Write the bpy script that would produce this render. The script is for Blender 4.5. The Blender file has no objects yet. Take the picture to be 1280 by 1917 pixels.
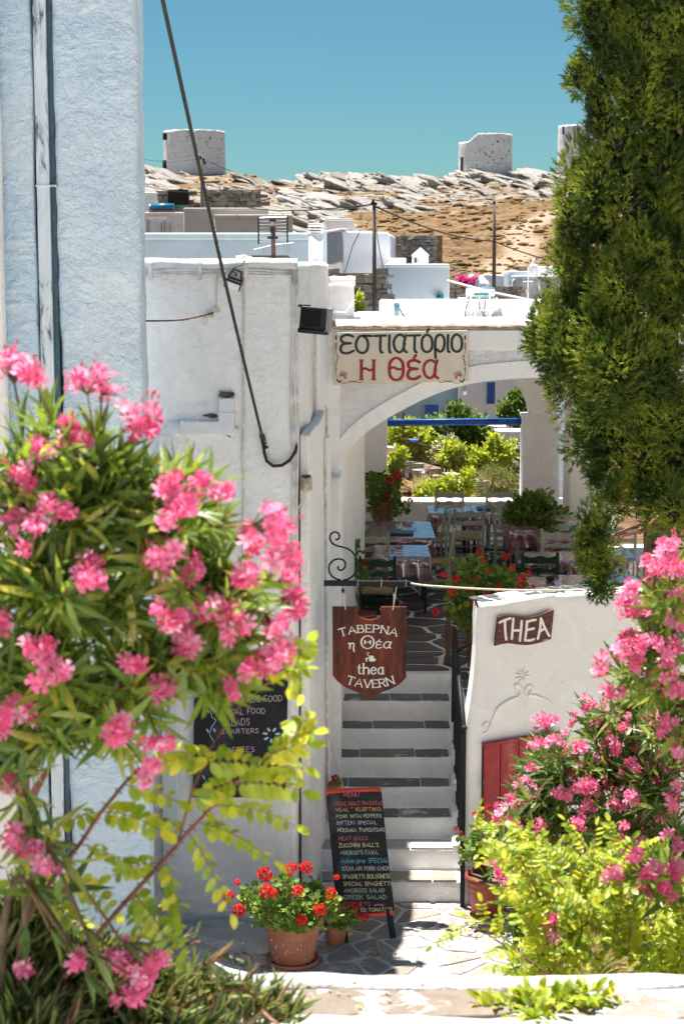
import bpy, math, random
import numpy as np
from mathutils import Vector, Matrix, noise

# ---------------------------------------------------------------- camera, sky, sun, exposure
SC = bpy.context.scene
COL = SC.collection
F = 3270.0                       # focal length of the photograph in its own pixels
CX, CY = 640.0, 958.5
PITCH = math.radians(8.14)
CAMZ = 5.1
cam_d = bpy.data.cameras.new("camera")
cam = bpy.data.objects.new("camera", cam_d)
COL.objects.link(cam)
cam.location = (0, 0, CAMZ)
cam.rotation_euler = (math.pi / 2 - PITCH, 0, 0)
cam_d.sensor_fit = 'VERTICAL'
cam_d.sensor_height = 36.0
cam_d.lens = F / 1917.0 * 36.0
cam_d.clip_start = 0.1
cam_d.clip_end = 6000
cam_d.dof.use_dof = True
cam_d.dof.focus_distance = 15.5
cam_d.dof.aperture_fstop = 6.8
SC.camera = cam

SUN_AZ = math.radians(-38.0)      # left of straight ahead
SUN_EL = math.radians(77.0)
world = bpy.data.worlds.new("World")
SC.world = world
world.use_nodes = True
wn = world.node_tree.nodes
wl = world.node_tree.links
wn.clear()
w_out = wn.new('ShaderNodeOutputWorld')
w_bg = wn.new('ShaderNodeBackground')
w_sky = wn.new('ShaderNodeTexSky')
w_sky.sky_type = 'NISHITA'
w_sky.sun_disc = False
w_sky.sun_elevation = SUN_EL
w_sky.sun_rotation = SUN_AZ
w_sky.altitude = 300
w_sky.air_density = 1.0
w_sky.dust_density = 0.3
w_sky.ozone_density = 3.0
w_tint = wn.new('ShaderNodeMix')
w_tint.data_type = 'RGBA'
w_tint.blend_type = 'MULTIPLY'
w_tint.inputs[0].default_value = 1.0
w_tint.inputs[7].default_value = (0.38, 0.65, 0.685, 1)
wl.new(w_sky.outputs[0], w_tint.inputs[6])
wl.new(w_tint.outputs[2], w_bg.inputs[0])
w_bg.inputs[1].default_value = 0.05
wl.new(w_bg.outputs[0], w_out.inputs[0])

sun_d = bpy.data.lights.new("sun", 'SUN')
sun_d.energy = 4.8
sun_d.angle = math.radians(0.53)
sun_d.color = (1.0, 0.965, 0.92)
sun = bpy.data.objects.new("sun", sun_d)
COL.objects.link(sun)
SUNV = Vector((math.cos(SUN_EL) * math.sin(SUN_AZ), math.cos(SUN_EL) * math.cos(SUN_AZ), math.sin(SUN_EL)))
sun.rotation_euler = SUNV.to_track_quat('Z', 'Y').to_euler()
sun.location = (0, 0, 60)

SC.view_settings.view_transform = 'Standard'
SC.view_settings.look = 'None'
SC.view_settings.exposure = 1.38
SC.view_settings.gamma = 1.0
SC.render.engine = 'CYCLES'
SC.cycles.use_denoising = True
SC.cycles.max_bounces = 10
SC.cycles.diffuse_bounces = 8
SC.cycles.transmission_bounces = 4
SC.cycles.transparent_max_bounces = 4
SC.cycles.sample_clamp_indirect = 6.0

# ---------------------------------------------------------------- helpers
def ray(px, py):
    """direction of the line of sight through a point of the photograph, scaled to unit depth"""
    a = (px - CX) / F
    b = (CY - py) / F
    y = math.cos(PITCH) + b * math.sin(PITCH)
    z = -math.sin(PITCH) + b * math.cos(PITCH)
    return Vector((a / y, 1.0, z / y))

def at(px, py, D):
    d = ray(px, py)
    return Vector((d.x * D, D, CAMZ + d.z * D))

def atz(px, py, z):
    d = ray(px, py)
    D = (z - CAMZ) / d.z
    return Vector((d.x * D, D, z))

def zof(py, D):
    return CAMZ + ray(640, py).z * D

def xof(px, D, py=958):
    return ray(px, py).x * D

def topx(p):
    """the pixel a point falls on (used to rank pieces by how large they show)"""
    c, s = math.cos(PITCH), math.sin(PITCH)
    y, z = p[1], p[2] - CAMZ
    dep = y * c - z * s
    up = y * s + z * c
    if dep <= 0.05:
        return (-9999, -9999, 1)
    return (CX + F * p[0] / dep, CY - F * up / dep, dep)

class Plane:
    def __init__(self, p, n):
        self.p = Vector(p); self.n = Vector(n).normalized()
        if self.n.y > 0: self.n = -self.n
    def on(self, px, py, off=0.0):
        d = ray(px, py)
        o = Vector((0, 0, CAMZ))
        t = (self.p + self.n * off - o).dot(self.n) / d.dot(self.n)
        return o + d * t

def R(a): return math.radians(a)

class MB:
    def __init__(self):
        self.v = []; self.f = []; self.m = []
    def add(self, vs, fs, m=0):
        k = len(self.v)
        self.v.extend([tuple(p) for p in vs])
        for q in fs:
            self.f.append(tuple(i + k for i in q)); self.m.append(m)
        return self
    def box(self, c, s, rz=0.0, m=0, rot=None, taper=1.0):
        M = rot if rot is not None else Matrix.Rotation(rz, 3, 'Z')
        c = Vector(c); vs = []
        for z in (-1, 1):
            t = taper if z > 0 else 1.0
            for x, y in ((-1, -1), (1, -1), (1, 1), (-1, 1)):
                vs.append(c + M @ Vector((x * s[0] / 2 * t, y * s[1] / 2 * t, z * s[2] / 2)))
        self.add(vs, [(3, 2, 1, 0), (4, 5, 6, 7), (0, 1, 5, 4), (1, 2, 6, 5), (2, 3, 7, 6), (3, 0, 4, 7)], m)
        return self
    def bar(self, a, b, w, h, up=(0, 0, 1), m=0):
        a = Vector(a); b = Vector(b); d = (b - a).normalized()
        u = Vector(up)
        if abs(d.dot(u)) > 0.99: u = Vector((0, 1, 0))
        x = d.cross(u).normalized(); z = x.cross(d).normalized()
        vs = []
        for p in (a, b):
            for sx, sz in ((-1, -1), (1, -1), (1, 1), (-1, 1)):
                vs.append(p + x * sx * w / 2 + z * sz * h / 2)
        self.add(vs, [(3, 2, 1, 0), (4, 5, 6, 7), (0, 1, 5, 4), (1, 2, 6, 5), (2, 3, 7, 6), (3, 0, 4, 7)], m)
        return self
    def tube(self, pts, r, n=8, m=0, cap=True):
        pts = [Vector(p) for p in pts]
        rs = r if hasattr(r, '__len__') else [r] * len(pts)
        vs = []; fs = []
        ref = Vector((0.13, 0.27, 0.95)).normalized()
        for i, p in enumerate(pts):
            d = (pts[min(i + 1, len(pts) - 1)] - pts[max(i - 1, 0)])
            if d.length < 1e-9: d = Vector((0, 0, 1))
            d.normalize()
            x = d.cross(ref)
            if x.length < 0.05: x = d.cross(Vector((1, 0, 0)))
            x.normalize(); y = d.cross(x).normalized()
            for k in range(n):
                a = 2 * math.pi * k / n
                vs.append(p + (x * math.cos(a) + y * math.sin(a)) * rs[i])
        for i in range(len(pts) - 1):
            for k in range(n):
                k2 = (k + 1) % n
                fs.append((i * n + k, i * n + k2, (i + 1) * n + k2, (i + 1) * n + k))
        if cap:
            fs.append(tuple(range(n))[::-1]); fs.append(tuple((len(pts) - 1) * n + k for k in range(n)))
        self.add(vs, fs, m)
        return self
    def lathe(self, prof, c=(0, 0, 0), n=28, m=0, wob=0.0, seed=0):
        c = Vector(c); vs = []; fs = []
        for i, (r, z) in enumerate(prof):
            for k in range(n):
                a = 2 * math.pi * k / n
                rr = r * (1 + wob * noise.noise(Vector((math.cos(a) * 2 + seed, math.sin(a) * 2, z * 3))))
                vs.append(c + Vector((rr * math.cos(a), rr * math.sin(a), z)))
        for i in range(len(prof) - 1):
            for k in range(n):
                k2 = (k + 1) % n
                fs.append((i * n + k, i * n + k2, (i + 1) * n + k2, (i + 1) * n + k))
        fs.append(tuple(range(n))[::-1]); fs.append(tuple((len(prof) - 1) * n + k for k in range(n)))
        self.add(vs, fs, m)
        return self
    def prism(self, poly, d, m=0):
        """poly: 3-D points of one face, d: the vector to the opposite face"""
        n = len(poly); d = Vector(d)
        vs = [Vector(p) for p in poly] + [Vector(p) + d for p in poly]
        nrm = Vector((0, 0, 0))
        for i in range(n):
            a = vs[i]; b = vs[(i + 1) % n]
            nrm += Vector(((a.y - b.y) * (a.z + b.z), (a.z - b.z) * (a.x + b.x), (a.x - b.x) * (a.y + b.y)))
        flip = nrm.dot(d) > 0
        fs = [tuple(range(n)), tuple(range(n, 2 * n))[::-1]] + [((i + 1) % n, i, i + n, (i + 1) % n + n) for i in range(n)]
        if flip: fs = [q[::-1] for q in fs]
        self.add(vs, fs, m)
        return self
    def blob(self, c, r, seed=0, sub=2, amp=0.35, rot=None, m=0):
        vs, fs = ico(sub)
        c = Vector(c); out = []
        for v in vs:
            k = 1 + amp * noise.noise(v * 1.6 + Vector((seed * 3.1, seed * 1.7, 0)))
            p = Vector((v.x * r[0] * k, v.y * r[1] * k, v.z * r[2] * k))
            if rot is not None: p = rot @ p
            out.append(c + p)
        self.add(out, fs, m)
        return self
    def mesh(self, name, mats, smooth=False):
        me = bpy.data.meshes.new(name)
        me.from_pydata(self.v, [], self.f)
        if not isinstance(mats, (list, tuple)): mats = [mats]
        for mt in mats: me.materials.append(mt)
        if len(mats) > 1: me.polygons.foreach_set('material_index', self.m)
        if smooth: me.polygons.foreach_set('use_smooth', [True] * len(me.polygons))
        me.update()
        return me
    def build(self, name, mats, parent=None, smooth=False, bevel=0.0, seg=2, kind=None, label=None, angle=35):
        me = self.mesh(name, mats, smooth or bevel > 0)
        o = link(name, me, parent)
        if bevel > 0:
            b = o.modifiers.new('bevel', 'BEVEL'); b.width = bevel; b.segments = seg
            b.limit_method = 'ANGLE'; b.angle_limit = R(angle); b.harden_normals = True
        if kind: o['kind'] = kind
        if label: o['label'] = label
        return o

_ico = {}
def ico(sub):
    if sub in _ico: return _ico[sub]
    t = (1 + 5 ** .5) / 2
    vs = [Vector(p).normalized() for p in [(-1, t, 0), (1, t, 0), (-1, -t, 0), (1, -t, 0), (0, -1, t), (0, 1, t), (0, -1, -t), (0, 1, -t), (t, 0, -1), (t, 0, 1), (-t, 0, -1), (-t, 0, 1)]]
    fs = [(0, 11, 5), (0, 5, 1), (0, 1, 7), (0, 7, 10), (0, 10, 11), (1, 5, 9), (5, 11, 4), (11, 10, 2), (10, 7, 6), (7, 1, 8), (3, 9, 4), (3, 4, 2), (3, 2, 6), (3, 6, 8), (3, 8, 9), (4, 9, 5), (2, 4, 11), (6, 2, 10), (8, 6, 7), (9, 8, 1)]
    for _ in range(sub - 1):
        cache = {}; nf = []
        def mid(a, b):
            k = (min(a, b), max(a, b))
            if k not in cache:
                cache[k] = len(vs); vs.append(((vs[a] + vs[b]) / 2).normalized())
            return cache[k]
        for a, b, c in fs:
            ab, bc, ca = mid(a, b), mid(b, c), mid(c, a)
            nf += [(a, ab, ca), (b, bc, ab), (c, ca, bc), (ab, bc, ca)]
        fs = nf
    _ico[sub] = (vs, fs)
    return _ico[sub]

def link(name, data, parent=None):
    o = bpy.data.objects.new(name, data)
    COL.objects.link(o)
    if parent is not None:
        o.parent = parent
        if parent.type == 'EMPTY' and parent.get('_w', 1):
            o.matrix_parent_inverse = Matrix.LocRotScale(parent.location, parent.rotation_euler, (1, 1, 1)).inverted()
    return o

def thing(name, label, cat, loc=(0, 0, 0), rz=0.0, group=None, local=False):
    o = bpy.data.objects.new(name, None)
    COL.objects.link(o)
    o.empty_display_size = 0.1
    o.location = loc; o.rotation_euler = (0, 0, rz)
    if local: o['_w'] = 0
    tag(o, label, cat, group)
    return o

def tag(o, label=None, cat=None, group=None, kind=None):
    if label: o['label'] = label
    if cat: o['category'] = cat
    if group: o['group'] = group
    if kind: o['kind'] = kind
    return o

def copy_tree(o, parent=None):
    c = o.copy(); COL.objects.link(c)
    if parent is not None: c.parent = parent
    for ch in KIDS.get(o.name, []) or [x for x in o.children]:
        copy_tree(ch, c)
    return c
KIDS = {}

def soft_prism(name, foot, z0, z1, mats, parent=None, seg=0.14, amp=0.007, rad=0.03, seed=0.0, cap=True, lean=0.0):
    """upright wall volume on a footprint (counter-clockwise), with hand-plastered uneven faces and rounded edges"""
    pts = []
    n = len(foot)
    foot = [Vector((p[0], p[1], 0)) for p in foot]
    for i in range(n):
        a = foot[i - 1]; b = foot[i]; c = foot[(i + 1) % n]
        r = min(rad, (b - a).length * .4, (c - b).length * .4)
        p0 = b + (a - b).normalized() * r; p1 = b + (c - b).normalized() * r
        for t in (0, .33, .67, 1):
            q = p0 * (1 - t) ** 2 + b * 2 * t * (1 - t) + p1 * t * t
            pts.append(q)
        m = b + (c - b); L = (c - b).length - 2 * r
        k = max(1, int(L / seg))
        e = b + (c - b).normalized() * r; g = c - (c - b).normalized() * r
        for j in range(1, k):
            pts.append(e.lerp(g, j / k))
    cen = sum(pts, Vector((0, 0, 0))) / len(pts)
    N = len(pts)
    kz = max(1, int((z1 - z0 - rad) / seg))
    rows = [(z0 + (z1 - rad - z0) * j / kz, 0.0) for j in range(kz + 1)] + [(z1 - rad * .35, rad * .3), (z1, rad)]
    vs = []; fs = []
    nrm = []
    for i in range(N):
        d = (pts[(i + 1) % N] - pts[i - 1]).normalized()
        nrm.append(Vector((d.y, -d.x, 0)))
    for z, ins in rows:
        for i in range(N):
            p = pts[i] - nrm[i] * ins
            q = Vector((p.x, p.y, z))
            k = noise.noise(Vector((q.x * 1.7 + seed, q.y * 1.7, q.z * 1.7))) * .65 + noise.noise(q * 5.5 + Vector((seed, 0, 0))) * .35
            q += nrm[i] * (k * amp) + Vector((0, 0, k * amp * .8 if z >= z1 - rad else 0))
            vs.append(q)
    for j in range(len(rows) - 1):
        for i in range(N):
            i2 = (i + 1) % N
            fs.append((j * N + i, j * N + i2, (j + 1) * N + i2, (j + 1) * N + i))
    if cap: fs.append(tuple((len(rows) - 1) * N + i for i in range(N)))
    mb = MB(); mb.add(vs, fs)
    return mb.build(name, mats, parent, smooth=True)

def poly_slab(name, pts2, D, thick, mat, parent=None, seg=0.12, amp=0.004, bevel=0.012, seed=0, plane=None):
    """outline given as (x, z) metres at depth D, extruded backwards"""
    out = []
    n = len(pts2)
    for i in range(n):
        a = Vector(pts2[i]); b = Vector(pts2[(i + 1) % n])
        k = max(1, int((b - a).length / seg))
        for j in range(k):
            p = a.lerp(b, j / k)
            e = noise.noise(Vector((p.x * 3 + seed, p.y * 3, seed))) * amp
            f = noise.noise(Vector((p.x * 3, p.y * 3 + seed, 7 + seed))) * amp
            out.append(Vector((p.x + e, D, p.y + f)))
    mb = MB(); mb.prism(out, (0, thick, 0))
    return mb.build(name, mat, parent, bevel=bevel)

# ---------------------------------------------------------------- materials
def new_mat(name):
    m = bpy.data.materials.new(name); m.use_nodes = True
    nt = m.node_tree; b = nt.nodes['Principled BSDF']
    return m, nt, b

def nd(nt, t, **kw):
    n = nt.nodes.new(t)
    for k, v in kw.items():
        if k in n.bl_rna.properties: setattr(n, k, v)
    return n

def ramp(nt, src, stops):
    r = nt.nodes.new('ShaderNodeValToRGB')
    el = r.color_ramp.elements
    while len(el) < len(stops): el.new(0.5)
    for e, (p, c) in zip(el, stops):
        e.position = p; e.color = (c[0], c[1], c[2], 1) if hasattr(c, '__len__') else (c, c, c, 1)
    nt.links.new(src, r.inputs[0])
    return r

def coords(nt, scale=(1, 1, 1), rot=(0, 0, 0), obj=False):
    mp = nt.nodes.new('ShaderNodeMapping')
    mp.inputs['Scale'].default_value = scale; mp.inputs['Rotation'].default_value = rot
    if obj:
        t = nt.nodes.new('ShaderNodeTexCoord'); nt.links.new(t.outputs['Object'], mp.inputs[0])
    else:
        g = nt.nodes.new('ShaderNodeNewGeometry'); nt.links.new(g.outputs['Position'], mp.inputs[0])
    return mp.outputs[0]

def ntex(nt, vec, scale, detail=4, rough=0.55, dist=0.0):
    n = nt.nodes.new('ShaderNodeTexNoise')
    n.inputs['Scale'].default_value = scale; n.inputs['Detail'].default_value = detail
    n.inputs['Roughness'].default_value = rough; n.inputs['Distortion'].default_value = dist
    nt.links.new(vec, n.inputs['Vector'])
    return n.outputs['Fac']

def mixc(nt, fac, a, b, blend='MIX'):
    m = nt.nodes.new('ShaderNodeMix'); m.data_type = 'RGBA'; m.blend_type = blend
    for s, v in ((0, fac), (6, a), (7, b)):
        if hasattr(v, 'links') or hasattr(v, 'is_linked'): nt.links.new(v, m.inputs[s])
        elif s == 0: m.inputs[0].default_value = v
        else: m.inputs[s].default_value = (v[0], v[1], v[2], 1)
    return m.outputs[2]

def math_n(nt, op, a, b=0.0, c=None):
    m = nt.nodes.new('ShaderNodeMath'); m.operation = op
    for i, v in enumerate((a, b) if c is None else (a, b, c)):
        if hasattr(v, 'is_linked'): nt.links.new(v, m.inputs[i])
        else: m.inputs[i].default_value = v
    return m.outputs[0]

def bump(nt, b, h, strength=0.5, dist=0.01, prev=None):
    n = nt.nodes.new('ShaderNodeBump')
    n.inputs['Strength'].default_value = strength; n.inputs['Distance'].default_value = dist
    nt.links.new(h, n.inputs['Height'])
    if prev is not None: nt.links.new(prev, n.inputs['Normal'])
    nt.links.new(n.outputs[0], b.inputs['Normal'])
    return n.outputs[0]

def plaster(name, col=(0.8, 0.79, 0.78), dirt=(0.5, 0.47, 0.44), damt=0.35, bs=0.5, bd=0.012, blue=None, scale=1.0, rough=0.85, streak=True, brush=False):
    m, nt, b = new_mat(name)
    v = coords(nt)
    big = ntex(nt, v, 0.9 * scale, 5, .6)
    fine = ntex(nt, v, 14 * scale, 5, .6, .4)
    vfine = ntex(nt, v, 70 * scale, 3, .6)
    c = col
    sp = ramp(nt, ntex(nt, v, 3.1 * scale, 8, .72, .3), [(0.56, 0.0), (0.74, 1.0)]).outputs[0]
    f1 = math_n(nt, 'MULTIPLY', sp, damt)
    patch = ramp(nt, ntex(nt, v, 1.7 * scale, 4, .55, 1.2), [(0.44, 0.0), (0.5, .7), (0.60, .25), (.68, 1.)]).outputs[0]
    c = mixc(nt, math_n(nt, 'MULTIPLY', patch, .55), col, [x * .84 for x in col])
    c = mixc(nt, f1, c, dirt)
    if blue is not None:
        bl = ramp(nt, big, [(0.42, 0.0), (0.62, 1.0)]).outputs[0]
        c = mixc(nt, math_n(nt, 'MULTIPLY', bl, .8), c, blue)
    if streak:
        vs = coords(nt, (9, 9, .5))
        st = ramp(nt, ntex(nt, vs, 1.0, 4, .6), [(0.55, 0.0), (0.8, 1.0)]).outputs[0]
        c = mixc(nt, math_n(nt, 'MULTIPLY', st, damt * .6), c, dirt)
    # small chips and specks
    chip = ramp(nt, ntex(nt, v, 26 * scale, 2, .5), [(0.73, 0.0), (0.76, 1.0)]).outputs[0]
    c = mixc(nt, math_n(nt, 'MULTIPLY', chip, .35), c, (0.36, 0.3, 0.25))
    nt.links.new(c, b.inputs['Base Color'])
    b.inputs['Roughness'].default_value = rough
    b.inputs['Specular IOR Level'].default_value = 0.25
    h = math_n(nt, 'ADD', math_n(nt, 'MULTIPLY', fine, 1.0), math_n(nt, 'MULTIPLY', vfine, .25))
    h = math_n(nt, 'ADD', h, math_n(nt, 'MULTIPLY', big, 1.6))
    if brush:       # combed trowel strokes running down to the right
        vb = coords(nt, (5, 5, 26), (0, R(28), 0))
        w_ = ntex(nt, vb, 1.0, 4, .6, .6)
        pm = ramp(nt, big, [(.46, 0.), (.58, 1.)]).outputs[0]
        w_ = math_n(nt, 'MULTIPLY', w_, pm)
        h = math_n(nt, 'ADD', h, math_n(nt, 'MULTIPLY', w_, .45))
        f_ = ramp(nt, w_, [(.40, 0.), (.62, .6)]).outputs[0]  # raised strokes tinted paler as painted highlights
        nt.links.new(mixc(nt, f_, c, (.84, .88, .90)), b.inputs['Base Color'])
    bump(nt, b, h, bs, bd)
    return m

def simple(name, col, rough=0.6, var=0.12, scale=6.0, metal=0.0, bs=0.2, bd=0.004, spec=0.4, coat=0.0, dirt=None, damt=0.4, stretch=(1, 1, 1), obj=False):
    m, nt, b = new_mat(name)
    v = coords(nt, stretch, obj=obj)
    n1 = ntex(nt, v, scale, 6, .65)
    lo = [max(0, x * (1 - var * 2)) for x in col]; hi = [min(1, x * (1 + var * 2)) for x in col]
    c = ramp(nt, n1, [(0.3, lo), (0.7, hi)]).outputs[0]
    if dirt is not None:
        f = ramp(nt, ntex(nt, v, scale * .45, 8, .75, .5), [(0.52, 0.0), (0.62, 1.0)]).outputs[0]
        c = mixc(nt, math_n(nt, 'MULTIPLY', f, damt), c, dirt)
    nt.links.new(c, b.inputs['Base Color'])
    b.inputs['Roughness'].default_value = rough
    b.inputs['Metallic'].default_value = metal
    b.inputs['Specular IOR Level'].default_value = spec
    b.inputs['Coat Weight'].default_value = coat
    b.inputs['Coat Roughness'].default_value = 0.1
    if bs > 0: bump(nt, b, ntex(nt, v, scale * 6, 4, .6), bs, bd)
    return m

def leafmat(name, c1, c2, c3=None, trans=0.35, rough=0.45, spec=0.4, clump=None, objr=True, tt=(1.35, 1.3, .65)):
    """leaf colours vary leaf by leaf (per-leaf attribute plus object random)"""
    m, nt, b = new_mat(name)
    at_ = nt.nodes.new('ShaderNodeAttribute'); at_.attribute_name = 'rnd'
    oi = nt.nodes.new('ShaderNodeObjectInfo')
    s = math_n(nt, 'FRACT', math_n(nt, 'ADD', at_.outputs['Fac'], oi.outputs['Random'])) if objr else at_.outputs['Fac']
    stops = [(0.0, c1), (0.75, c2)] + ([(0.97, c3)] if c3 else [])
    c = ramp(nt, s, stops).outputs[0]
    v = coords(nt)
    n1 = ntex(nt, v, 60, 2, .5)
    c = mixc(nt, 0.25, c, ramp(nt, n1, [(.3, [x * .5 for x in c1]), (.7, [min(1, x * 1.5) for x in c2])]).outputs[0])
    if clump:
        c = mixc(nt, ramp(nt, ntex(nt, v, clump[0], 3, .6), [(.45, 0.), (.6, 1.)]).outputs[0], c, mixc(nt, .75, c, clump[1]))
    nt.links.new(c, b.inputs['Base Color'])
    b.inputs['Roughness'].default_value = rough
    b.inputs['Specular IOR Level'].default_value = spec
    tr = nt.nodes.new('ShaderNodeBsdfTranslucent')
    tc = mixc(nt, 1.0, c, tt, 'MULTIPLY')
    nt.links.new(tc, tr.inputs[0])
    mx = nt.nodes.new('ShaderNodeMixShader'); mx.inputs[0].default_value = trans
    nt.links.new(b.outputs[0], mx.inputs[1]); nt.links.new(tr.outputs[0], mx.inputs[2])
    nt.links.new(mx.outputs[0], nt.nodes['Material Output'].inputs[0])
    return m

def stonemat(name, cols, rough=0.85, scale=3.0, bs=0.6, bd=0.02, spec=0.3, rnd=True, mortar=None, vein=0.4):
    m, nt, b = new_mat(name)
    v = coords(nt)
    n1 = ntex(nt, v, scale, 8, .7, .6)
    oi = nt.nodes.new('ShaderNodeObjectInfo')
    at_ = nt.nodes.new('ShaderNodeAttribute'); at_.attribute_name = 'rnd'
    s = math_n(nt, 'FRACT', math_n(nt, 'ADD', oi.outputs['Random'], at_.outputs['Fac']))
    s = math_n(nt, 'ADD', math_n(nt, 'MULTIPLY', s, .5), math_n(nt, 'MULTIPLY', n1, .5))
    k = len(cols)
    c = ramp(nt, s, [(0.15 + .7 * i / (k - 1), cc) for i, cc in enumerate(cols)]).outputs[0]
    f = ramp(nt, ntex(nt, v, scale * 5, 6, .7, .3), [(0.35, 0.55), (0.6, 1.0)]).outputs[0]
    c = mixc(nt, vein, c, f, 'MULTIPLY')
    if mortar is not None:
        mf = ramp(nt, ntex(nt, v, scale * 1.4, 7, .75, .4), [(0.56, 0.0), (0.63, 1.0)]).outputs[0]
        c = mixc(nt, mf, c, mortar)
    nt.links.new(c, b.inputs['Base Color'])
    b.inputs['Roughness'].default_value = rough
    b.inputs['Specular IOR Level'].default_value = spec
    bump(nt, b, ntex(nt, v, scale * 6, 7, .7, .2), bs, bd)
    return m

# ---------------------------------------------------------------- instanced small pieces
def frames(pos, d, up, scale):
    """4x4 matrices from numpy arrays: local Y along d, local Z towards up"""
    d = d / (np.linalg.norm(d, axis=1, keepdims=True) + 1e-9)
    x = np.cross(d, up); x /= (np.linalg.norm(x, axis=1, keepdims=True) + 1e-9)
    z = np.cross(x, d)
    M = np.zeros((len(pos), 4, 4))
    s = scale[:, None] if scale.ndim == 1 else scale
    if scale.ndim == 1: s = np.repeat(s, 3, axis=1)
    M[:, :3, 0] = x * s[:, :1]; M[:, :3, 1] = d * s[:, 1:2]; M[:, :3, 2] = z * s[:, 2:3]
    M[:, :3, 3] = pos; M[:, 3, 3] = 1
    return M

def tri_template(vs, fs):
    t = []
    for q in fs:
        for i in range(1, len(q) - 1): t.append((q[0], q[i], q[i + 1]))
    return np.array(vs, float), np.array(t, int)

def joined(name, tmpl, Ms, mat, parent=None, rnd=None, seed=1, smooth=False, kind='stuff'):
    tv, tf = tmpl
    k = len(Ms)
    if k == 0: return None
    h = np.concatenate([tv, np.ones((len(tv), 1))], 1)
    V = np.einsum('kij,nj->kni', Ms[:, :3, :], h).reshape(-1, 3)
    T = (tf[None] + (np.arange(k) * len(tv))[:, None, None]).reshape(-1, 3)
    me = bpy.data.meshes.new(name)
    me.vertices.add(len(V)); me.vertices.foreach_set('co', V.astype('f').ravel())
    me.loops.add(T.size); me.loops.foreach_set('vertex_index', T.astype('i').ravel())
    me.polygons.add(len(T)); me.polygons.foreach_set('loop_start', np.arange(0, T.size, 3, dtype='i'))
    me.polygons.foreach_set('loop_total', np.full(len(T), 3, dtype='i'))
    if smooth: me.polygons.foreach_set('use_smooth', np.ones(len(T), dtype=bool))
    me.update(calc_edges=True)
    a = me.attributes.new('rnd', 'FLOAT', 'POINT')
    if rnd is None: rnd = np.random.RandomState(seed).rand(k)
    a.data.foreach_set('value', np.repeat(rnd, len(tv)).astype('f'))
    me.materials.append(mat)
    o = link(name, me, parent)
    if kind: o['kind'] = kind
    return o

def tmpl_mesh(name, tmpl, mat, smooth=True):
    me = bpy.data.meshes.new(name)
    me.from_pydata([tuple(v) for v in tmpl[0]], [], [tuple(int(i) for i in t) for t in tmpl[1]])
    me.materials.append(mat)
    if smooth: me.polygons.foreach_set('use_smooth', [True] * len(me.polygons))
    return me

def spread_parts(name, restname, tmpls, Ms, mat, parent, limit=300, seed=1):
    """the largest on screen become parts of their own, the rest one joined part"""
    if len(Ms) == 0: return
    sc = []
    for M in Ms:
        p = M[:3, 3] + M[:3, 1] * .5
        u, v, dep = topx(p)
        size = np.linalg.norm(M[:3, 1]) * F / dep
        if u < -20 or u > 1300 or v < -20 or v > 1937: size *= 0.01
        sc.append(size)
    order = np.argsort(-np.array(sc))
    top = order[:limit]; rest = order[limit:]
    meshes = [tmpl_mesh(name, t, mat) for t in tmpls]
    for j, i in enumerate(top):
        o = bpy.data.objects.new(name, meshes[j % len(meshes)])
        COL.objects.link(o)
        o.parent = parent
        o.matrix_parent_inverse = Matrix.Translation(-parent.location) if parent.type == 'EMPTY' else Matrix.Identity(4)
        o.matrix_basis = Matrix(Ms[i].tolist())
    if len(rest):
        joined(restname, tmpls[0], Ms[rest], mat, parent, seed=seed, smooth=True)

# ---- templates
def t_lance(w=0.15, fold=0.35, curl=0.18, n=5):
    """lance-shaped leaf of unit length along Y"""
    prof = [math.sin(math.pi * min(1, (i / n) ** .8)) ** .8 * w / 2 if 0 < i < n else 0.004 for i in range(n + 1)]
    vs = []; fs = []
    for i in range(n + 1):
        y = i / n; z = -curl * y * y + .02
        wv = prof[i]
        vs += [(-wv, y, z + wv * fold), (0, y, z), (wv, y, z + wv * fold)]
    for i in range(n):
        a = i * 3
        fs += [(a, a + 1, a + 4, a + 3), (a + 1, a + 2, a + 5, a + 4)]
    return tri_template(vs, fs)

def t_oval(w=0.55, fold=0.25, curl=0.15, n=5):
    vs = []; fs = []
    for i in range(n + 1):
        y = i / n
        wv = math.sqrt(max(0.0, 1 - (2 * y - 1) ** 2)) * w / 2
        wv = max(wv, .015)
        z = -curl * y * y
        vs += [(-wv, y, z + wv * fold), (0, y, z), (wv, y, z + wv * fold)]
    for i in range(n):
        a = i * 3
        fs += [(a, a + 1, a + 4, a + 3), (a + 1, a + 2, a + 5, a + 4)]
    return tri_template(vs, fs)

def t_round(n=11, cup=0.22, notch=True):
    """scalloped round geranium leaf, hinge at origin"""
    vs = [(0, .42, -.05)]; fs = []
    for i in range(n * 2):
        a = -math.pi / 2 + 2 * math.pi * (i + .5) / (n * 2)
        r = .5 * (1.0 if i % 2 else .9)
        if i in (0, n * 2 - 1): r *= .65
        vs.append((r * math.cos(a), .42 + r * math.sin(a), cup * (r * 2) ** 2 * .35 + (.03 if i % 4 < 2 else -.03)))
    N = n * 2
    for i in range(N): fs.append((0, 1 + i, 1 + (i + 1) % N))
    return tri_template(vs, fs)

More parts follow.
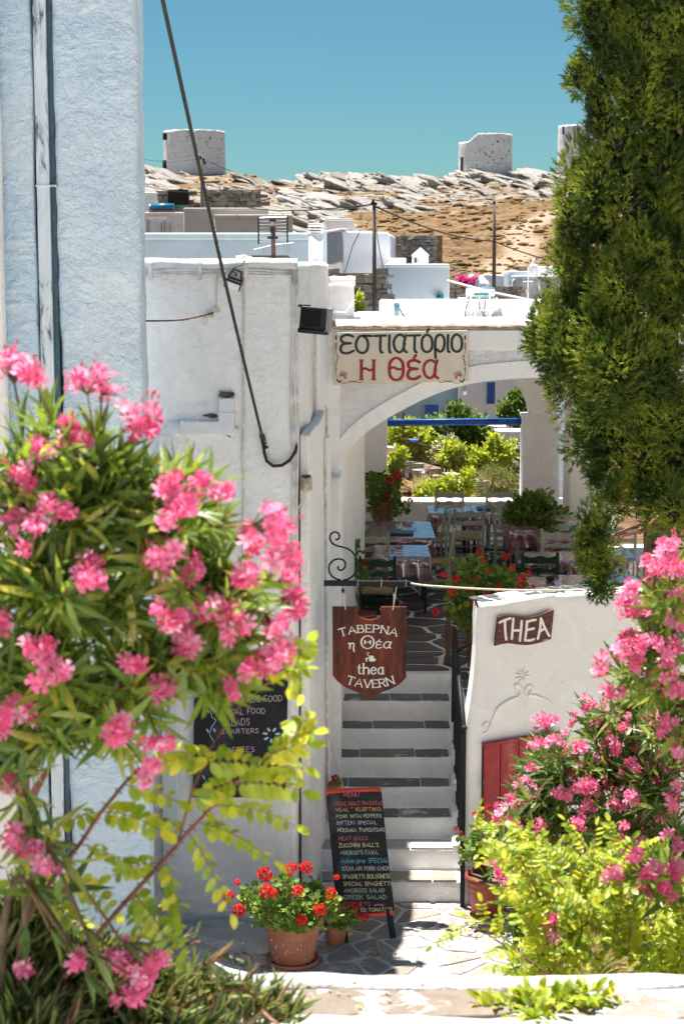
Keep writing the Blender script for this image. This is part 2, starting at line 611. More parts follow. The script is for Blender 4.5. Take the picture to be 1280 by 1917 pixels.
def t_frond():
    """cypress spray: a spike with side spikes"""
    vs = []; fs = []
    def spike(p, d, l, w):
        p = Vector(p); d = Vector(d).normalized()
        x = d.cross(Vector((0, 0, 1)))
        if x.length < .1: x = Vector((1, 0, 0))
        x.normalize(); z = x.cross(d)
        k = len(vs)
        vs.extend([tuple(p - x * w), tuple(p + x * w), tuple(p + z * w * .9), tuple(p + d * l)])
        fs.extend([(k, k + 2, k + 3), (k + 2, k + 1, k + 3)])
    spike((0, 0, 0), (0, 1, 0), 1.0, .09)
    for y, s, z in ((.15, 1, .3), (.25, -1, -.2), (.42, 1, -.3), (.52, -1, .3), (.7, .8, .1)):
        spike((0, y, 0), (s * .75, .8, z), .46 * (1.15 - y * .6), .07)
    return tri_template(vs, fs)

def t_finger():
    """fleshy three-sided leaf"""
    n = 5; vs = []; fs = []
    for i in range(n + 1):
        y = i / n; r = .075 * (1 - y ** 2.5) + .004; z = .25 * y * y
        for k in range(3):
            a = 2 * math.pi * k / 3 + .5
            vs.append((r * math.cos(a), y, z + r * math.sin(a)))
    for i in range(n):
        for k in range(3):
            k2 = (k + 1) % 3
            fs.append((i * 3 + k, i * 3 + k2, i * 3 + 3 + k2, i * 3 + 3 + k))
    return tri_template(vs, fs)

def t_flower(seed=0, closed=0.0):
    """five-petalled oleander flower facing +Z, unit = one petal length; third list gives throat"""
    rg = random.Random(seed)
    vs = [(0, 0, -.18)]; fs = []
    for k in range(5):
        a = 2 * math.pi * k / 5 + rg.uniform(-.1, .1)
        lift = .25 + rg.uniform(-.1, .15) + closed
        tw = rg.uniform(.1, .25)
        c, s = math.cos(a), math.sin(a)
        def P(r, t, z): return (r * c - t * s, r * s + t * c, z)
        b = len(vs)
        vs += [P(.16, -.07, -.06), P(.16, .07, -.06), P(.55, -.26, lift * .35 - tw * .4), P(.55, .24, lift * .35 + tw * .4),
               P(.95, -.34, lift * .6 - tw), P(1.0, .02, lift * .7), P(.88, .36, lift * .6 + tw), P(.55, 0, lift * .3)]
        fs += [(0, b, b + 1), (b, b + 7, b + 1), (b, b + 2, b + 7), (b + 1, b + 7, b + 3), (b + 2, b + 4, b + 7), (b + 4, b + 5, b + 7), (b + 5, b + 6, b + 7), (b + 6, b + 3, b + 7)]
    return tri_template(vs, fs)

def t_bud():
    vs = [(0, 0, 0)]; fs = []
    for i, (r, y) in enumerate(((.12, .15), (.2, .5), (.12, .85))):
        for k in range(5):
            a = 2 * math.pi * k / 5
            vs.append((r * math.cos(a), y, r * math.sin(a)))
    vs.append((0, 1.05, 0))
    for k in range(5):
        k2 = (k + 1) % 5
        fs += [(0, 1 + k2, 1 + k), (1 + k, 1 + k2, 6 + k2, 6 + k), (6 + k, 6 + k2, 11 + k2, 11 + k), (11 + k, 11 + k2, 16)]
    return tri_template(vs, fs)

def t_geranium(seed=0):
    """ball of many small petals, unit radius, facing +Y"""
    rg = random.Random(seed); vs = []; fs = []
    for i in range(44):
        z = rg.uniform(-.55, 1); a = rg.uniform(0, 2 * math.pi)
        q = math.sqrt(max(0, 1 - z * z)); d = Vector((q * math.cos(a), z, q * math.sin(a)))
        x = d.cross(Vector((rg.uniform(-1, 1), rg.uniform(-1, 1), rg.uniform(-1, 1)))).normalized(); y = d.cross(x)
        c = d * rg.uniform(.62, .95); s = rg.uniform(.2, .32)
        k = len(vs)
        vs += [tuple(c - d * .2), tuple(c + x * s + d * rg.uniform(0, .15)), tuple(c + y * s + d * rg.uniform(0, .2)), tuple(c - x * s + d * rg.uniform(0, .15)), tuple(c - y * s + d * rg.uniform(0, .2))]
        fs += [(k, k + 1, k + 2), (k, k + 2, k + 3), (k, k + 3, k + 4), (k, k + 4, k + 1)]
    return tri_template(vs, fs)
# ---------------------------------------------------------------- hand-drawn lettering made of brush strokes
def S(*p): return ('s', list(p))
def L(*p): return ('l', list(p))
GL = {
 'A': (.72, L((0, 0), (.36, 1), (.72, 0)), L((.13, .34), (.59, .34))),
 'B': (.58, L((0, 0), (0, 1)), S((0, 1), (.36, .98), (.47, .78), (.36, .56), (0, .54)), S((0, .54), (.42, .52), (.56, .28), (.42, .03), (0, 0))),
 'C': (.62, S((.6, .84), (.36, 1), (.1, .8), (0, .5), (.1, .18), (.36, 0), (.62, .16))),
 'D': (.64, L((0, 0), (0, 1)), S((0, 1), (.4, .95), (.64, .5), (.4, .05), (0, 0))),
 'E': (.52, L((.5, 1), (0, 1)), L((0, 1), (0, 0)), L((0, 0), (.52, 0)), L((0, .52), (.42, .52))),
 'F': (.5, L((.5, 1), (0, 1)), L((0, 1), (0, 0)), L((0, .52), (.4, .52))),
 'G': (.66, S((.62, .84), (.36, 1), (.1, .8), (0, .5), (.1, .18), (.36, 0), (.64, .16)), L((.64, .14), (.64, .44)), L((.64, .44), (.42, .44))),
 'H': (.64, L((0, 0), (0, 1)), L((.64, 0), (.64, 1)), L((0, .5), (.64, .5))),
 'I': (.12, L((.06, 0), (.06, 1))),
 'K': (.6, L((0, 0), (0, 1)), L((.58, 1), (.02, .48)), L((.18, .6), (.6, 0))),
 'L': (.5, L((0, 1), (0, 0)), L((0, 0), (.5, 0))),
 'M': (.8, L((0, 0), (.08, 1)), L((.08, 1), (.4, .25)), L((.4, .25), (.72, 1)), L((.72, 1), (.8, 0))),
 'N': (.66, L((0, 0), (0, 1)), L((0, 1), (.66, 0)), L((.66, 0), (.66, 1))),
 'O': (.7, S((.35, 1), (.08, .82), (0, .5), (.08, .18), (.35, 0), (.62, .18), (.7, .5), (.62, .82), (.35, 1))),
 'P': (.54, L((0, 0), (0, 1)), S((0, 1), (.4, .98), (.54, .74), (.4, .5), (0, .47))),
 'R': (.6, L((0, 0), (0, 1)), S((0, 1), (.4, .98), (.54, .75), (.4, .52), (0, .5)), L((.26, .5), (.6, 0))),
 'S': (.5, S((.48, .85), (.28, 1), (.06, .88), (.06, .66), (.28, .52), (.47, .36), (.46, .12), (.24, 0), (0, .14))),
 'T': (.66, L((0, 1), (.66, 1)), L((.33, 1), (.33, 0))),
 'U': (.62, S((0, 1), (0, .4), (.08, .08), (.31, 0), (.54, .08), (.62, .4), (.62, 1))),
 'V': (.7, L((0, 1), (.35, 0)), L((.35, 0), (.7, 1))),
 'W': (.95, L((0, 1), (.22, 0)), L((.22, 0), (.47, .8)), L((.47, .8), (.72, 0)), L((.72, 0), (.95, 1))),
 'Z': (.56, L((0, 1), (.54, 1)), L((.54, 1), (0, 0)), L((0, 0), (.56, 0))),
 '-': (.36, L((0, .48), (.36, .48))), '.': (.08, L((.02, .0), (.08, .06))), ',': (.1, L((.08, .08), (.0, -.12))),
 "'": (.1, L((.08, 1.05), (.02, .82))), '"': (.22, L((.04, 1.05), (.02, .85)), L((.18, 1.05), (.16, .85))), ' ': (.34,),
 '0': (.46, S((.23, .9), (.05, .75), (0, .45), (.05, .15), (.23, 0), (.41, .15), (.46, .45), (.41, .75), (.23, .9))),
 '1': (.1, L((.06, 1), (.04, 0))),
 '8': (.42, S((.21, .5), (.04, .65), (.06, .88), (.21, .95), (.37, .86), (.36, .66), (.21, .5), (.03, .32), (.04, .08), (.21, 0), (.4, .1), (.4, .32), (.21, .5))),
 '2': (.42, S((.02, .82), (.2, 1), (.4, .86), (.34, .6), (0, 0)), L((0, 0), (.44, 0))),

 '3': (.42, S((.02, .9), (.22, 1), (.4, .84), (.32, .6), (.14, .52)), S((.14, .52), (.36, .46), (.42, .22), (.24, 0), (0, .1))),
 # lower case, x-height about .62
 'a': (.5, S((.46, .56), (.3, .63), (.08, .52), (0, .3), (.08, .08), (.24, .0), (.42, .1), (.46, .3)), L((.46, .62), (.48, 0))),
 'b': (.5, L((0, 1), (0, 0)), S((0, .4), (.14, .6), (.36, .58), (.5, .32), (.4, .05), (.2, 0), (0, .12))),
 'e': (.5, S((.02, .33), (.46, .36), (.4, .58), (.22, .63), (.04, .46), (0, .26), (.1, .04), (.28, 0), (.48, .12))),
 'g': (.5, S((.44, .56), (.26, .63), (.06, .5), (0, .3), (.1, .06), (.28, .04), (.44, .2)), S((.46, .6), (.46, .0), (.36, -.28), (.1, -.24))),
 'h': (.52, L((0, 1), (0, 0)), S((0, .4), (.16, .6), (.34, .62), (.48, .5), (.5, .3), (.5, 0))),
 'i': (.1, L((.05, .6), (.05, 0)), L((.05, .8), (.06, .86))),
 'n': (.5, L((0, .62), (0, 0)), S((0, .4), (.16, .6), (.34, .62), (.46, .5), (.48, .3), (.48, 0))),
 'r': (.34, L((0, .62), (0, 0)), S((0, .38), (.12, .56), (.34, .6))),
 't': (.36, S((.14, .86), (.12, .3), (.16, .04), (.36, .04)), L((0, .6), (.34, .6))),
 'u': (.48, S((0, .62), (0, .2), (.1, .02), (.3, .02), (.46, .2), (.46, .62)), L((.46, .62), (.48, 0))),
 # Greek
 'ε': (.62, S((.62, .9), (.36, 1.0), (.08, .92), (.02, .74), (.14, .58), (.5, .54)), S((.5, .54), (.14, .5), (.0, .3), (.06, .06), (.34, .0), (.64, .14))),
 'σ': (.78, S((.78, .92), (.44, .94), (.16, .88), (.0, .5), (.08, .14), (.3, .0), (.52, .12), (.6, .46), (.52, .78), (.36, .92))),
 'τ': (.62, L((0, .92), (.62, .94)), S((.34, .92), (.32, .3), (.36, .06), (.44, .02))),
 'ι': (.2, S((.08, .94), (.06, .3), (.1, .04), (.18, .02))),
 'α': (.66, S((.52, .86), (.34, .98), (.1, .84), (0, .5), (.1, .14), (.3, .02), (.46, .16), (.56, .5)), S((.62, .96), (.52, .5), (.54, .14), (.66, .02))),
 'ο': (.58, S((.29, .96), (.06, .8), (0, .48), (.06, .16), (.29, .02), (.52, .16), (.58, .48), (.52, .8), (.29, .96))),
 'ρ': (.56, S((.02, -.3), (.0, .4), (.06, .8), (.28, .96), (.5, .82), (.56, .5), (.48, .16), (.28, .04), (.04, .2))),
 'θ': (.66, S((.33, 1.1), (.06, .9), (0, .52), (.06, .12), (.33, -.06), (.6, .12), (.66, .52), (.6, .9), (.33, 1.1)), S((.02, .54), (.2, .6), (.42, .5), (.64, .54))),
 'Θ': (.9, S((.45, 1.03), (.12, .86), (0, .5), (.12, .14), (.45, -.03), (.78, .14), (.9, .5), (.78, .86), (.45, 1.03)), L((.26, .5), (.64, .5)), L((.26, .38), (.26, .62)), L((.64, .38), (.64, .62))),
 'η': (.56, S((0, .66), (.08, .74), (.14, .6), (.12, .0)), S((.12, .44), (.26, .7), (.42, .74), (.5, .56), (.46, .0), (.52, -.4))),
}
ACC = {'ό': 'ο', 'έ': 'ε', 'ά': 'α'}

def smooth_line(p, n=6):
    out = []
    closed = (p[0] == p[-1])
    for i in range(len(p) - 1):
        p0 = p[i - 1] if i > 0 else (p[-2] if closed else p[0])
        p1, p2 = p[i], p[i + 1]
        p3 = p[i + 2] if i + 2 < len(p) else (p[1] if closed else p[-1])
        for k in range(n):
            t = k / n
            out.append(tuple(.5 * (2 * p1[j] + (p2[j] - p0[j]) * t + (2 * p0[j] - 5 * p1[j] + 4 * p2[j] - p3[j]) * t * t + (-p0[j] + 3 * p1[j] - 3 * p2[j] + p3[j]) * t ** 3) for j in (0, 1)))
    out.append(p[-1])
    return out

_lay = [0]
def stroke(mb, pts, width, to3, contrast=0.0, m=0, taper=0.0, rounded=True):
    """flat brush stroke; to3(x, y, lift) places it on the board"""
    n = len(pts)
    if n < 2: return
    _lay[0] = (_lay[0] + 1) % 9
    lift = .0004 + _lay[0] * .00012
    closed = math.dist(pts[0], pts[-1]) < 1e-6 and n > 4
    left = []; right = []
    for i in range(n):
        if closed:
            a = pts[i - 1 if i > 0 else n - 2]; b = pts[(i + 1) if i < n - 1 else 1]
        else:
            a = pts[max(0, i - 1)]; b = pts[min(n - 1, i + 1)]
        dx, dy = b[0] - a[0], b[1] - a[1]
        l = math.hypot(dx, dy) or 1e-6
        w = width * (1 - contrast + contrast * abs(dy) / l)
        if not closed:
            e = min(i, n - 1 - i) / (n - 1)
            if taper: w *= (1 - taper) + taper * min(1, e * 4)
        nx, ny = -dy / l * w / 2, dx / l * w / 2
        left.append((pts[i][0] + nx, pts[i][1] + ny)); right.append((pts[i][0] - nx, pts[i][1] - ny))
    if rounded and not closed:
        for end, (p, q) in ((0, (pts[0], pts[1])), (1, (pts[-1], pts[-2]))):
            dx, dy = p[0] - q[0], p[1] - q[1]; l = math.hypot(dx, dy) or 1e-6
            w = width * .42 * (1 - taper)
            e = (p[0] + dx / l * w, p[1] + dy / l * w)
            if end == 0: left.insert(0, (e[0] + (left[0][0] - p[0]) * .45, e[1] + (left[0][1] - p[1]) * .45)); right.insert(0, (e[0] + (right[0][0] - p[0]) * .45, e[1] + (right[0][1] - p[1]) * .45))
            else: left.append((e[0] + (left[-1][0] - p[0]) * .45, e[1] + (left[-1][1] - p[1]) * .45)); right.append((e[0] + (right[-1][0] - p[0]) * .45, e[1] + (right[-1][1] - p[1]) * .45))
    k = len(left)
    vs = [to3(x, y, lift) for x, y in left] + [to3(x, y, lift) for x, y in right]
    fs = [(i, i + 1, k + i + 1, k + i) for i in range(k - 1)]
    mb.add(vs, fs, m)

def write(mb, text, x0, x1, base, height, to3, width, contrast=0.0, m=0, serif=0.0, jit=0.0, seed=0, gap=.16, taper=0.0, slant=0.0, rounded=True):
    """text from x0 to x1 (pixels of the photograph) on baseline base(x); y grows downwards there"""
    rg = random.Random(seed)
    bf = base if callable(base) else (lambda x: base)
    tot = 0
    for ch in text: tot += GL[ACC.get(ch, ch)][0] + gap
    tot -= gap
    sx = (x1 - x0) / tot
    x = 0.0
    for ch in text:
        g = GL[ACC.get(ch, ch)]
        jx, jy, js = rg.uniform(-jit, jit), rg.uniform(-jit, jit), 1 + rg.uniform(-jit, jit)
        cx = x0 + (x + g[0] / 2) * sx
        by = bf(cx); slope = (bf(cx + 2) - bf(cx - 2)) / 4
        def mp(p):
            lx = (p[0] - g[0] / 2 + jx * .5 + slant * p[1]) * sx; ly = (p[1] * js + jy) * height
            return (cx + lx + slope * ly, by - ly + slope * lx)
        for kind, pts in g[1:]:
            q = smooth_line(pts) if kind == 's' else pts
            if kind == 'l' and len(q) == 2: q = [q[0], ((q[0][0] + q[1][0]) / 2 + rg.uniform(-jit, jit) * .2, (q[0][1] + q[1][1]) / 2), q[1]]
            stroke(mb, [mp(p) for p in q], width, to3, contrast, m, taper, rounded)
            if serif and kind == 'l':
                for p in (pts[0], pts[-1]):
                    o = pts[-1] if p is pts[0] else pts[0]
                    if abs(p[0] - o[0]) > abs(p[1] - o[1]):   # serif on a horizontal arm: upright tick
                        if p[1] in (0, 1) and p[0] > .3 or ch == 'T':
                            d = -.16 if p[1] == 1 else .16
                            stroke(mb, [mp((p[0], p[1])), mp((p[0], p[1] + d))], width * .5, to3, 0, m, 0, False)
                    elif p[1] in (0, 1, .62):
                        stroke(mb, [mp((p[0] - serif, p[1])), mp((p[0] + serif, p[1]))], width * .4, to3, 0, m, 0, False)
        if ch in ACC:
            stroke(mb, [mp((g[0] * .5, 1.1)), mp((g[0] * .5 + .12, 1.28))], width * .9, to3, 0, m, 0, True)
        x += g[0] + gap
# ================================================================ MATERIALS
M_WHITE = plaster('white_limewash', (0.87, 0.855, 0.84), (0.52, 0.48, 0.43), .4)
M_WHITE2 = plaster('white_limewash_lumpy', (0.87, 0.855, 0.845), (0.5, 0.47, 0.43), .5, bs=.6, bd=.04)
M_WHITEW = plaster('white_limewash_warm', (0.87, 0.84, 0.81), (0.55, 0.5, 0.44), .25, bs=.35, bd=.008)
M_ROUGH = plaster('rough_trowelled_plaster', (0.86, 0.845, 0.845), (0.5, 0.47, 0.43), .2, bs=1.0, bd=.03, scale=2.2)
M_BLUEW = plaster('blue_tinted_limewash', (0.68, 0.79, 0.88), (0.54, 0.64, 0.72), .3, bs=.75, bd=.05, blue=(0.48, 0.67, 0.84), scale=1.3, streak=False, brush=True)
M_OLDW = plaster('weathered_limewash', (0.72, 0.70, 0.69), (0.3, 0.27, 0.25), .75, bs=.5, bd=.02)
M_FARW = plaster('far_white_render', (0.85, 0.84, 0.85), (0.5, 0.46, 0.42), .3, bs=.2, bd=.02, scale=.5)
M_FARG = plaster('far_grey_render', (0.50, 0.46, 0.42), (0.28, 0.25, 0.22), .6, bs=.4, bd=.03, scale=.5)
M_FARB = plaster('far_pale_blue_render', (0.52, 0.62, 0.68), (0.45, 0.5, 0.52), .3, bs=.2, bd=.02, scale=.5)
M_MILL = plaster('mill_masonry', (0.86, 0.85, 0.86), (0.28, 0.26, 0.25), .85, bs=1.0, bd=.25, scale=.45, streak=False)
M_SLATE = stonemat('slate_tread', [(0.055, .065, .075), (.10, .115, .12), (.17, .185, .19)], rough=.5, scale=3, bs=.3, bd=.006, mortar=(.50, .50, .50))
M_TERR = stonemat('terrace_slate', [(0.045, .042, .045), (.075, .07, .075), (.12, .105, .105)], rough=.6, scale=3, bs=.3, bd=.006)
M_JOINT = plaster('pale_joint_mortar', (.72, .73, .77), (.45, .44, .44), .5, bs=.4, bd=.01)
M_PAVE = stonemat('paving_stone_buff', [(.25, .20, .16), (.34, .29, .24), (.31, .30, .28), (.40, .36, .32)], scale=2.5, bs=.8, bd=.015, mortar=(.58, .56, .53))
M_MORT = plaster('painted_white_joint', (.66, .65, .63), (.38, .34, .29), .6, bs=.7, bd=.012, scale=2, streak=False)
M_LEDGE = stonemat('ledge_stone_buff', [(.21, .16, .12), (.29, .24, .19), (.35, .31, .27)], scale=5, bs=.8, bd=.012, mortar=(.70, .67, .64))
M_ROCKW = plaster('limewashed_rock', (.66, .65, .64), (.36, .34, .32), .8, bs=1.0, bd=.04, scale=2, streak=False)
M_BANK = simple('dry_pale_earth', (.42, .36, .28), .95, .2, 3, bs=.6, bd=.03)
M_LEDW = plaster('worn_ledge_limewash', (.46, .44, .42), (.24, .20, .16), .8, bs=.8, bd=.015, scale=3, streak=False)
M_SOIL = simple('dry_soil', (.20, .13, .08), .95, .3, 4, bs=.8, bd=.04)
M_BLACK = simple('black_painted_metal', (.010, .011, .013), .55, .2, 10, spec=.25, bs=.05)
M_BLACKP = simple('black_plastic', (.012, .012, .013), .45, .2, 12, bs=.05)
M_CHALKB = simple('chalkboard_black', (.012, .012, .015), .75, .35, 7, dirt=(.075, .075, .08), damt=.6)
M_REDF = simple('red_painted_frame', (.62, .035, .02), .45, .1, 8)
M_WOODR = simple('varnished_red_brown_wood', (.105, .020, .008), .5, .55, 4.5, spec=.25, stretch=(3.5, 3.5, .7), dirt=(.025, .009, .006), damt=.8)
M_WOODB = simple('brown_wood', (.14, .06, .03), .6, .35, 6, stretch=(4, 4, .5))
M_THEAW = simple('brown_board_wood', (.10, .028, .016), .6, .35, 9, stretch=(.6, 3, 5))
M_POLE = simple('weathered_pole_wood', (.17, .13, .105), .85, .4, 3, stretch=(8, 8, .4), bs=.6, bd=.02)
M_DOORR = simple('weathered_red_paint', (.35, .025, .03), .55, .18, 2.2, dirt=(.50, .12, .11), damt=.6, stretch=(3, 3, 1))
M_LETW = simple('white_sign_paint', (.80, .78, .74), .6, .05, 10)
M_LETK = simple('dark_green_sign_paint', (.018, .035, .035), .5, .1, 10)
M_LETR = simple('dark_red_sign_paint', (.30, .018, .012), .5, .1, 10)
M_BOARD = simple('cream_sign_board', (.68, .59, .48), .55, .06, 3, dirt=(.55, .46, .36), damt=.25)
M_TERRA = simple('terracotta', (.42, .17, .10), .8, .14, 5, dirt=(.55, .30, .21), damt=.5, bs=.3)
M_TERRA2 = simple('glazed_red_terracotta', (.24, .05, .025), .45, .2, 5)
M_SPLASH = simple('limewash_splash', (.78, .77, .75), .8, .05, 10)
M_GREENP = simple('dark_green_chair_paint', (.006, .032, .013), .45, .2, 8)
M_SAGE = simple('pale_sage_chair_paint', (.36, .40, .34), .5, .1, 8)
M_CREAM = simple('cream_chair_paint', (.42, .42, .32), .5, .1, 8)
M_RUSH = simple('woven_rush_seat', (.34, .25, .13), .85, .3, 40, bs=.8, bd=.01)
M_TLEG = simple('dark_table_leg_paint', (.012, .018, .026), .45, .2, 8)
M_BLUEP = simple('blue_paint', (.012, .09, .38), .45, .15, 5, dirt=(.03, .17, .46), damt=.4)
M_BLUED = simple('blue_menu_cover', (.01, .07, .13), .4, .1, 8)
M_CABLE = simple('black_cable_sheath', (.015, .014, .014), .5, .2, 14, bs=.3)
M_CORD = simple('cream_cord', (.62, .56, .46), .7, .1, 20)
M_WIREW = simple('whitewashed_wire', (.60, .58, .55), .7, .2, 9)
M_IRON = simple('rusty_iron', (.13, .075, .05), .8, .4, 12)
M_GALV = simple('galvanised_metal', (.42, .43, .44), .4, .2, 8, metal=.6)
M_WMETAL = simple('white_enamel_metal', (.72, .72, .70), .45, .08, 6, dirt=(.45, .36, .28), damt=.35)
M_TANKB = simple('blue_tank_metal', (.02, .16, .30), .35, .15, 4)
M_TEAL = simple('teal_paint', (.02, .26, .28), .5, .15, 4)
M_GREY = simple('grey_plastic', (.28, .28, .28), .5, .1, 8)
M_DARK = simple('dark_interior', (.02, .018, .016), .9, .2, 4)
M_PIPEW = plaster('whitewashed_pipe', (.74, .755, .78), (.5, .5, .5), .25, bs=.2, bd=.004, streak=False)
M_TRIMT = simple('dark_teal_trim_paint', (.035, .085, .12), .5, .25, 5)
M_PEEL = simple('peeling_white_over_teal', (.62, .70, .76), .65, .06, 5, dirt=(.03, .06, .09), damt=.95, stretch=(5, 5, .9))
M_BARK = simple('brown_bark', (.11, .07, .045), .9, .35, 14, bs=.8, bd=.01)
M_BARKR = simple('reddish_bark', (.20, .075, .045), .8, .3, 16, bs=.5, bd=.006)
M_TWIG = simple('green_brown_twig', (.20, .16, .06), .7, .3, 20)
M_BARKO = simple('brown_green_oleander_twig', (.13, .085, .035), .7, .35, 20)
M_STRAW = simple('dry_straw', (.60, .47, .27), .8, .2, 30)

def _glass():
    m, nt, b = new_mat('lamp_glass')
    b.inputs['Base Color'].default_value = (.75, .78, .78, 1); b.inputs['Roughness'].default_value = .25
    b.inputs['Coat Weight'].default_value = .6
    return m
M_GLASS = _glass()
def _clear():
    m, nt, b = new_mat('clear_glass')
    b.inputs['Base Color'].default_value = (.85, .9, .92, 1); b.inputs['Roughness'].default_value = .05
    b.inputs['Transmission Weight'].default_value = .9
    return m
M_CLEAR = _clear()
def _pane():
    m, nt, b = new_mat('solar_glass')
    b.inputs['Base Color'].default_value = (.03, .05, .07, 1); b.inputs['Roughness'].default_value = .12
    return m
M_PANE = _pane()

def _plaid():
    m, nt, b = new_mat('plaid_oilcloth')
    v = coords(nt, (1, 1, 1), obj=True)
    sp = nt.nodes.new('ShaderNodeSeparateXYZ'); nt.links.new(v, sp.inputs[0])
    def band(o, k):
        f = math_n(nt, 'FRACT', math_n(nt, 'MULTIPLY', o, k))
        return math_n(nt, 'GREATER_THAN', f, .5)
    s = math_n(nt, 'ADD', math_n(nt, 'ADD', band(sp.outputs[0], 7.0), band(sp.outputs[1], 7.0)), band(sp.outputs[2], 7.0))
    c = ramp(nt, math_n(nt, 'DIVIDE', s, 3.0), [(0.15, (.30, .26, .29)), (0.4, (.23, .10, .12)), (0.7, (.19, .05, .065)), (1, (.13, .02, .03))]).outputs[0]
    nt.links.new(c, b.inputs['Base Color'])
    b.inputs['Roughness'].default_value = .5
    b.inputs['Coat Weight'].default_value = 1.0
    b.inputs['Coat Roughness'].default_value = .06
    b.inputs['Coat IOR'].default_value = 2.3
    n = ntex(nt, v, 9, 4, .6, .8)
    bump(nt, b, n, .25, .01)
    return m
M_PLAID = _plaid()

def _hill():
    m, nt, b = new_mat('dry_hillside')
    v = coords(nt)
    n1 = ntex(nt, v, .06, 8, .7, .5); n2 = ntex(nt, v, .55, 8, .75, .3); n3 = ntex(nt, v, 2.5, 5, .7)
    c = ramp(nt, n2, [(0.30, (.10, .07, .04)), (0.45, (.21, .125, .06)), (0.55, (.33, .205, .10)), (0.70, (.43, .30, .165))]).outputs[0]
    c = mixc(nt, ramp(nt, n1, [(.45, 0.), (.62, .6)]).outputs[0], c, (.34, .23, .13))
    c = mixc(nt, .5, c, ramp(nt, n3, [(.3, (.35, .35, .35)), (.6, (1.1, 1.1, 1.1))]).outputs[0], 'MULTIPLY')
    # bare limestone breaking through near the ridge, as patches
    rk = ramp(nt, ntex(nt, coords(nt, (.35, .25, 1.0), (0, R(18), 0)), .9, 8, .7, .4), [(.50, 0.), (.57, 1.)]).outputs[0]
    sp = nt.nodes.new('ShaderNodeAttribute'); sp.attribute_name = 'rocky'
    rk = math_n(nt, 'MULTIPLY', rk, sp.outputs['Fac'])
    c = mixc(nt, rk, c, (.38, .35, .31))
    pt = nt.nodes.new('ShaderNodeAttribute'); pt.attribute_name = 'path'
    c = mixc(nt, math_n(nt, 'MULTIPLY', pt.outputs['Fac'], .75), c, (.60, .45, .32))
    nt.links.new(c, b.inputs['Base Color'])
    b.inputs['Roughness'].default_value = .95
    b.inputs['Specular IOR Level'].default_value = .1
    bump(nt, b, math_n(nt, 'ADD', n2, n3), 1.0, .5)
    return m
M_HILL = _hill()
M_ROCK = stonemat('pale_limestone', [(.27, .22, .17), (.38, .34, .29), (.46, .43, .39), (.31, .27, .23)], scale=.5, bs=1.0, bd=.35, vein=.55)
M_WALLST = stonemat('dry_stone_wall', [(.16, .13, .11), (.30, .26, .21), (.42, .38, .33), (.25, .20, .16)], scale=1.2, bs=.8, bd=.05)
M_SCRUB = leafmat('hill_scrub', (.10, .085, .05), (.30, .17, .08), (.26, .25, .10), trans=.1, rough=.9, spec=.1)
M_PATH = simple('trodden_path', (.45, .34, .24), .95, .15, 3)
ML_GRASS = leafmat('dry_grass_blades', (.35, .27, .10), (.62, .50, .24), (.35, .40, .12), trans=.3, rough=.8, spec=.1)
ML_OLE = leafmat('oleander_leaf', (.07, .14, .03), (.26, .36, .06), (.58, .48, .10), trans=.42, rough=.38, spec=.5)
ML_OLE2 = leafmat('oleander_leaf_deep', (.045, .10, .03), (.17, .26, .06), (.40, .36, .10), trans=.36, rough=.38, spec=.5)
ML_PINK = leafmat('oleander_petal', (.82, .07, .22), (.90, .28, .44), (.94, .58, .68), trans=.42, tt=(1.1, .95, 1.05), rough=.6, spec=.2)
ML_BUD = leafmat('oleander_bud', (.55, .04, .10), (.70, .10, .18), trans=.2, rough=.5)
ML_ROB = leafmat('false_acacia_leaflet', (.12, .23, .02), (.44, .50, .04), (.66, .60, .05), trans=.5, rough=.42, spec=.45)
ML_ROB2 = leafmat('false_acacia_leaflet_green', (.16, .28, .03), (.48, .52, .05), (.74, .62, .06), trans=.42, rough=.42, spec=.45)
ML_GER = leafmat('geranium_leaf', (.08, .17, .03), (.22, .34, .06), (.42, .36, .08), trans=.32, rough=.6)
ML_GERF = leafmat('geranium_petal_scarlet', (.75, .02, .02), (.88, .06, .045), trans=.25, rough=.6, spec=.2)
ML_GERD = leafmat('geranium_petal_crimson', (.42, .008, .03), (.62, .02, .06), trans=.25, rough=.6, spec=.2)
ML_CYP = leafmat('cypress_spray', (.022, .06, .014), (.09, .15, .028), (.18, .22, .04), trans=.3, rough=.6, spec=.2, objr=False, clump=(4, (.36, .41, .055)))
ML_ICE = leafmat('ice_plant_leaf', (.05, .095, .025), (.22, .25, .05), (.30, .10, .08), trans=.15, rough=.4, spec=.4)
ML_VINE = leafmat('garden_leaf_yellow_green', (.20, .28, .03), (.48, .52, .06), trans=.45, rough=.5)
ML_DKG = leafmat('garden_leaf_dark_green', (.06, .12, .025), (.17, .25, .04), trans=.3, rough=.5)
ML_OLV = leafmat('rosemary_leaf', (.10, .12, .03), (.26, .27, .06), trans=.2, rough=.7)
ML_BOUG = leafmat('magenta_bract', (.55, .01, .28), (.75, .04, .42), trans=.3, rough=.6)

# ================================================================ GROUND
mb = MB(); mb.add([(-3000, -3000, -.30), (3000, -3000, -.30), (3000, 3000, -.30), (-3000, 3000, -.30)], [(0, 1, 2, 3)])
tag(mb.build('ground', simple('dusty_pale_ground', (.46, .40, .32), .95, .2, 1.5, bs=.5, bd=.02)), kind='structure')

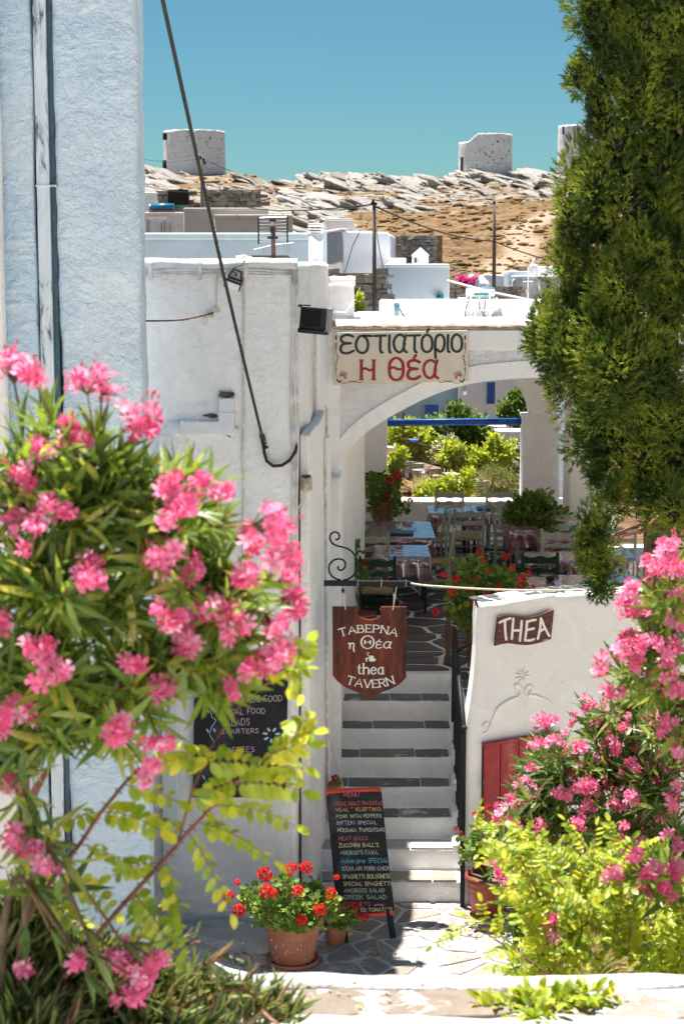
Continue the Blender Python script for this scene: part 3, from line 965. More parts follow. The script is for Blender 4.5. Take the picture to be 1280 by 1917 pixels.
RIDGE = [(-900, 300), (-300, 316), (200, 318), (300, 318), (400, 320), (470, 324), (520, 338), (600, 334), (700, 331), (800, 333), (860, 325), (905, 318), (960, 326), (1000, 318), (1050, 320), (1280, 300), (1700, 290), (2600, 330)]
def ridge_z(X, Y):
    u = X / 185.0 * F + 640
    for (a, ya), (b, yb) in zip(RIDGE, RIDGE[1:]):
        if a <= u <= b:
            y = ya + (yb - ya) * (u - a) / (b - a); break
    else: y = 330
    return zof(y, 185.0)
def hill_z(X, Y):
    n = noise.fractal(Vector((X * .055, Y * .055, 0)), 1.0, 2.0, 4) * .75
    n2 = noise.fractal(Vector((X * .3, Y * .3, 4)), 1.0, 2.0, 3) * .16
    if Y < 24: return -.2 + max(0, (Y - 22)) * .6 + 0 * n
    if Y < 34: return 1.0 + (Y - 24) * .06 + n2 * .3
    if Y < 60: return 1.6 - min(1, (Y - 34) / 8) * 1.1 + max(0, (Y - 48) / 12) * .6 + n2 * .4
    rz = ridge_z(X, Y) - .25
    t = (Y - 60) / 125.0
    if t <= 1: return 1.1 + (rz - 1.1) * (t * .8 + .2 * t * t) + (n * min(1, t * 3) * (1 - t) * 1.6 + n2 * 1.2)
    return rz - (t - 1) * 14 + n2
PATHPX = [(1100, 380), (1040, 402), (1000, 420), (960, 440), (985, 455), (975, 470), (945, 490), (930, 515)]
def hill_hit(px, py):
    d = ray(px, py); Y = 60.0
    while Y < 185:
        if hill_z(d.x * Y, Y) > CAMZ + d.z * Y: return Vector((d.x * Y, Y, hill_z(d.x * Y, Y)))
        Y += .6
    return None
def make_hill():
    nx, ny = 230, 200
    Ys = [22.0 + (i / ny) ** 1.25 * 238 for i in range(ny + 1)]
    V = []; rocky = []; path = []
    pth = [p for p in (hill_hit(*q) for q in PATHPX) if p is not None]
    for Y in Ys:
        for j in range(nx + 1):
            X = (-1 + 2 * j / nx) * (14 + Y * .42)
            V.append((X, Y, hill_z(X, Y)))
            u, v, _ = topx(V[-1])
            g = 1.0 if not (v > 398 and u > 640 + (v - 398) * 1.0) else 0.0
            if v > 372 + (1040 - u) * .10 and u > 860: g = 0.0
            if Y < 60: g = .0
            rocky.append(g)
            best = 9e9
            for a, b in zip(pth, pth[1:]):
                ab = b - a; p = Vector((X, Y, 0)); t = max(0, min(1, ((p.x - a.x) * ab.x + (p.y - a.y) * ab.y) / (ab.x ** 2 + ab.y ** 2 + 1e-6)))
                q = a + ab * t; dd = math.hypot(p.x - q.x, (p.y - q.y))
                best = min(best, dd)
            path.append(max(0.0, min(1.0, 1.6 - best / 1.0)))
    Fc = [(i * (nx + 1) + j, i * (nx + 1) + j + 1, (i + 1) * (nx + 1) + j + 1, (i + 1) * (nx + 1) + j) for i in range(ny) for j in range(nx)]
    mb = MB(); mb.add(V, Fc)
    o = mb.build('hill', M_HILL, smooth=True, kind='structure')
    for nm, dat in (('rocky', rocky), ('path', path)):
        a = o.data.attributes.new(nm, 'FLOAT', 'POINT'); a.data.foreach_set('value', dat)
    return o
hill = make_hill()

def is_rocky(u, v):
    if v > 398 and u > 640 + (v - 398) * 1.0:
        return False
    if u > 860 and v > 372 + (1040 - u) * .10: return False
    return True
def make_rocks():
    rg = random.Random(5)
    var = []
    for k in range(12):
        mb = MB()
        vs, fs = ico(3)
        out = []
        for v in vs:
            # slabs with flat broken faces
            p = Vector((v.x, v.y, max(-.7, min(.62 + .1 * noise.noise(v * 2 + Vector((k, 0, 0))), v.z))))
            k1 = 1 + .42 * noise.noise(v * 1.3 + Vector((k * 5.3, 0, 0))) + .22 * noise.noise(v * 3.7 + Vector((0, k * 2.3, 0)))
            out.append((p.x * k1, p.y * k1, p.z * (1 + .35 * noise.noise(v * 5 + Vector((0, 0, k))))))
        mb.add(out, fs)
        me = mb.mesh('rock', M_ROCK)
        var.append(me)
    n = 0; tries = 0
    extra = []
    while tries < 24000 and n < 1500:
        tries += 1
        u = rg.uniform(262, 1060); v = rg.uniform(318, 500)
        if not is_rocky(u, v): continue
        if rg.random() < (v - 330) / 300 : continue
        p = hill_hit(u, v)
        if p is None: continue
        clump = noise.noise(Vector((p.x * .06, p.y * .035, 3)))
        if clump < -.02 and rg.random() < .88: continue
        big = rg.random() < .2
        L_ = rg.uniform(1.5, 3.0) if big else rg.uniform(.35, 1.2)
        L_ *= .38 + .42 * p.y / 185
        sc = Vector((L_, L_ * rg.uniform(.5, .9), L_ * rg.uniform(.16, .32)))
        rot = Matrix.Rotation(rg.uniform(-.5, .5), 3, 'Z') @ Matrix.Rotation(R(rg.uniform(8, 26)), 3, 'Y') @ Matrix.Rotation(R(rg.uniform(2, 20)), 3, 'X')
        if n < 300 and big or (n >= 300):
            pass
        extra.append((L_ / p.y, p + Vector((0, 0, -sc.z * .1)), rot, sc, rg.randrange(12)))
        n += 1
    extra.sort(key=lambda e: -e[0])
    for s_, p, rot, sc, k in extra[:290]:
        o = bpy.data.objects.new('rock', var[k]); COL.objects.link(o); o.parent = hill
        o.matrix_basis = Matrix.LocRotScale(p, rot.to_quaternion(), sc)
    mb = MB()
    for s_, p, rot, sc, k in extra[290:]:
        me = var[k]
        vs, fs = ico(2)
        mb.blob(p, sc * .9, seed=k, sub=2, amp=.6, rot=rot)
    mb.build('small_rocks', M_ROCK, hill, kind='stuff')
make_rocks()

def make_scrub():
    rg = np.random.RandomState(3); P = []; Sx = []
    r2 = random.Random(9)
    tries = 0
    while len(P) < 2000 and tries < 9000:
        tries += 1
        u = r2.uniform(262, 1070); v = r2.uniform(322, 520)
        p = hill_hit(u, v)
        if p is None: continue
        if noise.noise(Vector((p.x * .12, p.y * .08, 9))) < -.1 and r2.random() < .7: continue
        s = r2.uniform(.05, .2) * (.35 + .9 * p.y / 185) * (2.0 if r2.random() < .14 else 1)
        P.append(p + Vector((0, 0, s * .15))); Sx.append((s * r2.uniform(.9, 1.7), s, s * r2.uniform(.4, .7)))
    vs, fs = ico(1)
    vv = [v * (1 + .6 * noise.noise(v * 2.5) + (.35 if i % 3 == 0 else 0)) for i, v in enumerate(vs)]
    T = (np.array([tuple(v) for v in vv]), np.array(fs))
    P = np.array([tuple(p) for p in P]); n = len(P)
    ang = rg.rand(n) * 6.28
    d = np.stack([np.cos(ang), np.sin(ang), np.zeros(n)], 1)
    Ms = frames(P, d, np.tile([0, 0, 1.0], (n, 1)), np.array(Sx))
    o = joined('hill_scrub', T, Ms, M_SCRUB, None, seed=4)
    tag(o, kind='stuff')
make_scrub()

# ---- irregular flagstones: Voronoi cells inside a region
def voronoi(region, pts, gap, rg, smooth=True):
    """cells of the points clipped to a convex region, shrunk by gap"""
    cells = []
    for i, p in enumerate(pts):
        poly = list(region)
        for j, q in enumerate(pts):
            if i == j: continue
            dx, dy = q[0] - p[0], q[1] - p[1]
            l = math.hypot(dx, dy)
            if l > 2.2: continue
            nx, ny = dx / l, dy / l
            lim = (p[0] + q[0]) / 2 * nx + (p[1] + q[1]) / 2 * ny - gap / 2
            out = []
            for k in range(len(poly)):
                a, b = poly[k - 1], poly[k]
                da = a[0] * nx + a[1] * ny - lim; db = b[0] * nx + b[1] * ny - lim
                if (da <= 0) != (db <= 0):
                    t = da / (da - db); out.append((a[0] + (b[0] - a[0]) * t, a[1] + (b[1] - a[1]) * t))
                if db <= 0: out.append(b)
            poly = out
            if len(poly) < 3: break
        if len(poly) < 3: continue
        area = abs(sum(poly[k - 1][0] * poly[k][1] - poly[k][0] * poly[k - 1][1] for k in range(len(poly)))) / 2
        if area < .006: continue
        # knock the corners off
        out = []
        n = len(poly)
        for k in range(n):
            a, b, c = poly[k - 1], poly[k], poly[(k + 1) % n]
            f = .09
            out.append((b[0] + (a[0] - b[0]) * f, b[1] + (a[1] - b[1]) * f))
            out.append((b[0] + (c[0] - b[0]) * f, b[1] + (c[1] - b[1]) * f))
        cells.append(out)
    return cells

def grid_pts(x0, x1, y0, y1, sx, sy, rg, j=.42):
    out = []
    y = y0; r = 0
    while y < y1:
        x = x0 + (sx / 2 if r % 2 else 0)
        while x < x1:
            out.append((x + rg.uniform(-j, j) * sx, y + rg.uniform(-j, j) * sy)); x += sx
        y += sy; r += 1
    return out

def flagstones(parent, name, region, pts, gap, z, h, mat, rg, zf=None):
    for c in voronoi(region, pts, gap, rg):
        dz = rg.uniform(-.002, .005)
        cx = sum(p[0] for p in c) / len(c); cy = sum(p[1] for p in c) / len(c)
        mb = MB()
        zz = lambda x, y: (zf(x, y) if zf else z)
        n = len(c)
        ring0 = [(x, y, zz(x, y) - .03) for x, y in c]
        ring1 = [(x, y, zz(x, y) + h * .6 + dz) for x, y in c]
        ring2 = [(cx + (x - cx) * .93, cy + (y - cy) * .93, zz(x, y) + h + dz) for x, y in c]
        vs = ring0 + ring1 + ring2
        fs = []
        for k in range(n):
            k2 = (k + 1) % n
            fs += [(k, k2, n + k2, n + k), (n + k, n + k2, 2 * n + k2, 2 * n + k)]
        fs.append(tuple(2 * n + k for k in range(n)))
        mb.add(vs, fs)
        me = mb.mesh(name, mat, smooth=False)
        o = bpy.data.objects.new(name, me); COL.objects.link(o); o.parent = parent

# ---- lower alley paving
rg = random.Random(11)
def alley_z(x, y):
    z = .02 * noise.noise(Vector((x * 1.1, y * 1.1, 0)))
    # ground climbs towards the foot of the left wall
    k = max(0.0, min(1.0, (-.15 - x) / .9)) * max(0.0, min(1.0, (13.0 - y) / 1.4))
    return z + .30 * k * k
mb = MB()
nx, ny = 90, 90
V = []
for i in range(ny + 1):
    for j in range(nx + 1):
        x = -3.2 + 5.6 * j / nx; y = 9.0 + 5.2 * i / ny
        V.append((x, y, alley_z(x, y) + .008 * noise.noise(Vector((x * 9, y * 9, 0)))))
mb.add(V, [(i * (nx + 1) + j, i * (nx + 1) + j + 1, (i + 1) * (nx + 1) + j + 1, (i + 1) * (nx + 1) + j) for i in range(ny) for j in range(nx)])
alley = mb.build('alley_paving', M_MORT, smooth=True, kind='structure')
pts = grid_pts(-.5, 2.4, 11.0, 13.9, .29, .22, rg, .42)
flagstones(alley, 'paving_stone', [(-.6, 10.9), (2.3, 10.9), (2.3, 13.5), (-.6, 13.5)], pts, .038, 0, .009, M_PAVE, rg, zf=alley_z)

# ---- limewashed rock outcrop at the foot of the left walls
def rock_lump(name, c, r, seed, mat, label=None, amp=.4, parent=None, rot=None):
    mb = MB(); mb.blob(c, r, seed=seed, sub=4, amp=amp, rot=rot)
    # finer relief
    for i, p in enumerate(mb.v):
        q = Vector(p); k = noise.fractal(q * 5, 1.0, 2.0, 4) * .035
        mb.v[i] = (q.x + k, q.y - k, q.z + k)
    o = mb.build(name, mat, parent, smooth=True)
    return o
o = rock_lump('rock_slab', at(425, 1768, 12.35) + Vector((0, .1, -.03)), (.46, .34, .085), 3, M_ROCKW, rot=Matrix.Rotation(R(4), 3, 'Y'))
tag(o, 'flat grey-white limewashed boulder jutting out left of the big geranium pot', 'rock')
o = rock_lump('rock_outcrop', at(330, 1800, 11.9) + Vector((0, .1, -.16)), (.42, .5, .2), 8, M_ROCKW)
tag(o, 'limewashed rock hump at the foot of the pale blue wall', 'rock')
o = rock_lump('loose_stone', at(457, 1800, 12.05) + Vector((0, .05, .0)), (.055, .05, .045), 5, M_PAVE)
tag(o, 'small brown loose stone under the limewashed boulder', 'stone')

# ---- upper path and the stone edge close to the camera
ZL = 3.06
mb = MB(); V = []
nx, ny = 40, 40
for i in range(ny + 1):
    for j in range(nx + 1):
        x = -6 + 12 * j / nx; y = -14 + 18.3 * i / ny
        V.append((x, y, ZL - .12 + .02 * noise.noise(Vector((x, y, 0)))))
mb.add(V, [(i * (nx + 1) + j, i * (nx + 1) + j + 1, (i + 1) * (nx + 1) + j + 1, (i + 1) * (nx + 1) + j) for i in range(ny) for j in range(nx)])
tag(mb.build('upper_path', M_MORT, smooth=True), kind='structure')

edge = thing('stone_ledge', 'low whitewashed stone ledge across the bottom of the view with buff stones set in it', 'ledge', (0, 4.6, ZL))
def ledge_strip(y0, y1, z0, z1, name, mat, seed, amp=.026):
    mb = MB(); nx = 220; V = []; prof = [(0, z0), (0, z1 - .03), (.02, z1 - .008), (.06, z1), (.5, z1 + .004), (.94, z1), (.98, z1 - .008), (1, z1 - .03), (1, z0)]
    m = len(prof)
    for i in range(nx + 1):
        x = -2.6 + 5.2 * i / nx
        for t, z in prof:
            y = y0 + (y1 - y0) * t
            w = noise.noise(Vector((x * 3.2 + seed, t * 2, seed))) * amp + noise.noise(Vector((x * 11, t * 5, seed))) * amp * .4
            wz = (noise.noise(Vector((x * 5, y * 9, seed + 3))) * .012 + noise.noise(Vector((x * 1.3, y, seed + 7))) * .02) if z > z0 else 0
            V.append((x, y + w, z + wz))
    mb.add(V, [(i * m + j, (i + 1) * m + j, (i + 1) * m + j + 1, i * m + j + 1) for i in range(nx) for j in range(m - 1)])
    return mb.build(name, mat, edge, smooth=True)
ledge_strip(4.715, 4.80, .5, ZL + .004, 'white_border', M_LEDW, 1)
ledge_strip(4.40, 4.515, .5, ZL + .008, 'white_border', M_LEDW, 6, .03)
ledge_strip(4.50, 4.73, .5, ZL - .012, 'mortar_bed', M_LEDW, 9)
rg = random.Random(4)
x = -2.5
while x < 2.5:
    w = rg.uniform(.16, .42)
    mb = MB(); n = 14
    poly = []
    for k in range(n):
        a = 2 * math.pi * k / n
        px_ = x + w / 2 + (w / 2 - .008) * math.copysign(abs(math.cos(a)) ** .5, math.cos(a))
        py_ = 4.617 + .088 * math.copysign(abs(math.sin(a)) ** .6, math.sin(a)) + rg.uniform(-.006, .006)
        poly.append(Vector((px_, py_, ZL - .04)))
    mb.prism(poly, (0, 0, .04 + rg.uniform(-.004, .004)))
    mb.build('ledge_stone', M_LEDGE, edge, bevel=.006)
    x += w

# planted banks below the ledge
def bank(name, x0, x1, seed):
    mb = MB(); V = []; nx = ny = 30
    for i in range(ny + 1):
        for j in range(nx + 1):
            x = x0 + (x1 - x0) * j / nx; y = 4.82 + 5.0 * i / ny
            t = i / ny
            edgef = min(1.0, min(j, nx - j) / 4)
            z = (2.45 * (1 - t) ** 1.3 + .1) * (.6 + .4 * edgef) + .06 * noise.noise(Vector((x * 2, y * 2, seed)))
            if edgef == 0: z = -.2
            V.append((x, y, z))
    mb.add(V, [(i * (nx + 1) + j, i * (nx + 1) + j + 1, (i + 1) * (nx + 1) + j + 1, (i + 1) * (nx + 1) + j) for i in range(ny) for j in range(nx)])
    return tag(mb.build(name, M_BANK, smooth=True), kind='structure')
# unseen houses added behind the camera so their sunny walls light the shaded fronts
def bounce_house(x0, x1, y0, y1, z, label):
    o = thing('bounce_house', label, 'house', ((x0 + x1) / 2, y1, 0)); MB().box(((x0 + x1) / 2, (y0 + y1) / 2, (z + 2) / 2), (x1 - x0, y1 - y0, z - 2 + 0)).build('wall', M_FARW, o, bevel=.03)
    for q in (.3, .7): MB().box((x0 + (x1 - x0) * q, y1 + .01, 5.0), (.8, .06, 1.3)).build('shutter', M_BLUEP, o)
bounce_house(-9.5, -.8, -13, -7, 8.2, 'unseen white house added for bounce light behind the photographer on the left of the lane')
bounce_house(.9, 9.5, -13, -8, 7.4, 'unseen white house added for bounce light behind the photographer on the right of the lane')
mb = MB(); V = []
for i in range(21):
    for j in range(11):
        x = -.75 + 1.3 * j / 10; y = 4.8 + 5.2 * i / 20
        V.append((x, y, .02 + 1.6 * (1 - i / 20) ** 1.2))
mb.add(V, [(i * 11 + j, i * 11 + j + 1, (i + 1) * 11 + j + 1, (i + 1) * 11 + j) for i in range(20) for j in range(10)])
tag(mb.build('sloping_path', M_MORT, smooth=True), kind='structure')
bank('planted_bank', .55, 4.5, 1)
bank('planted_bank', -4.5, -.75, 5)
# ================================================================ LEFT BUILDING WITH PALE BLUE WALL (nearest)
DB = 11.0
xr = xof(263, DB, 400)
bw = thing('blue_washed_house', 'tall pale blue limewashed wall filling the upper left edge', 'house', (xr - 1, DB + .5, .2))
# wall to the right of the vertical trim, and to the left of it
xa = xof(106, DB, 400); xb = xof(66, DB, 400)
soft_prism('wall', [(xa, DB), (xr, DB), (xr - .15, DB + 1.6), (xa - .2, DB + 1.6)], .1, 8.2, M_BLUEW, bw, seg=.06, amp=.034, rad=.05, seed=2)
soft_prism('wall', [(-5.2, DB - .005), (xb, DB - .005), (xb, DB + 1.6), (-5.2, DB + 1.6)], .1, 8.2, M_BLUEW, bw, seg=.1, amp=.018, rad=.02, seed=5)
soft_prism('corner_pier', [(-5.3, DB - .16), (xof(10, DB, 400), DB - .16), (xof(10, DB, 400), DB - .02), (-5.3, DB - .02)], .1, 8.1, M_WHITE, bw, seg=.1, amp=.01, rad=.03, seed=7)
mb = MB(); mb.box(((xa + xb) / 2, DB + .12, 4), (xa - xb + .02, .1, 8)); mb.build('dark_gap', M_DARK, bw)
x1, x2 = xof(71, DB, 400), xof(95, DB, 400)
mb = MB(); mb.box(((x1 + x2) / 2, DB + .02, 4.1), (x2 - x1, .07, 8)); mb.build('painted_post', M_PEEL, bw, bevel=.006)
mb = MB(); mb.box(((x2 + xa) / 2, DB + .045, 4.1), (xa - x2 - .004, .07, 8)); mb.build('teal_post', M_TRIMT, bw, bevel=.004)
mb = MB(); mb.box(((x1 + x2) / 2 + .02, DB + .0, zof(348, DB)), (x2 - x1 + .05, .045, .012)); mb.build('post_strap', M_PEEL, bw)

# ================================================================ RESTAURANT CORNER BUILDING
D1 = 12.9
c0 = at(550, 700, D1).x
DA = 14.7
xA = at(614, 900, DA).x
cb = thing('corner_building', 'white flat-roofed building with cables along its top left of the arch', 'building', (-1, D1, 0))
ztop = zof(491, D1)
foot = [(-4.6, D1), (c0, D1), (at(561, 900, 13.3).x, 13.3), (at(580, 900, 13.55).x, 13.55), (at(584, 900, 13.9).x, 13.9), (at(600, 900, 14.0).x, 14.0), (xA, DA), (xA - .02, 16.2), (-4.6, 16.2)]
soft_prism('wall', foot, -.1, ztop, M_WHITE2, cb, seg=.07, amp=.013, rad=.03, seed=11)
# lower pilaster strip with sloping shoulder on the side wall
def px_pts(lst, D): return [at(u, v, D) for u, v in lst]
fl = at(560, 812, 13.28); fr = at(606, 765, 14.3)
mb = MB()
side = Vector((fr.x - c0, fr.y - D1, 0)).normalized(); sn = Vector((side.y, -side.x, 0))
def sidept(t, z, off=0.0):
    """point on the side wall: t from the corner (0) to the arch (1)"""
    p = Vector((c0, D1, 0)).lerp(Vector((xA, DA, 0)), t) + sn * off
    return Vector((p.x, p.y, z))
prof = [(.14, zof(815, 13.1)), (.3, zof(800, 13.3)), (.42, zof(795, 13.5)), (.55, zof(782, 13.7)), (.62, zof(770, 13.8)), (.62, .0), (.14, .0)]
mb.prism([sidept(t, z, .0) for t, z in prof], sn * .075)
mb.build('buttress', M_WHITE2, cb, bevel=.02)
mb = MB(); mb.prism([sidept(t, z, -.05) for t, z in ((.66, 3.7), (.78, 3.7), (.78, 0), (.66, 0))], sn * .13)
mb.build('pilaster', M_WHITE, cb, bevel=.02)
# roof edge: rounded parapet rim and plinth
mb = MB()
pr = [(D1 - .035, ztop - .055), (D1 - .045, ztop - .01), (D1 - .02, ztop + .022), (D1 + .12, ztop + .028), (D1 + .12, ztop - .05)]
V = []; m = len(pr); nx = 90
for i in range(nx + 1):
    x = -4.4 + (c0 + .03 + 4.4) * i / nx
    for y, z in pr:
        V.append((x, y + .010 * noise.noise(Vector((x * 5, 0, z * 3))), z + .012 * noise.noise(Vector((x * 4, y * 3, 2)))))
mb.add(V, [(i * m + j, (i + 1) * m + j, (i + 1) * m + (j + 1) % m, i * m + (j + 1) % m) for i in range(nx) for j in range(m)] + [tuple(nx * m + j for j in range(m))])
mb.build('parapet_rim', M_OLDW, cb, smooth=True)
mb = MB(); mb.prism([(-2.2, D1 + .02, -.1), (c0 - .1, D1 + .02, -.1), (c0 - .12, D1 + .02, zof(1738, D1) + .0), (-2.2, D1 + .02, zof(1735, D1) + .1)], (0, -.05, 0))
mb.build('plinth', M_WHITE2, cb, bevel=.02)
# second, lower roof steps behind, with ragged limewashed rims
def block(name, label, u0, u1, v, D, depth, mat=M_WHITE, rim=None, z0=0.0, cat='wall', seed=0, amp=.01):
    a, b = at(u0, v, D), at(u1, v, D)
    o = thing(name, label, cat, ((a.x + b.x) / 2, D, z0))
    soft_prism('wall', [(a.x, D), (b.x, D), (b.x, D + depth), (a.x, D + depth)], z0, a.z, mat, o, seg=.12, amp=amp, rad=.03, seed=seed)
    if rim:
        mb = MB(); pr = [(D - .02, a.z - .05), (D - .03, a.z + .0), (D, a.z + .03), (D + .15, a.z + .03), (D + .15, a.z - .05)]
        V = []; m = len(pr); nx = 30
        for i in range(nx + 1):
            x = a.x - .01 + (b.x - a.x + .02) * i / nx
            for y, z in pr: V.append((x, y + .014 * noise.noise(Vector((x * 9, 1, z * 3))), z + .016 * noise.noise(Vector((x * 11, y * 3, 5)))))
        mb.add(V, [(i * m + j, (i + 1) * m + j, (i + 1) * m + (j + 1) % m, i * m + (j + 1) % m) for i in range(nx) for j in range(m)] + [tuple(nx * m + j for j in range(m)), tuple(range(m))[::-1]])
        mb.build('rim', rim, o, smooth=True)
    return o
block('parapet_block', 'stained whitewashed chimney block above the left end of the arch wall', 613, 663, 524, 16.3, .9, M_OLDW, M_WHITE, 3.5, seed=31)
block('parapet_block', 'low limewashed roof upstand with ragged rim behind the corner floodlight', 553, 612, 500, 16.2, .25, M_WHITE, M_WHITE, 3.8, seed=33)
block('roof_step', 'lower limewashed step with ragged rim under the roof upstand', 553, 612, 524, 15.6, .55, M_WHITE, M_WHITE, 3.8, cat='roof step', seed=35)

# square stucco pipe on the facade
pp = thing('stucco_drain', 'boxy whitewashed drain bending across the facade below the corner of the roof', 'drain', at(380, 800, D1))
mb = MB()
w = .095
def fp(u, v, off=-.03): 
    p = at(u, v, D1); return Vector((p.x, D1 + off, p.z))
mb.bar(fp(425, 744), fp(425, 800), .115, .10, up=(0, -1, 0)); mb.build('upright', M_PIPEW, pp, bevel=.012)
mb = MB(); mb.bar(fp(438, 800), fp(338, 799), .10, .105, up=(0, -1, 0)); mb.build('cross_run', M_PIPEW, pp, bevel=.012)
mb = MB(); mb.tube([fp(340, 799, -.02), fp(324, 803, -.02), fp(315, 815, -.02), fp(313, 840, -.02)], .058, 10); mb.build('elbow', M_PIPEW, pp, smooth=True)
mb = MB(); mb.bar(fp(314, 812), fp(322, 1670), .13, .07, up=(0, -1, 0)); mb.build('downpipe', M_PIPEW, pp, bevel=.015)
mb = MB(); mb.tube([fp(425, 800, -.02), fp(437, 806, -.02), fp(431, 818, -.015)], [.05, .045, .02], 10); mb.build('bend', M_PIPEW, pp, smooth=True)
for i, (u, v) in enumerate(((425, 772), (424, 800), (372, 799), (345, 799))):
    mb = MB(); mb.box(fp(u, v, -.031), (.122 if i < 1 else .012, .11, .006 if i < 1 else .108)); mb.build('collar', M_PIPEW, pp)
mb = MB(); mb.blob(fp(424, 738, -.015), (.06, .03, .022), 3, 2, .8); mb.build('chipped_plaster', M_IRON, pp)
mb = MB(); mb.blob(fp(396, 778, -.002), (.055, .02, .016), 7, 2, .8); mb.build('chipped_plaster', M_IRON, pp)

# facade relief lines and thin cables along the top edge
for k, (dz, du) in enumerate(((502, 0), (506, 2), (510, 5), (514, 1))):
    pts = []
    for i in range(26):
        u = 262 + (546 - 262) * i / 25
        p = fp(u, dz + math.sin(i * .55 + k) * 1.3 + (1.2 if i % 7 == 3 else 0), -.03 - .006 * k); pts.append(p)
    mb = MB(); mb.tube(pts, .0085 if k != 1 else .012, 6)
    o = mb.build('roof_edge_cable', M_WIREW, smooth=True)
    tag(o, ['uppermost', 'second from top, thickest,', 'third from top', 'lowest'][k] + ' whitewashed cable clipped along the roof edge of the corner building', 'cable', 'cables along the roof edge')
clips = []
for i, u in enumerate((283, 375, 461)):
    o = MB().box(fp(u, 508, -.045), (.03, .03, .13)).build('cable_clip', M_WIREW, None, bevel=.006)
    tag(o, ['left', 'middle', 'right'][i] + 'most whitewashed clip holding the roof edge cables' if i != 1 else 'middle whitewashed clip holding the roof edge cables', 'clip', 'cable clips')
def wall_wire(name, label, pts, r, mat, cat='cable', group=None):
    mb = MB(); mb.tube(pts, r, 6); o = mb.build(name, mat, smooth=True); tag(o, label, cat, group); return o
wall_wire('wall_conduit', 'thin whitewashed conduit running straight down the facade below the small floodlight', [fp(456, 520, -.012)] + [fp(456 + math.sin(i) * 1.2, 540 + i * 28, -.012) for i in range(22)], .010, M_WIREW)
wall_wire('wall_wire', 'short painted wire hanging above the knotted rope', [fp(407, 505, -.012), fp(406, 540, -.012), fp(407, 575, -.014)], .006, M_WIREW)
for k, (o_, r_) in enumerate(((547, .011), (551, .008), (556, .010))):
    wall_wire('corner_cable', ['left', 'middle', 'right'][k] + (' painted cable running down the corner edge of the white building'), [fp(o_ + math.sin(i * .8 + k) * 1.6 + i * .08, 500 + i * 42, -.02 - .004 * k) for i in range(14)], r_, M_WIREW, group='cables down the corner')
wall_wire('side_conduit', 'straight whitewashed conduit down the shaded side wall', [sidept(.55 + .004 * i, zof(600 + i * 60, 13.7), .012 if i < 4 else .09) for i in range(0, 17)], .012, M_WIREW)
wall_wire('side_conduit', 'crooked conduit dropping from the side wall shoulder beside the arch foot', [sidept(.80, zof(768, 14), .02), sidept(.84, zof(772, 14), .025), sidept(.86, zof(800, 14), .025), sidept(.86, zof(870, 14), .02), sidept(.86, zof(960, 14), .02)], .013, M_WIREW)
o = MB().bar(sidept(.88, zof(868, 14.2), .03), sidept(.88, zof(1090, 14.2), .03), .05, .04).build('cable_duct', M_PIPEW, None, bevel=.005)
tag(o, 'white square cable duct on the pilaster above the sign bracket', 'duct')

# thick black service cable with its loop
mb = MB(); pts = []
p0 = at(296, -40, 8.6); p1 = fp(494, 828, -.03)
for i in range(22):
    t = i / 21; p = p0.lerp(p1, t); p.z -= .05 * math.sin(math.pi * t); pts.append(p)
mb.tube(pts, .0115, 8)
sc_ = thing('service_cable', 'thick black cable slanting down from the top to the corner of the white facade', 'cable', p1)
mb.build('cable_run', M_CABLE, sc_, smooth=True)
mb = MB(); mb.tube([fp(494, 826, -.03), fp(495, 845, -.05), fp(500, 862, -.05), fp(512, 871, -.05), fp(528, 870, -.05), fp(543, 860, -.045), fp(553, 845, -.035), fp(558, 828, -.02)], .0125, 8)
mb.build('loop', M_CABLE, sc_, smooth=True)
mb = MB(); mb.tube([fp(490, 812, -.03), fp(495, 832, -.03)], .02, 8); mb.tube([fp(491, 838, -.03), fp(502, 836, -.03)], .012, 6); mb.build('clamp', M_BLACKP, sc_, smooth=True)
rg = random.Random(2); mb = MB()
for i in range(26):
    t = rg.uniform(.2, 1); p = p0.lerp(p1, t); p.z -= .05 * math.sin(math.pi * t)
    mb.blob(p + Vector((.012, -.002, 0)), (.005, .005, .006), i, 1, .2)
mb.build('paint_spots', M_WIREW, sc_, kind='stuff')

# knotted rope with ring
rp = thing('rope', 'brown rope tied to a knob on the facade and hanging off to the left', 'rope', fp(400, 585))
mb = MB(); mb.tube([at(262, 586, 11.6)] + [fp(280 + i * 12, 592 + 4 * math.sin(math.pi * (i + 1) / 11) - max(0, i - 6) * 1.6, -.04 - (10 - i) * .08) for i in range(11)], .007, 6); mb.build('rope_strand', M_IRON, rp, smooth=True)
mb = MB()
for i, (u, v) in enumerate(((392, 588), (399, 583), (405, 578), (396, 592), (408, 583))): mb.blob(fp(u, v, -.03), (.02, .016, .014), i, 2, .5)
mb.build('knot', M_CORD, rp, smooth=True)
mb = MB(); mb.tube([fp(385, 592, -.04), fp(381, 600, -.04), fp(383, 609, -.04), fp(387, 608, -.04), fp(389, 598, -.04), fp(387, 591, -.04)], .005, 6); mb.build('rope_loop', M_WIREW, rp, smooth=True)

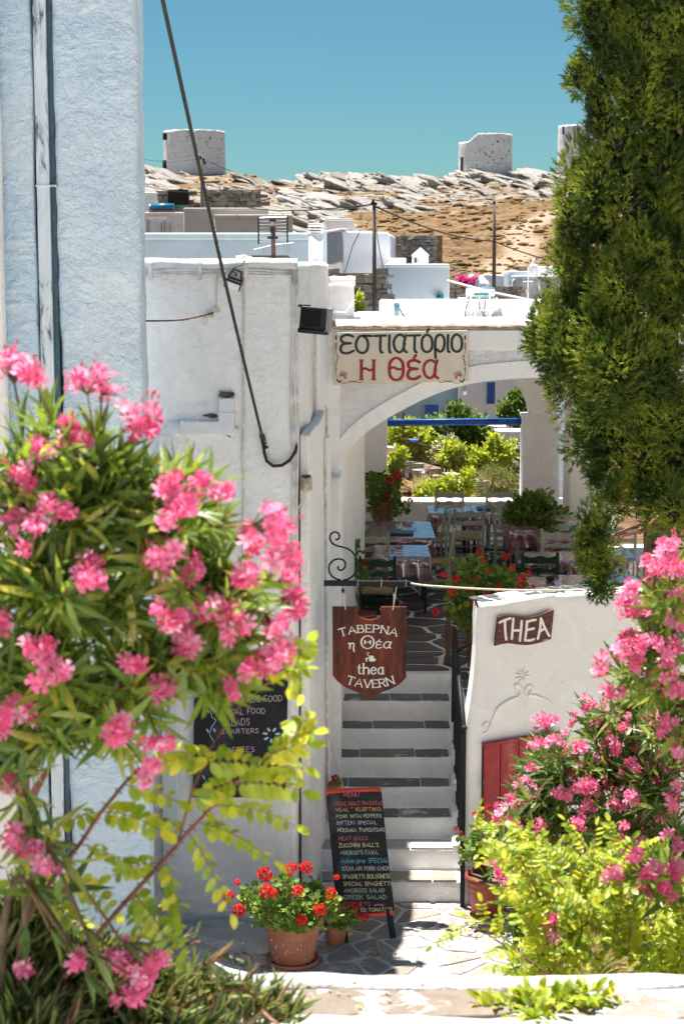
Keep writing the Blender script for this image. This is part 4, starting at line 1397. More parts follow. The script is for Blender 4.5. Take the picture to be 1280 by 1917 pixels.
# small floodlight
def floodlight_small():
    c = fp(438, 530, -.09)
    o = thing('floodlight', 'small black floodlight tilted down below the roof edge', 'floodlight', c)
    rot = Matrix.Rotation(R(20), 3, 'Y') @ Matrix.Rotation(R(38), 3, 'X')
    MB().box(c, (.125, .05, .085), rot=rot).build('housing', M_BLACKP, o, bevel=.008)
    MB().box(c + rot @ Vector((0, -.029, -.004)), (.105, .006, .058), rot=rot).build('lens', M_GLASS, o)
    mb = MB()
    for i in range(6): mb.box(c + rot @ Vector((-.045 + i * .018, .035, .015)), (.005, .025, .06), rot=rot)
    mb.build('cooling_fins', M_BLACKP, o)
    mb = MB(); mb.bar(c + rot @ Vector((-.05, 0, .045)), c + rot @ Vector((-.03, .05, .085)), .012, .012); mb.bar(c + rot @ Vector((.05, 0, .045)), c + rot @ Vector((.03, .05, .085)), .012, .012); mb.bar(c + rot @ Vector((-.035, .05, .085)), c + rot @ Vector((.035, .05, .085)), .012, .012); mb.build('bracket', M_BLACKP, o)
    mb = MB(); mb.tube([c + Vector((.02, .02, .05)), fp(444, 513, -.07), fp(437, 508, -.08), fp(440, 500, -.07), fp(452, 497, -.05), fp(459, 488, -.03)], .005, 6); mb.build('lead', M_CABLE, o, smooth=True)
floodlight_small()

# big floodlight on the side wall
def floodlight_big():
    base = at(556, 597, 13.15); c = at(588, 596, 13.05)
    o = thing('floodlight', 'large black ribbed floodlight on an arm left of the restaurant sign', 'floodlight', c)
    W = .205; H = .17
    rot = Matrix.Rotation(R(-10), 3, 'Z') @ Matrix.Rotation(R(5), 3, 'Y')
    MB().box(c, (W, .07, H), rot=rot).build('housing', M_BLACKP, o, bevel=.008)
    for i in range(12):
        z = -.066 + i * .0115
        mb = MB(); mb.box(c + rot @ Vector((-.012, -.045, z + .008)), (.135, .022, .0042), rot=rot); mb.build('cooling_fin', M_BLACK, o)
    MB().box(c + rot @ Vector((W / 2 + .012, .0, -.005)), (.03, .10, H + .01), rot=rot).build('rim', M_GREY, o, bevel=.004)
    MB().box(c + rot @ Vector((.0, -.02, -H / 2 - .012)), (W + .03, .10, .03), rot=rot).build('visor', M_BLACKP, o, bevel=.006)
    mb = MB(); mb.bar(base + Vector((-.01, 0, .10)), base + Vector((-.01, 0, -.10)), .02, .03); mb.bar(base + Vector((-.01, 0, .10)), base + Vector((.10, 0, .095)), .03, .018)
    mb.bar(base + Vector((-.01, 0, -.09)), base + Vector((.04, 0, -.085)), .03, .018); mb.build('wall_bracket', M_BLACK, o)
floodlight_big()

# old junction box and lamp fitting on the side wall
jb = thing('junction_box', 'small weathered grey junction box with hanging wires on the side wall', 'junction box', at(572, 905, 13.05))
c = at(573, 906, 13.06)
MB().box(c, (.075, .07, .10), rz=.5).build('box', simple('weathered_box_paint', (.38, .34, .28), .7, .25, 14, dirt=(.2, .12, .08), damt=.6), jb, bevel=.008)
MB().box(c + Vector((0, .03, .055)), (.06, .05, .02), rz=.5).build('cover', M_IRON, jb, bevel=.004)
mb = MB(); mb.tube([c + Vector((-.01, 0, -.05)), c + Vector((-.02, .01, -.1)), c + Vector((-.045, .01, -.16)), c + Vector((-.06, .0, -.19))], .006, 6)
mb.tube([c + Vector((.01, 0, -.05)), c + Vector((.005, .01, -.1)), c + Vector((-.03, .01, -.17)), c + Vector((-.06, .0, -.22)), c + Vector((-.075, .0, -.15))], .006, 6); mb.build('wires', M_WIREW, jb, smooth=True)

# rooftop TV antenna
an = thing('television_antenna', 'grid television antenna with stacked bars and rusty mast on the corner building roof', 'antenna', at(512, 490, 13.6))
DT = 13.6
def ap(u, v, dy=0): 
    p = at(u, v, DT); p.y += dy; return p
MB().tube([ap(512, 492), ap(511, 412)], .018, 8).build('mast', M_IRON, an, smooth=True)
for i in range(8):
    v = 406 + i * 6.2
    MB().tube([ap(484, v + 2), ap(538, v)], .0045, 5).build('reflector_bar', M_GALV, an)
for u, d in ((484, 2), (538, 0)):
    MB().bar(ap(u, 403 + d), ap(u, 455 + d), .012, .012).build('side_rail', M_BLACKP, an)
mb = MB(); mb.box(ap(511, 430, -.05), (.035, .06, .05)); mb.box(ap(511, 445, -.06), (.08, .03, .02)); mb.box(ap(511, 413, -.05), (.05, .03, .02)); mb.build('dipole_box', M_BLACKP, an)
mb = MB(); mb.bar(ap(470, 480), ap(540, 480), .02, .016); mb.tube([ap(540, 480), ap(541, 488)], .008, 6); mb.build('cross_arm', M_IRON, an)
for i in range(17):
    u = 474 + i * 4.6
    MB().tube([ap(u, 482 - i * .9 + 4, .15), ap(u + i * .25 - 1, 466 - i * .75, .15)], .0035, 4).build('grid_rod', M_GALV, an)
MB().tube([ap(473, 467, .15), ap(512, 458, .15), ap(548, 454, .15)], .004, 4).build('grid_rail', M_GALV, an)
mb = MB(); mb.blob(ap(458, 482, -.3), (.05, .03, .02), 1, 2, .5); mb.blob(ap(468, 484, -.3), (.04, .03, .018), 4, 2, .5)
o = mb.build('cable_bundle', M_CORD, None, smooth=True); tag(o, 'taped bundle of pale cable lying on the roof edge by the antenna', 'cable bundle')
o = MB().tube([ap(470, 487, -.35), ap(480, 489, -.35), ap(490, 487, -.35)], .012, 8).build('blue_tube', M_TANKB, None, smooth=True); tag(o, 'short bright blue tube lying on the roof edge', 'tube')

# ================================================================ ARCH WALL
arch = thing('arch_wall', 'white front wall with wide arch opening onto the shaded terrace', 'wall', (1, DA, .8))
zr = zof(614, DA)
INTR = [(622, 892), (627, 878), (637.5, 861), (658, 836), (682, 811), (719, 786), (763, 762), (804, 741), (857, 723), (906, 713.5), (958, 709), (1015, 706), (1075, 705), (1160, 708), (1240, 716), (1320, 732), (1390, 756), (1450, 790), (1500, 840), (1520, 890)]
outl = [(at(608, 900, DA).x, .8), (at(622, 900, DA).x, .8)]
outl = [(at(u, v, DA).x, at(u, v, DA).z) for u, v in INTR]
pl = [(xA - .04, .7), (at(622, 900, DA).x, .7)] + outl + [(at(1520, 900, DA).x, .7), (at(1600, 900, DA).x, .7), (at(1600, 900, DA).x, zr), (xA - .04, zr)]
poly_slab('arch_face', pl, DA, .32, M_ROUGH, arch, bevel=.02, amp=.004)
# smooth raised band following the arch, upright band and top band
def band(pts_in, pts_out, name, off=.014):
    mb = MB(); n = len(pts_in)
    vi = [Vector((x, DA - off, z)) for x, z in pts_in]; vo = [Vector((x, DA - off, z)) for x, z in pts_out]
    V = vi + vo + [p + Vector((0, off + .004, 0)) for p in vi + vo]
    Fc = []
    for i in range(n - 1):
        Fc += [(i, i + 1, n + i + 1, n + i), (2 * n + i, 2 * n + i + 1, i + 1, i), (n + i, n + i + 1, 3 * n + i + 1, 3 * n + i)]
    mb.add(V, Fc)
    return mb.build(name, M_WHITE, arch, smooth=False)
dense = []
for (a, b) in zip(INTR, INTR[1:]):
    for k in range(4): dense.append((a[0] + (b[0] - a[0]) * k / 4, a[1] + (b[1] - a[1]) * k / 4))
dense.append(INTR[-1])
dense = [tuple(sum(dense[min(len(dense) - 1, max(0, i + k))][j] for k in (-2, -1, 0, 1, 2)) / 5 for j in (0, 1)) for i in range(len(dense))]
pin = []; pout = []
for i, (u, v) in enumerate(dense):
    a = dense[max(0, i - 1)]; b = dense[min(len(dense) - 1, i + 1)]
    dx, dy = b[0] - a[0], b[1] - a[1]; l = math.hypot(dx, dy)
    nx_, ny_ = dy / l, -dx / l
    w = 26 + 6 * (1 if u > 900 else (u - 600) / 300)
    p = at(u, v, DA); q = at(u + nx_ * w * .97, v + ny_ * w, DA)
    pin.append((p.x, p.z)); pout.append((max(q.x, at(634, 900, DA).x) if i < 30 else q.x, q.z))
band(pin, pout, 'arch_band')
q0, q1 = at(612, 893, DA), at(636, 616, DA)
MB().box(((q0.x + q1.x) / 2, DA - .006, (.8 + q1.z) / 2), (q1.x - q0.x, .02, q1.z - .8)).build('upright_band', M_WHITE, arch, bevel=.005)
q0, q1 = at(636, 618, DA), at(1600, 655, DA)
MB().box(((q0.x + q1.x) / 2 + .001, DA - .005, (q0.z + q1.z) / 2), (q1.x - q0.x, .016, q0.z - q1.z)).build('top_band', M_WHITE, arch, bevel=.005)
# foot pier beside the stairs
pq0, pq1 = at(619, 900, 14.5), at(641, 900, 14.5)
soft_prism('foot_pier', [(pq0.x - .05, 14.5), (pq1.x - .012, 14.5), (pq1.x - .0, DA + .35), (pq0.x - .05, DA + .35)], .6, zof(893, 14.5), M_WHITE, arch, seg=.1, amp=.006, rad=.02, seed=3)

# roof slab over the terrace with its dusty rim
DBK = 22.8
roof = thing('terrace_roof', 'flat white roof over the terrace with a crumbling brown front edge', 'roof', (2, 17, zr))
MB().box((2.05, (DA + .33 + DBK + .3) / 2, zr - .20), (4.6, DBK - DA - .04, .18)).build('roof_slab', M_WHITE, roof)
MB().box((2.05, DA + .9, zr - .04), (4.5, 1.3, .12)).build('roof_strip', M_WHITE, roof)
mb = MB(); V = []; nx = 120; pr = [(DA - .02, zr - .01), (DA - .025, zr + .015), (DA + .03, zr + .032), (DA + .5, zr + .03), (DA + .8, zr + .03), (DA + .95, zr + .03), (DA + 1.0, zr - .1)]
m = len(pr)
for i in range(nx + 1):
    x = xA - .05 + 4.3 * i / nx
    for j, (y, z) in enumerate(pr): V.append((x, y + .01 * noise.noise(Vector((x * 8, j, 0))), z + .014 * noise.noise(Vector((x * 9, j * 2, 3)))))
mb.add(V, [(i * m + j, (i + 1) * m + j, (i + 1) * m + j + 1, i * m + j + 1) for i in range(nx) for j in range(m - 1)])
mb.build('crumbling_edge', simple('crumbling_roof_edge', (.42, .33, .25), .95, .3, 9, dirt=(.62, .58, .53), damt=.9, bs=.8, bd=.02), roof, smooth=True)
mb = MB(); mb.box((2.1, DA + 1.62, zr - .04), (4.5, .14, .16)); mb.build('roof_kerb', M_WHITE, roof, bevel=.02)

# back wall of the terrace: low parapet, piers, small window
bk = thing('terrace_back_wall', 'low white back wall of the terrace between two piers', 'wall', (1, DBK, 1.4))
xl = at(724, 850, DBK).x; xrp = at(986, 850, DBK).x
zb = zof(936, DBK)
soft_prism('low_wall', [(-.2, DBK), (3.6, DBK), (3.6, DBK + .28), (-.2, DBK + .28)], .9, zb, M_WHITEW, bk, seg=.2, amp=.006, rad=.03, seed=9)
z1 = zof(882, DBK); z2 = zof(780, DBK)
MB().box(((xl - .3) / 2 - .1, DBK - .02, (z1 + zr - .30) / 2), (xl + .5, .3, zr - .30 - z1)).build('left_pier', M_WHITE, bk, bevel=.015)
MB().box((at(703, 905, DBK).x, DBK + .05, zof(912, DBK)), (.3, .12, .32)).build('niche_back', M_WHITEW, bk)
mb = MB(); 
q = at(700, 893, DBK - .04)
mb.box(q, (.26, .02, .12)); mb.build('small_window', M_DARK, bk)
MB().box(at(693, 893, DBK - .06), (.015, .02, .13)).build('window_bar', M_WOODB, bk)
pr_ = thing('terrace_pillar', 'square white pillar at the back of the terrace carrying a half arch', 'pillar', (xrp, DBK, 1.4))
xp0, xp1, xp2 = at(979, 850, DBK - .25).x, at(1000, 850, DBK - .25).x, at(1046, 850, DBK - .25).x
MB().box(((xp0 + xp2) / 2, DBK - .03, (zb - .6 + z2) / 2), (xp2 - xp0, .44, z2 - zb + .6)).build('shaft', M_WHITE, pr_, bevel=.012)
MB().box(((xp0 + xp2) / 2 + .01, DBK - .045, z2 + .02), (xp2 - xp0 + .04, .50, .045)).build('cap', M_WHITE, pr_, bevel=.01)
cur = [(951, 700), (958, 709), (966, 717), (974, 728), (981, 742), (986, 756), (990, 774)]
pl = [(at(u, v, DBK).x, at(u, v, DBK).z) for u, v in cur] + [(at(1038, 774, DBK).x, at(1038, 774, DBK).z), (at(1038, 690, DBK).x, zr - .3), (at(951, 690, DBK).x, zr - .3)]
poly_slab('half_arch', pl, DBK - .22, .4, M_WHITE, pr_, seg=.3, bevel=.01)
# header along the back, above what the front arch shows
MB().box((1.9, DBK + .05, zr - .36), (4.3, .3, .13)).build('header_beam', M_WHITE, bk)
# blue pole
o = MB().tube([at(719, 792, DBK + .1), at(850, 790, DBK + .1), at(981, 789, DBK + .1)], .046, 12).build('blue_pole', M_BLUEP, None, smooth=True)
tag(o, 'horizontal blue painted pole spanning the back opening of the terrace', 'pole')

# left inner wall of the terrace
lw = thing('terrace_side_wall', 'shaded inner side wall behind the left foot of the arch', 'wall', (0, 16, 1.4))
xw = at(683, 850, 18.3).x
soft_prism('wall', [(-.35, DA + .3), (at(641, 900, 15.1).x, 15.1), (xw, 18.3), (xw - .02, DBK - .05), (-.35, DBK - .05)], 1.2, zr - .30, M_WHITEW, lw, seg=.2, amp=.006, rad=.03, seed=21)
# right side of terrace
rw = thing('terrace_side_wall', 'grey-white wall closing the right side of the terrace behind the cypress', 'wall', (3, 19, 1.4))
xq = at(1062, 900, 21.8).x
soft_prism('wall', [(xq, 21.8), (xq + .5, 21.7), (xq + .5, 22.2), (xq, 22.3)], 1.2, zr - .30, M_WHITEW, rw, seg=.2, amp=.006, rad=.05, seed=22)
o = block('garden_wall_strip', 'narrow bright wall strip seen between the pillar and the right wall', 1040, 1085, 700, 24.4, .3, M_BLUEW, None, .5, seed=24)
o = MB().bar(at(1043, 790, 22.95), at(1043, 935, 22.95), .03, .03).build('drain_rod', M_BLACK, None); tag(o, 'thin dark upright rod just right of the terrace pillar', 'rod')
# lamp bulb under the arch
lb = thing('hanging_bulb', 'bare light bulb hanging from the underside of the arch', 'light bulb', at(869, 722, DA + .15))
c = at(869, 731, DA + .15)
MB().lathe([(.012, .03), (.014, .0), (.012, -.005)], c, 10).build('socket', M_GREY, lb, smooth=True)
MB().blob(c + Vector((0, 0, -.02)), (.020, .020, .024), 0, 2, 0).build('bulb', M_GLASS, lb, smooth=True)
MB().tube([c + Vector((0, 0, .03)), c + Vector((0, 0, .07))], .003, 5).build('flex', M_CABLE, lb)

# ================================================================ STAIRCASE
ZT = 1.40
st = thing('staircase', 'whitewashed outdoor stairs with grey slate treads climbing to the terrace', 'stairs', (.4, 13.5, 0))
fy = [1692, 1628, 1556, 1500, 1448, 1398, 1352, 1302]      # foot of each riser's top edge in the picture
rise = .175
Ds = [13.46 + .29 * i for i in range(8)]
XL = lambda D: at(600, 1400, D).x if D < 14.3 else at(641, 1400, D).x
for i in range(8):
    z0 = rise * i; z1 = rise * (i + 1)
    D = Ds[i]; D2 = Ds[i] + .29 if i < 7 else 15.5 + .35
    xl0 = at(598, 1500, D).x if i < 5 else at(638, 1300, D).x
    xr0 = at(868 - 2.2 * i, 1500, D).x + .02
    mb = MB(); nx = 44
    amp = .012 if i == 0 else .005
    bend = [0, -.18, -.10, 0, 0, 0, 0, 0][i]     # the two lowest steps swing forward on the left
    prof = [(0, z0 - .06), (0, z0 + (z1 - z0) * .3), (0, z0 + (z1 - z0) * .6), (0, z1 - .012), (.008, z1 - .002), (.03, z1), (.15, z1), (D2 - D + .02, z1), (D2 - D + .02, z0 - .06)]
    V = []; m = len(prof)
    for a in range(nx + 1):
        x = xl0 + (xr0 - xl0) * a / nx
        for dy, z in prof:
            q = Vector((x, D + dy, z))
            y = D + dy + amp * (noise.noise(q * 3) * 1.5 + noise.noise(q * 11) * .5) + bend * 0
            V.append((x, y, z + (amp * .6 * noise.noise(q * 6) if z > z0 else 0)))
    Fc = [(a * m + j, (a + 1) * m + j, (a + 1) * m + j + 1, a * m + j + 1) for a in range(nx) for j in range(m - 1)]
    Fc += [tuple(range(m))[::-1], tuple(nx * m + j for j in range(m))]
    mb.add(V, Fc)
    so = mb.build('step', M_WHITE2 if i == 0 else M_WHITE, st, smooth=True)
    md = so.modifiers.new('edge', 'EDGE_SPLIT'); md.split_angle = R(50)
    # tread slabs
    if i < 7:
        rs = random.Random(i + 40); cuts = [0, rs.uniform(.2, .45), rs.uniform(.6, .85), 1.0]
        mat = M_SLATE if i > 1 else (stonemat('sunlit_slate_tread', [(.34, .38, .36), (.45, .48, .45), (.52, .52, .48)], scale=3) if i == 1 else M_PAVE)  # sunlight on the second tread put into a paler copy of the slate
        xr1 = xr0 - (.10 if 1 < i < 5 else (.03 if i > 4 else .06))
        for a, b in zip(cuts, cuts[1:]):
            xs, xe = xl0 + .012 + (xr1 - xl0 - .02) * a + .004, xl0 + .012 + (xr1 - xl0 - .02) * b - .004
            n = 10
            pl = [(xs, D + .006 + rs.uniform(-.004, .004)), ((xs + xe) / 2, D + .0 + rs.uniform(-.006, .006)), (xe, D + .006 + rs.uniform(-.004, .004)), (xe, D + .215 + rs.uniform(-.02, .02)), ((xs + xe) / 2, D + .22), (xs, D + .215 + rs.uniform(-.02, .02))]
            hh = .014 if i else .02
            mb = MB(); mb.prism([Vector((x, y, z1 - .004)) for x, y in pl], (0, 0, hh))
            mb.build('tread_slab', mat, so, bevel=.004)
# stringer kerb at the right-hand side (stepped, lumpy)
for i in range(1, 7):
    D = Ds[i]; x = at(868 - 2.2 * i, 1500, D).x
    mb = MB(); mb.box((x + .0, D + .13, rise * i + rise * .5 + .03), (.16, .30, rise + .06))
    o = mb.build('side_kerb', M_WHITE2, st, bevel=.035, seg=3)

# ================================================================ TERRACE FLOOR
mb = MB(); mb.add([(-.1, 15.55, ZT), (1.02, 15.55, ZT), (1.02, 14.2, ZT), (1.9, 14.55, ZT), (4.0, 15.2, ZT), (4.0, 22.85, ZT), (-.1, 22.85, ZT)], [(0, 1, 2, 3, 4, 5, 6)])
tf = mb.build('terrace_floor', M_JOINT, None, kind='structure')
rg = random.Random(21)
pts = grid_pts(-.1, 3.4, 15.6, 22.8, .44, .36, rg, .38)
flagstones(tf, 'floor_stone', [(-.05, 15.6), (3.3, 15.6), (3.3, 22.75), (-.05, 22.75)], pts, .05, ZT, .009, M_TERR, rg)
pts = grid_pts(1.0, 2.6, 14.2, 15.6, .4, .32, rg, .38)
flagstones(tf, 'floor_stone', [(1.06, 14.4), (1.7, 14.65), (2.5, 15.0), (2.5, 15.55), (1.06, 15.55)], pts, .05, ZT, .009, M_TERR, rg)

# ================================================================ PARAPET WALL WITH THE RED HATCH
P0 = atz(893, 1698, 0.0)
P0 = Vector((at(893, 1698, 13.45).x, 13.45, 0))
PD = Vector((math.cos(R(29)), math.sin(R(29)), 0))
PN = Vector((PD.y, -PD.x, 0))
PP = Plane(P0, PN)
pw = thing('parapet_wall', 'curved white parapet wall with the small brown sign and red hatch', 'wall', P0)
def wp(s, z, off=0.0): 
    p = P0 + PD * s + PN * off; return Vector((p.x, p.y, z))
# side profile of its left end swoops out towards the stairs
ztp = PP.on(890, 1133).z
endprof = [(-.02, ztp), (-.035, ztp - .15), (-.03, ztp - .35), (-.045, ztp - .55), (-.07, ztp - .75), (-.10, ztp - .92), (-.12, ztp - 1.1)]
mb = MB(); V = []; nz = 44; ns = 60; Lw = 3.2
TH = .30
def left_s(z):
    zs = [p[1] for p in endprof]
    if z <= zs[-1]: return -.12
    for (s0, z0), (s1, z1) in zip(endprof, endprof[1:]):
        if z1 <= z <= z0: return s0 + (s1 - s0) * (z0 - z) / (z0 - z1)
    return endprof[0][0]
def top_z(s): return ztp + .018 * math.sin(s * 2.2) * min(1, s + .3) + .008 * noise.noise(Vector((s * 4, 0, 0)))
rows = []
for i in range(nz + 1):
    t = i / nz
    row = []
    for j in range(ns + 1):
        q = j / ns
        tz = top_z(q * Lw)
        z = -.1 + (tz - .03 + .1) * t
        s = left_s(z) + (Lw - left_s(z)) * q ** 1.3
        amp = .012 * noise.noise(Vector((s * 1.5, z * 1.5, 2))) + .004 * noise.noise(Vector((s * 6, z * 6, 5)))
        row.append(wp(s, z, amp - .02 * (1 - min(1, q * 30)) ))
    rows.append(row)
# rounded top edge and top surface, then back
for dz, off in ((-.008, -.012), (.0, -.04), (.0, -.15), (.0, -TH + .02), (-.02, -TH)):
    row = []
    for j in range(ns + 1):
        q = j / ns; tz = top_z(q * Lw) + dz
        s = left_s(ztp) + (Lw - left_s(ztp)) * q ** 1.3
        row.append(wp(s - off * .55 * max(0, 1 - q * 4), tz, off + .006 * noise.noise(Vector((s * 8, off * 20, 1)))))
    rows.append(row)
row = []
for j in range(ns + 1):
    q = j / ns; s = left_s(.5) + (Lw - left_s(.5)) * q ** 1.3
    row.append(wp(left_s(ztp) + TH * .55 * max(0, 1 - q * 4) + (Lw - left_s(ztp)) * q ** 1.3, ZT - .1, -TH))
rows.append(row)
V = [p for r_ in rows for p in r_]; m = ns + 1
Fc = [(i * m + j, i * m + j + 1, (i + 1) * m + j + 1, (i + 1) * m + j) for i in range(len(rows) - 1) for j in range(ns)]
mb.add(V, Fc)
# close the left end towards the stairs
k0 = len(mb.v)
nfront = nz + 1
endv = []
for i in range(nfront): endv.append(rows[i][0])
back = [Vector(p) + Vector((.0, .34, 0)) for p in endv]
mb.add(endv + back, [(i, i + 1, nfront + i + 1, nfront + i) for i in range(nfront - 1)])
pwall = mb.build('wall', M_WHITEW, pw, smooth=True)
md = pwall.modifiers.new('edge', 'EDGE_SPLIT'); md.split_angle = R(60)
# pieces of slate laid on its top
rg = random.Random(8); s = .04
while s < 2.6:
    w = rg.uniform(.10, .24)
    for o0, o1 in ((-.05, -.15), (-.165, -.27)):
        if rg.random() < .12: continue
        a = s + rg.uniform(0, .03); b = s + w - .03 + rg.uniform(-.02, .02)
        mb = MB(); mb.prism([wp(a, top_z(a) - .004, o0), wp(b, top_z(b) - .004, o0 - rg.uniform(0, .02)), wp(b - .02, top_z(b) - .004, o1), wp(a + .01, top_z(a) - .004, o1 + rg.uniform(0, .02))], (0, 0, .012))
        mb.build('capping_slate', M_SLATE, pw)
    s += w
# red hatch of three boards in a recess
h0, h1 = PP.on(900, 1560), PP.on(1040, 1400)
s_of = lambda p: (p - P0).dot(PD)
zt = PP.on(900, 1396).z; sL = s_of(PP.on(900, 1500))
hatch = thing('red_hatch', 'low red painted plank hatch door in the parapet wall', 'hatch', wp(sL, 0))
wds = [0, s_of(PP.on(931, 1500)) - sL, s_of(PP.on(965, 1500)) - sL, s_of(PP.on(1000, 1500)) - sL, s_of(PP.on(1036, 1500)) - sL]
for a, b in zip(wds, wds[1:]):
    mb = MB(); mb.prism([wp(sL + a + .004, .30, .012), wp(sL + b - .004, .30, .012), wp(sL + b - .004, zt, .012), wp(sL + a + .004, zt, .012)], PN * .022)
    mb.build('plank', M_DOORR, hatch, bevel=.005)
mb = MB(); mb.prism([wp(sL - .01, zt + .005, .012), wp(sL + wds[-1] + .01, zt + .005, .012), wp(sL + wds[-1] + .01, zt + .03, .012), wp(sL - .01, zt + .03, .012)], PN * .045); mb.build('head_rail', M_DOORR, hatch, bevel=.004)
mb = MB(); mb.prism([wp(sL - .004, .29, .010), wp(sL + wds[-1], .29, .010), wp(sL + wds[-1], zt, .010), wp(sL - .004, zt, .010)], PN * .004); mb.build('backing', M_DARK, hatch)
for zz in (.95, .35):
    mb = MB(); mb.prism([wp(sL - .008, zz, .03), wp(sL + .006, zz, .03), wp(sL + .006, zz + .10, .03), wp(sL - .008, zz + .10, .03)], PN * .012); mb.build('hinge', M_IRON, hatch)
# moulded relief: star and scrolls (relief strokes of plaster)
def relief(pts, r, name='relief_moulding', wid=None):
    q = smooth_line(pts, 8)
    mb = MB(); mb.tube([PP.on(u, v, .004) for u, v in q], [r * (.35 + .65 * math.sin(math.pi * min(1, max(0.08, (i + 1) / (len(q) + 1))))) for i in range(len(q))], 8)
    mb.build(name, M_WHITEW, pw, smooth=True)
relief([(960, 1310), (966, 1302), (963, 1285), (968, 1282), (974, 1290), (970, 1303), (950, 1312), (932, 1325), (922, 1345), (912, 1368), (903, 1372)], .014)
relief([(990, 1308), (982, 1300), (985, 1286), (992, 1284), (996, 1290), (990, 1300), (1005, 1303), (1025, 1312), (1036, 1328), (1040, 1345)], .014)
for k in range(9):
    a = 2 * math.pi * k / 9
    relief([(978 + 3 * math.cos(a), 1266 + 3 * math.sin(a)), (978 + 8 * math.cos(a), 1266 + 8 * math.sin(a)), (978 + 14 * math.cos(a), 1266 + 14 * math.sin(a))], .008, 'relief_star_ray')
relief([(908, 1366), (903, 1360), (910, 1352), (914, 1356)], .008)

# ================================================================ RAILING
ra = thing('stair_railing', 'black metal railing on the right side of the stairs', 'railing', (.95, 13.6, 0))
n0 = at(870, 1672, 13.36); n1 = at(868, 1368, 13.36); f1 = at(849, 1180, 14.93); f0 = at(850, 1384, 14.93)
n0 = Vector((n1.x, 13.36, -.02)); f1.x = f0.x = at(849, 1250, 14.93).x
MB().bar(n0, n1, .035, .035).build('post', M_BLACK, ra, bevel=.004)
MB().bar(f0 - Vector((0, 0, .3)), f1, .035, .035).build('post', M_BLACK, ra, bevel=.004)
MB().blob(n1 + Vector((0, 0, .02)), (.026, .026, .026), 0, 2, 0).build('knob', M_BLACK, ra, smooth=True)
MB().tube([n1 + Vector((0, 0, .01)), f1 + Vector((0, 0, .01))], .020, 8).build('handrail', M_BLACK, ra, smooth=True)
nb = n0 + Vector((0, 0, .22))
MB().bar(nb, f0, .02, .03).build('bottom_rail', M_BLACK, ra)
for i in range(1, 11):
    t = i / 11
    a = nb.lerp(f0, t); b = n1.lerp(f1, t)
    MB().bar(a, b, .014, .014).build('baluster', M_BLACK, ra)
MB().bar(f1 + Vector((0, -.3, -.12)), at(907, 1194, 14.0), .022, .022).build('wall_tie', M_BLACK, ra)
MB().box(at(903, 1194, 14.0), (.05, .03, .03)).build('wall_tie_end', M_BLACK, ra)
# ================================================================ SIGNS
def chalk(name, col, rough=.9):
    m, nt, b = new_mat(name)
    v = coords(nt)
    f = ramp(nt, ntex(nt, v, 260, 3, .7), [(.35, .35), (.55, 1.0)]).outputs[0]
    c = mixc(nt, 1.0, col, f, 'MULTIPLY')
    nt.links.new(c, b.inputs['Base Color']); b.inputs['Roughness'].default_value = rough
    b.inputs['Specular IOR Level'].default_value = .1
    return m
# ---- restaurant sign above the arch
SP = Plane((0, DA - .055, 3), (0, -1, 0))
bs_ = thing('restaurant_sign', 'large cream sign with dark green and red Greek lettering on the arch wall', 'sign', (at(750, 670, DA).x, DA, at(750, 670, DA).z))
mb = MB(); mb.prism([SP.on(u, v) for u, v in ((624.5, 623), (875.5, 618.4), (876, 713.4), (625.5, 721))], (0, .03, 0))
mb.build('board', M_BOARD, bs_, bevel=.003)
t3 = lambda x, y, l: SP.on(x, y, .0008 + l)
b1 = lambda x: 662.0 - (x - 636) * .0095
mb = MB()
K = .0
def letters(mb, spec, h, w, **k):
    for ch, x0, x1, base in spec: write(mb, ch, x0, x1, base, h, t3, w, **k)
mb = MB()
letters(mb, [('ε', 637.5, 661, 661.5), ('σ', 666, 695.5, 661), ('τ', 700, 722, 660.8), ('ι', 726.5, 732, 660.5), ('α', 736.5, 761, 660.3), ('τ', 764, 786, 660.2), ('ό', 789, 808.5, 660), ('ρ', 814, 831.5, 659.8), ('ι', 836, 841.5, 659.6), ('ο', 845, 864, 659.4)], 34.5, 5.2, gap=0, contrast=.12, jit=.01)
mb.build('green_lettering', M_LETK, bs_)
mb = MB()
write(mb, 'θ', 728.5, 754.5, 709.5, 36, t3, 6.0, contrast=.3, gap=0); write(mb, 'έ', 763, 785, 709.5, 35, t3, 6.0, contrast=.1, gap=0); write(mb, 'α', 792.5, 819.5, 708.5, 35, t3, 5.6, contrast=.15, gap=0)
for x in (676.3, 699.3):
    for a, b in (((x, 673), (x, 692)), ((x, 692), (x, 711.5))): stroke(mb, [a, b], 6.2, t3, rounded=False)
    for y in (674.0, 710.6): stroke(mb, [(x - 4.4, y), (x + 4.4, y)], 2.6, t3, rounded=False)
stroke(mb, smooth_line([(678, 692), (684, 689.5), (692, 693.5), (698, 690.5)]), 4.6, t3, rounded=False)
mb.build('red_lettering', M_LETR, bs_)
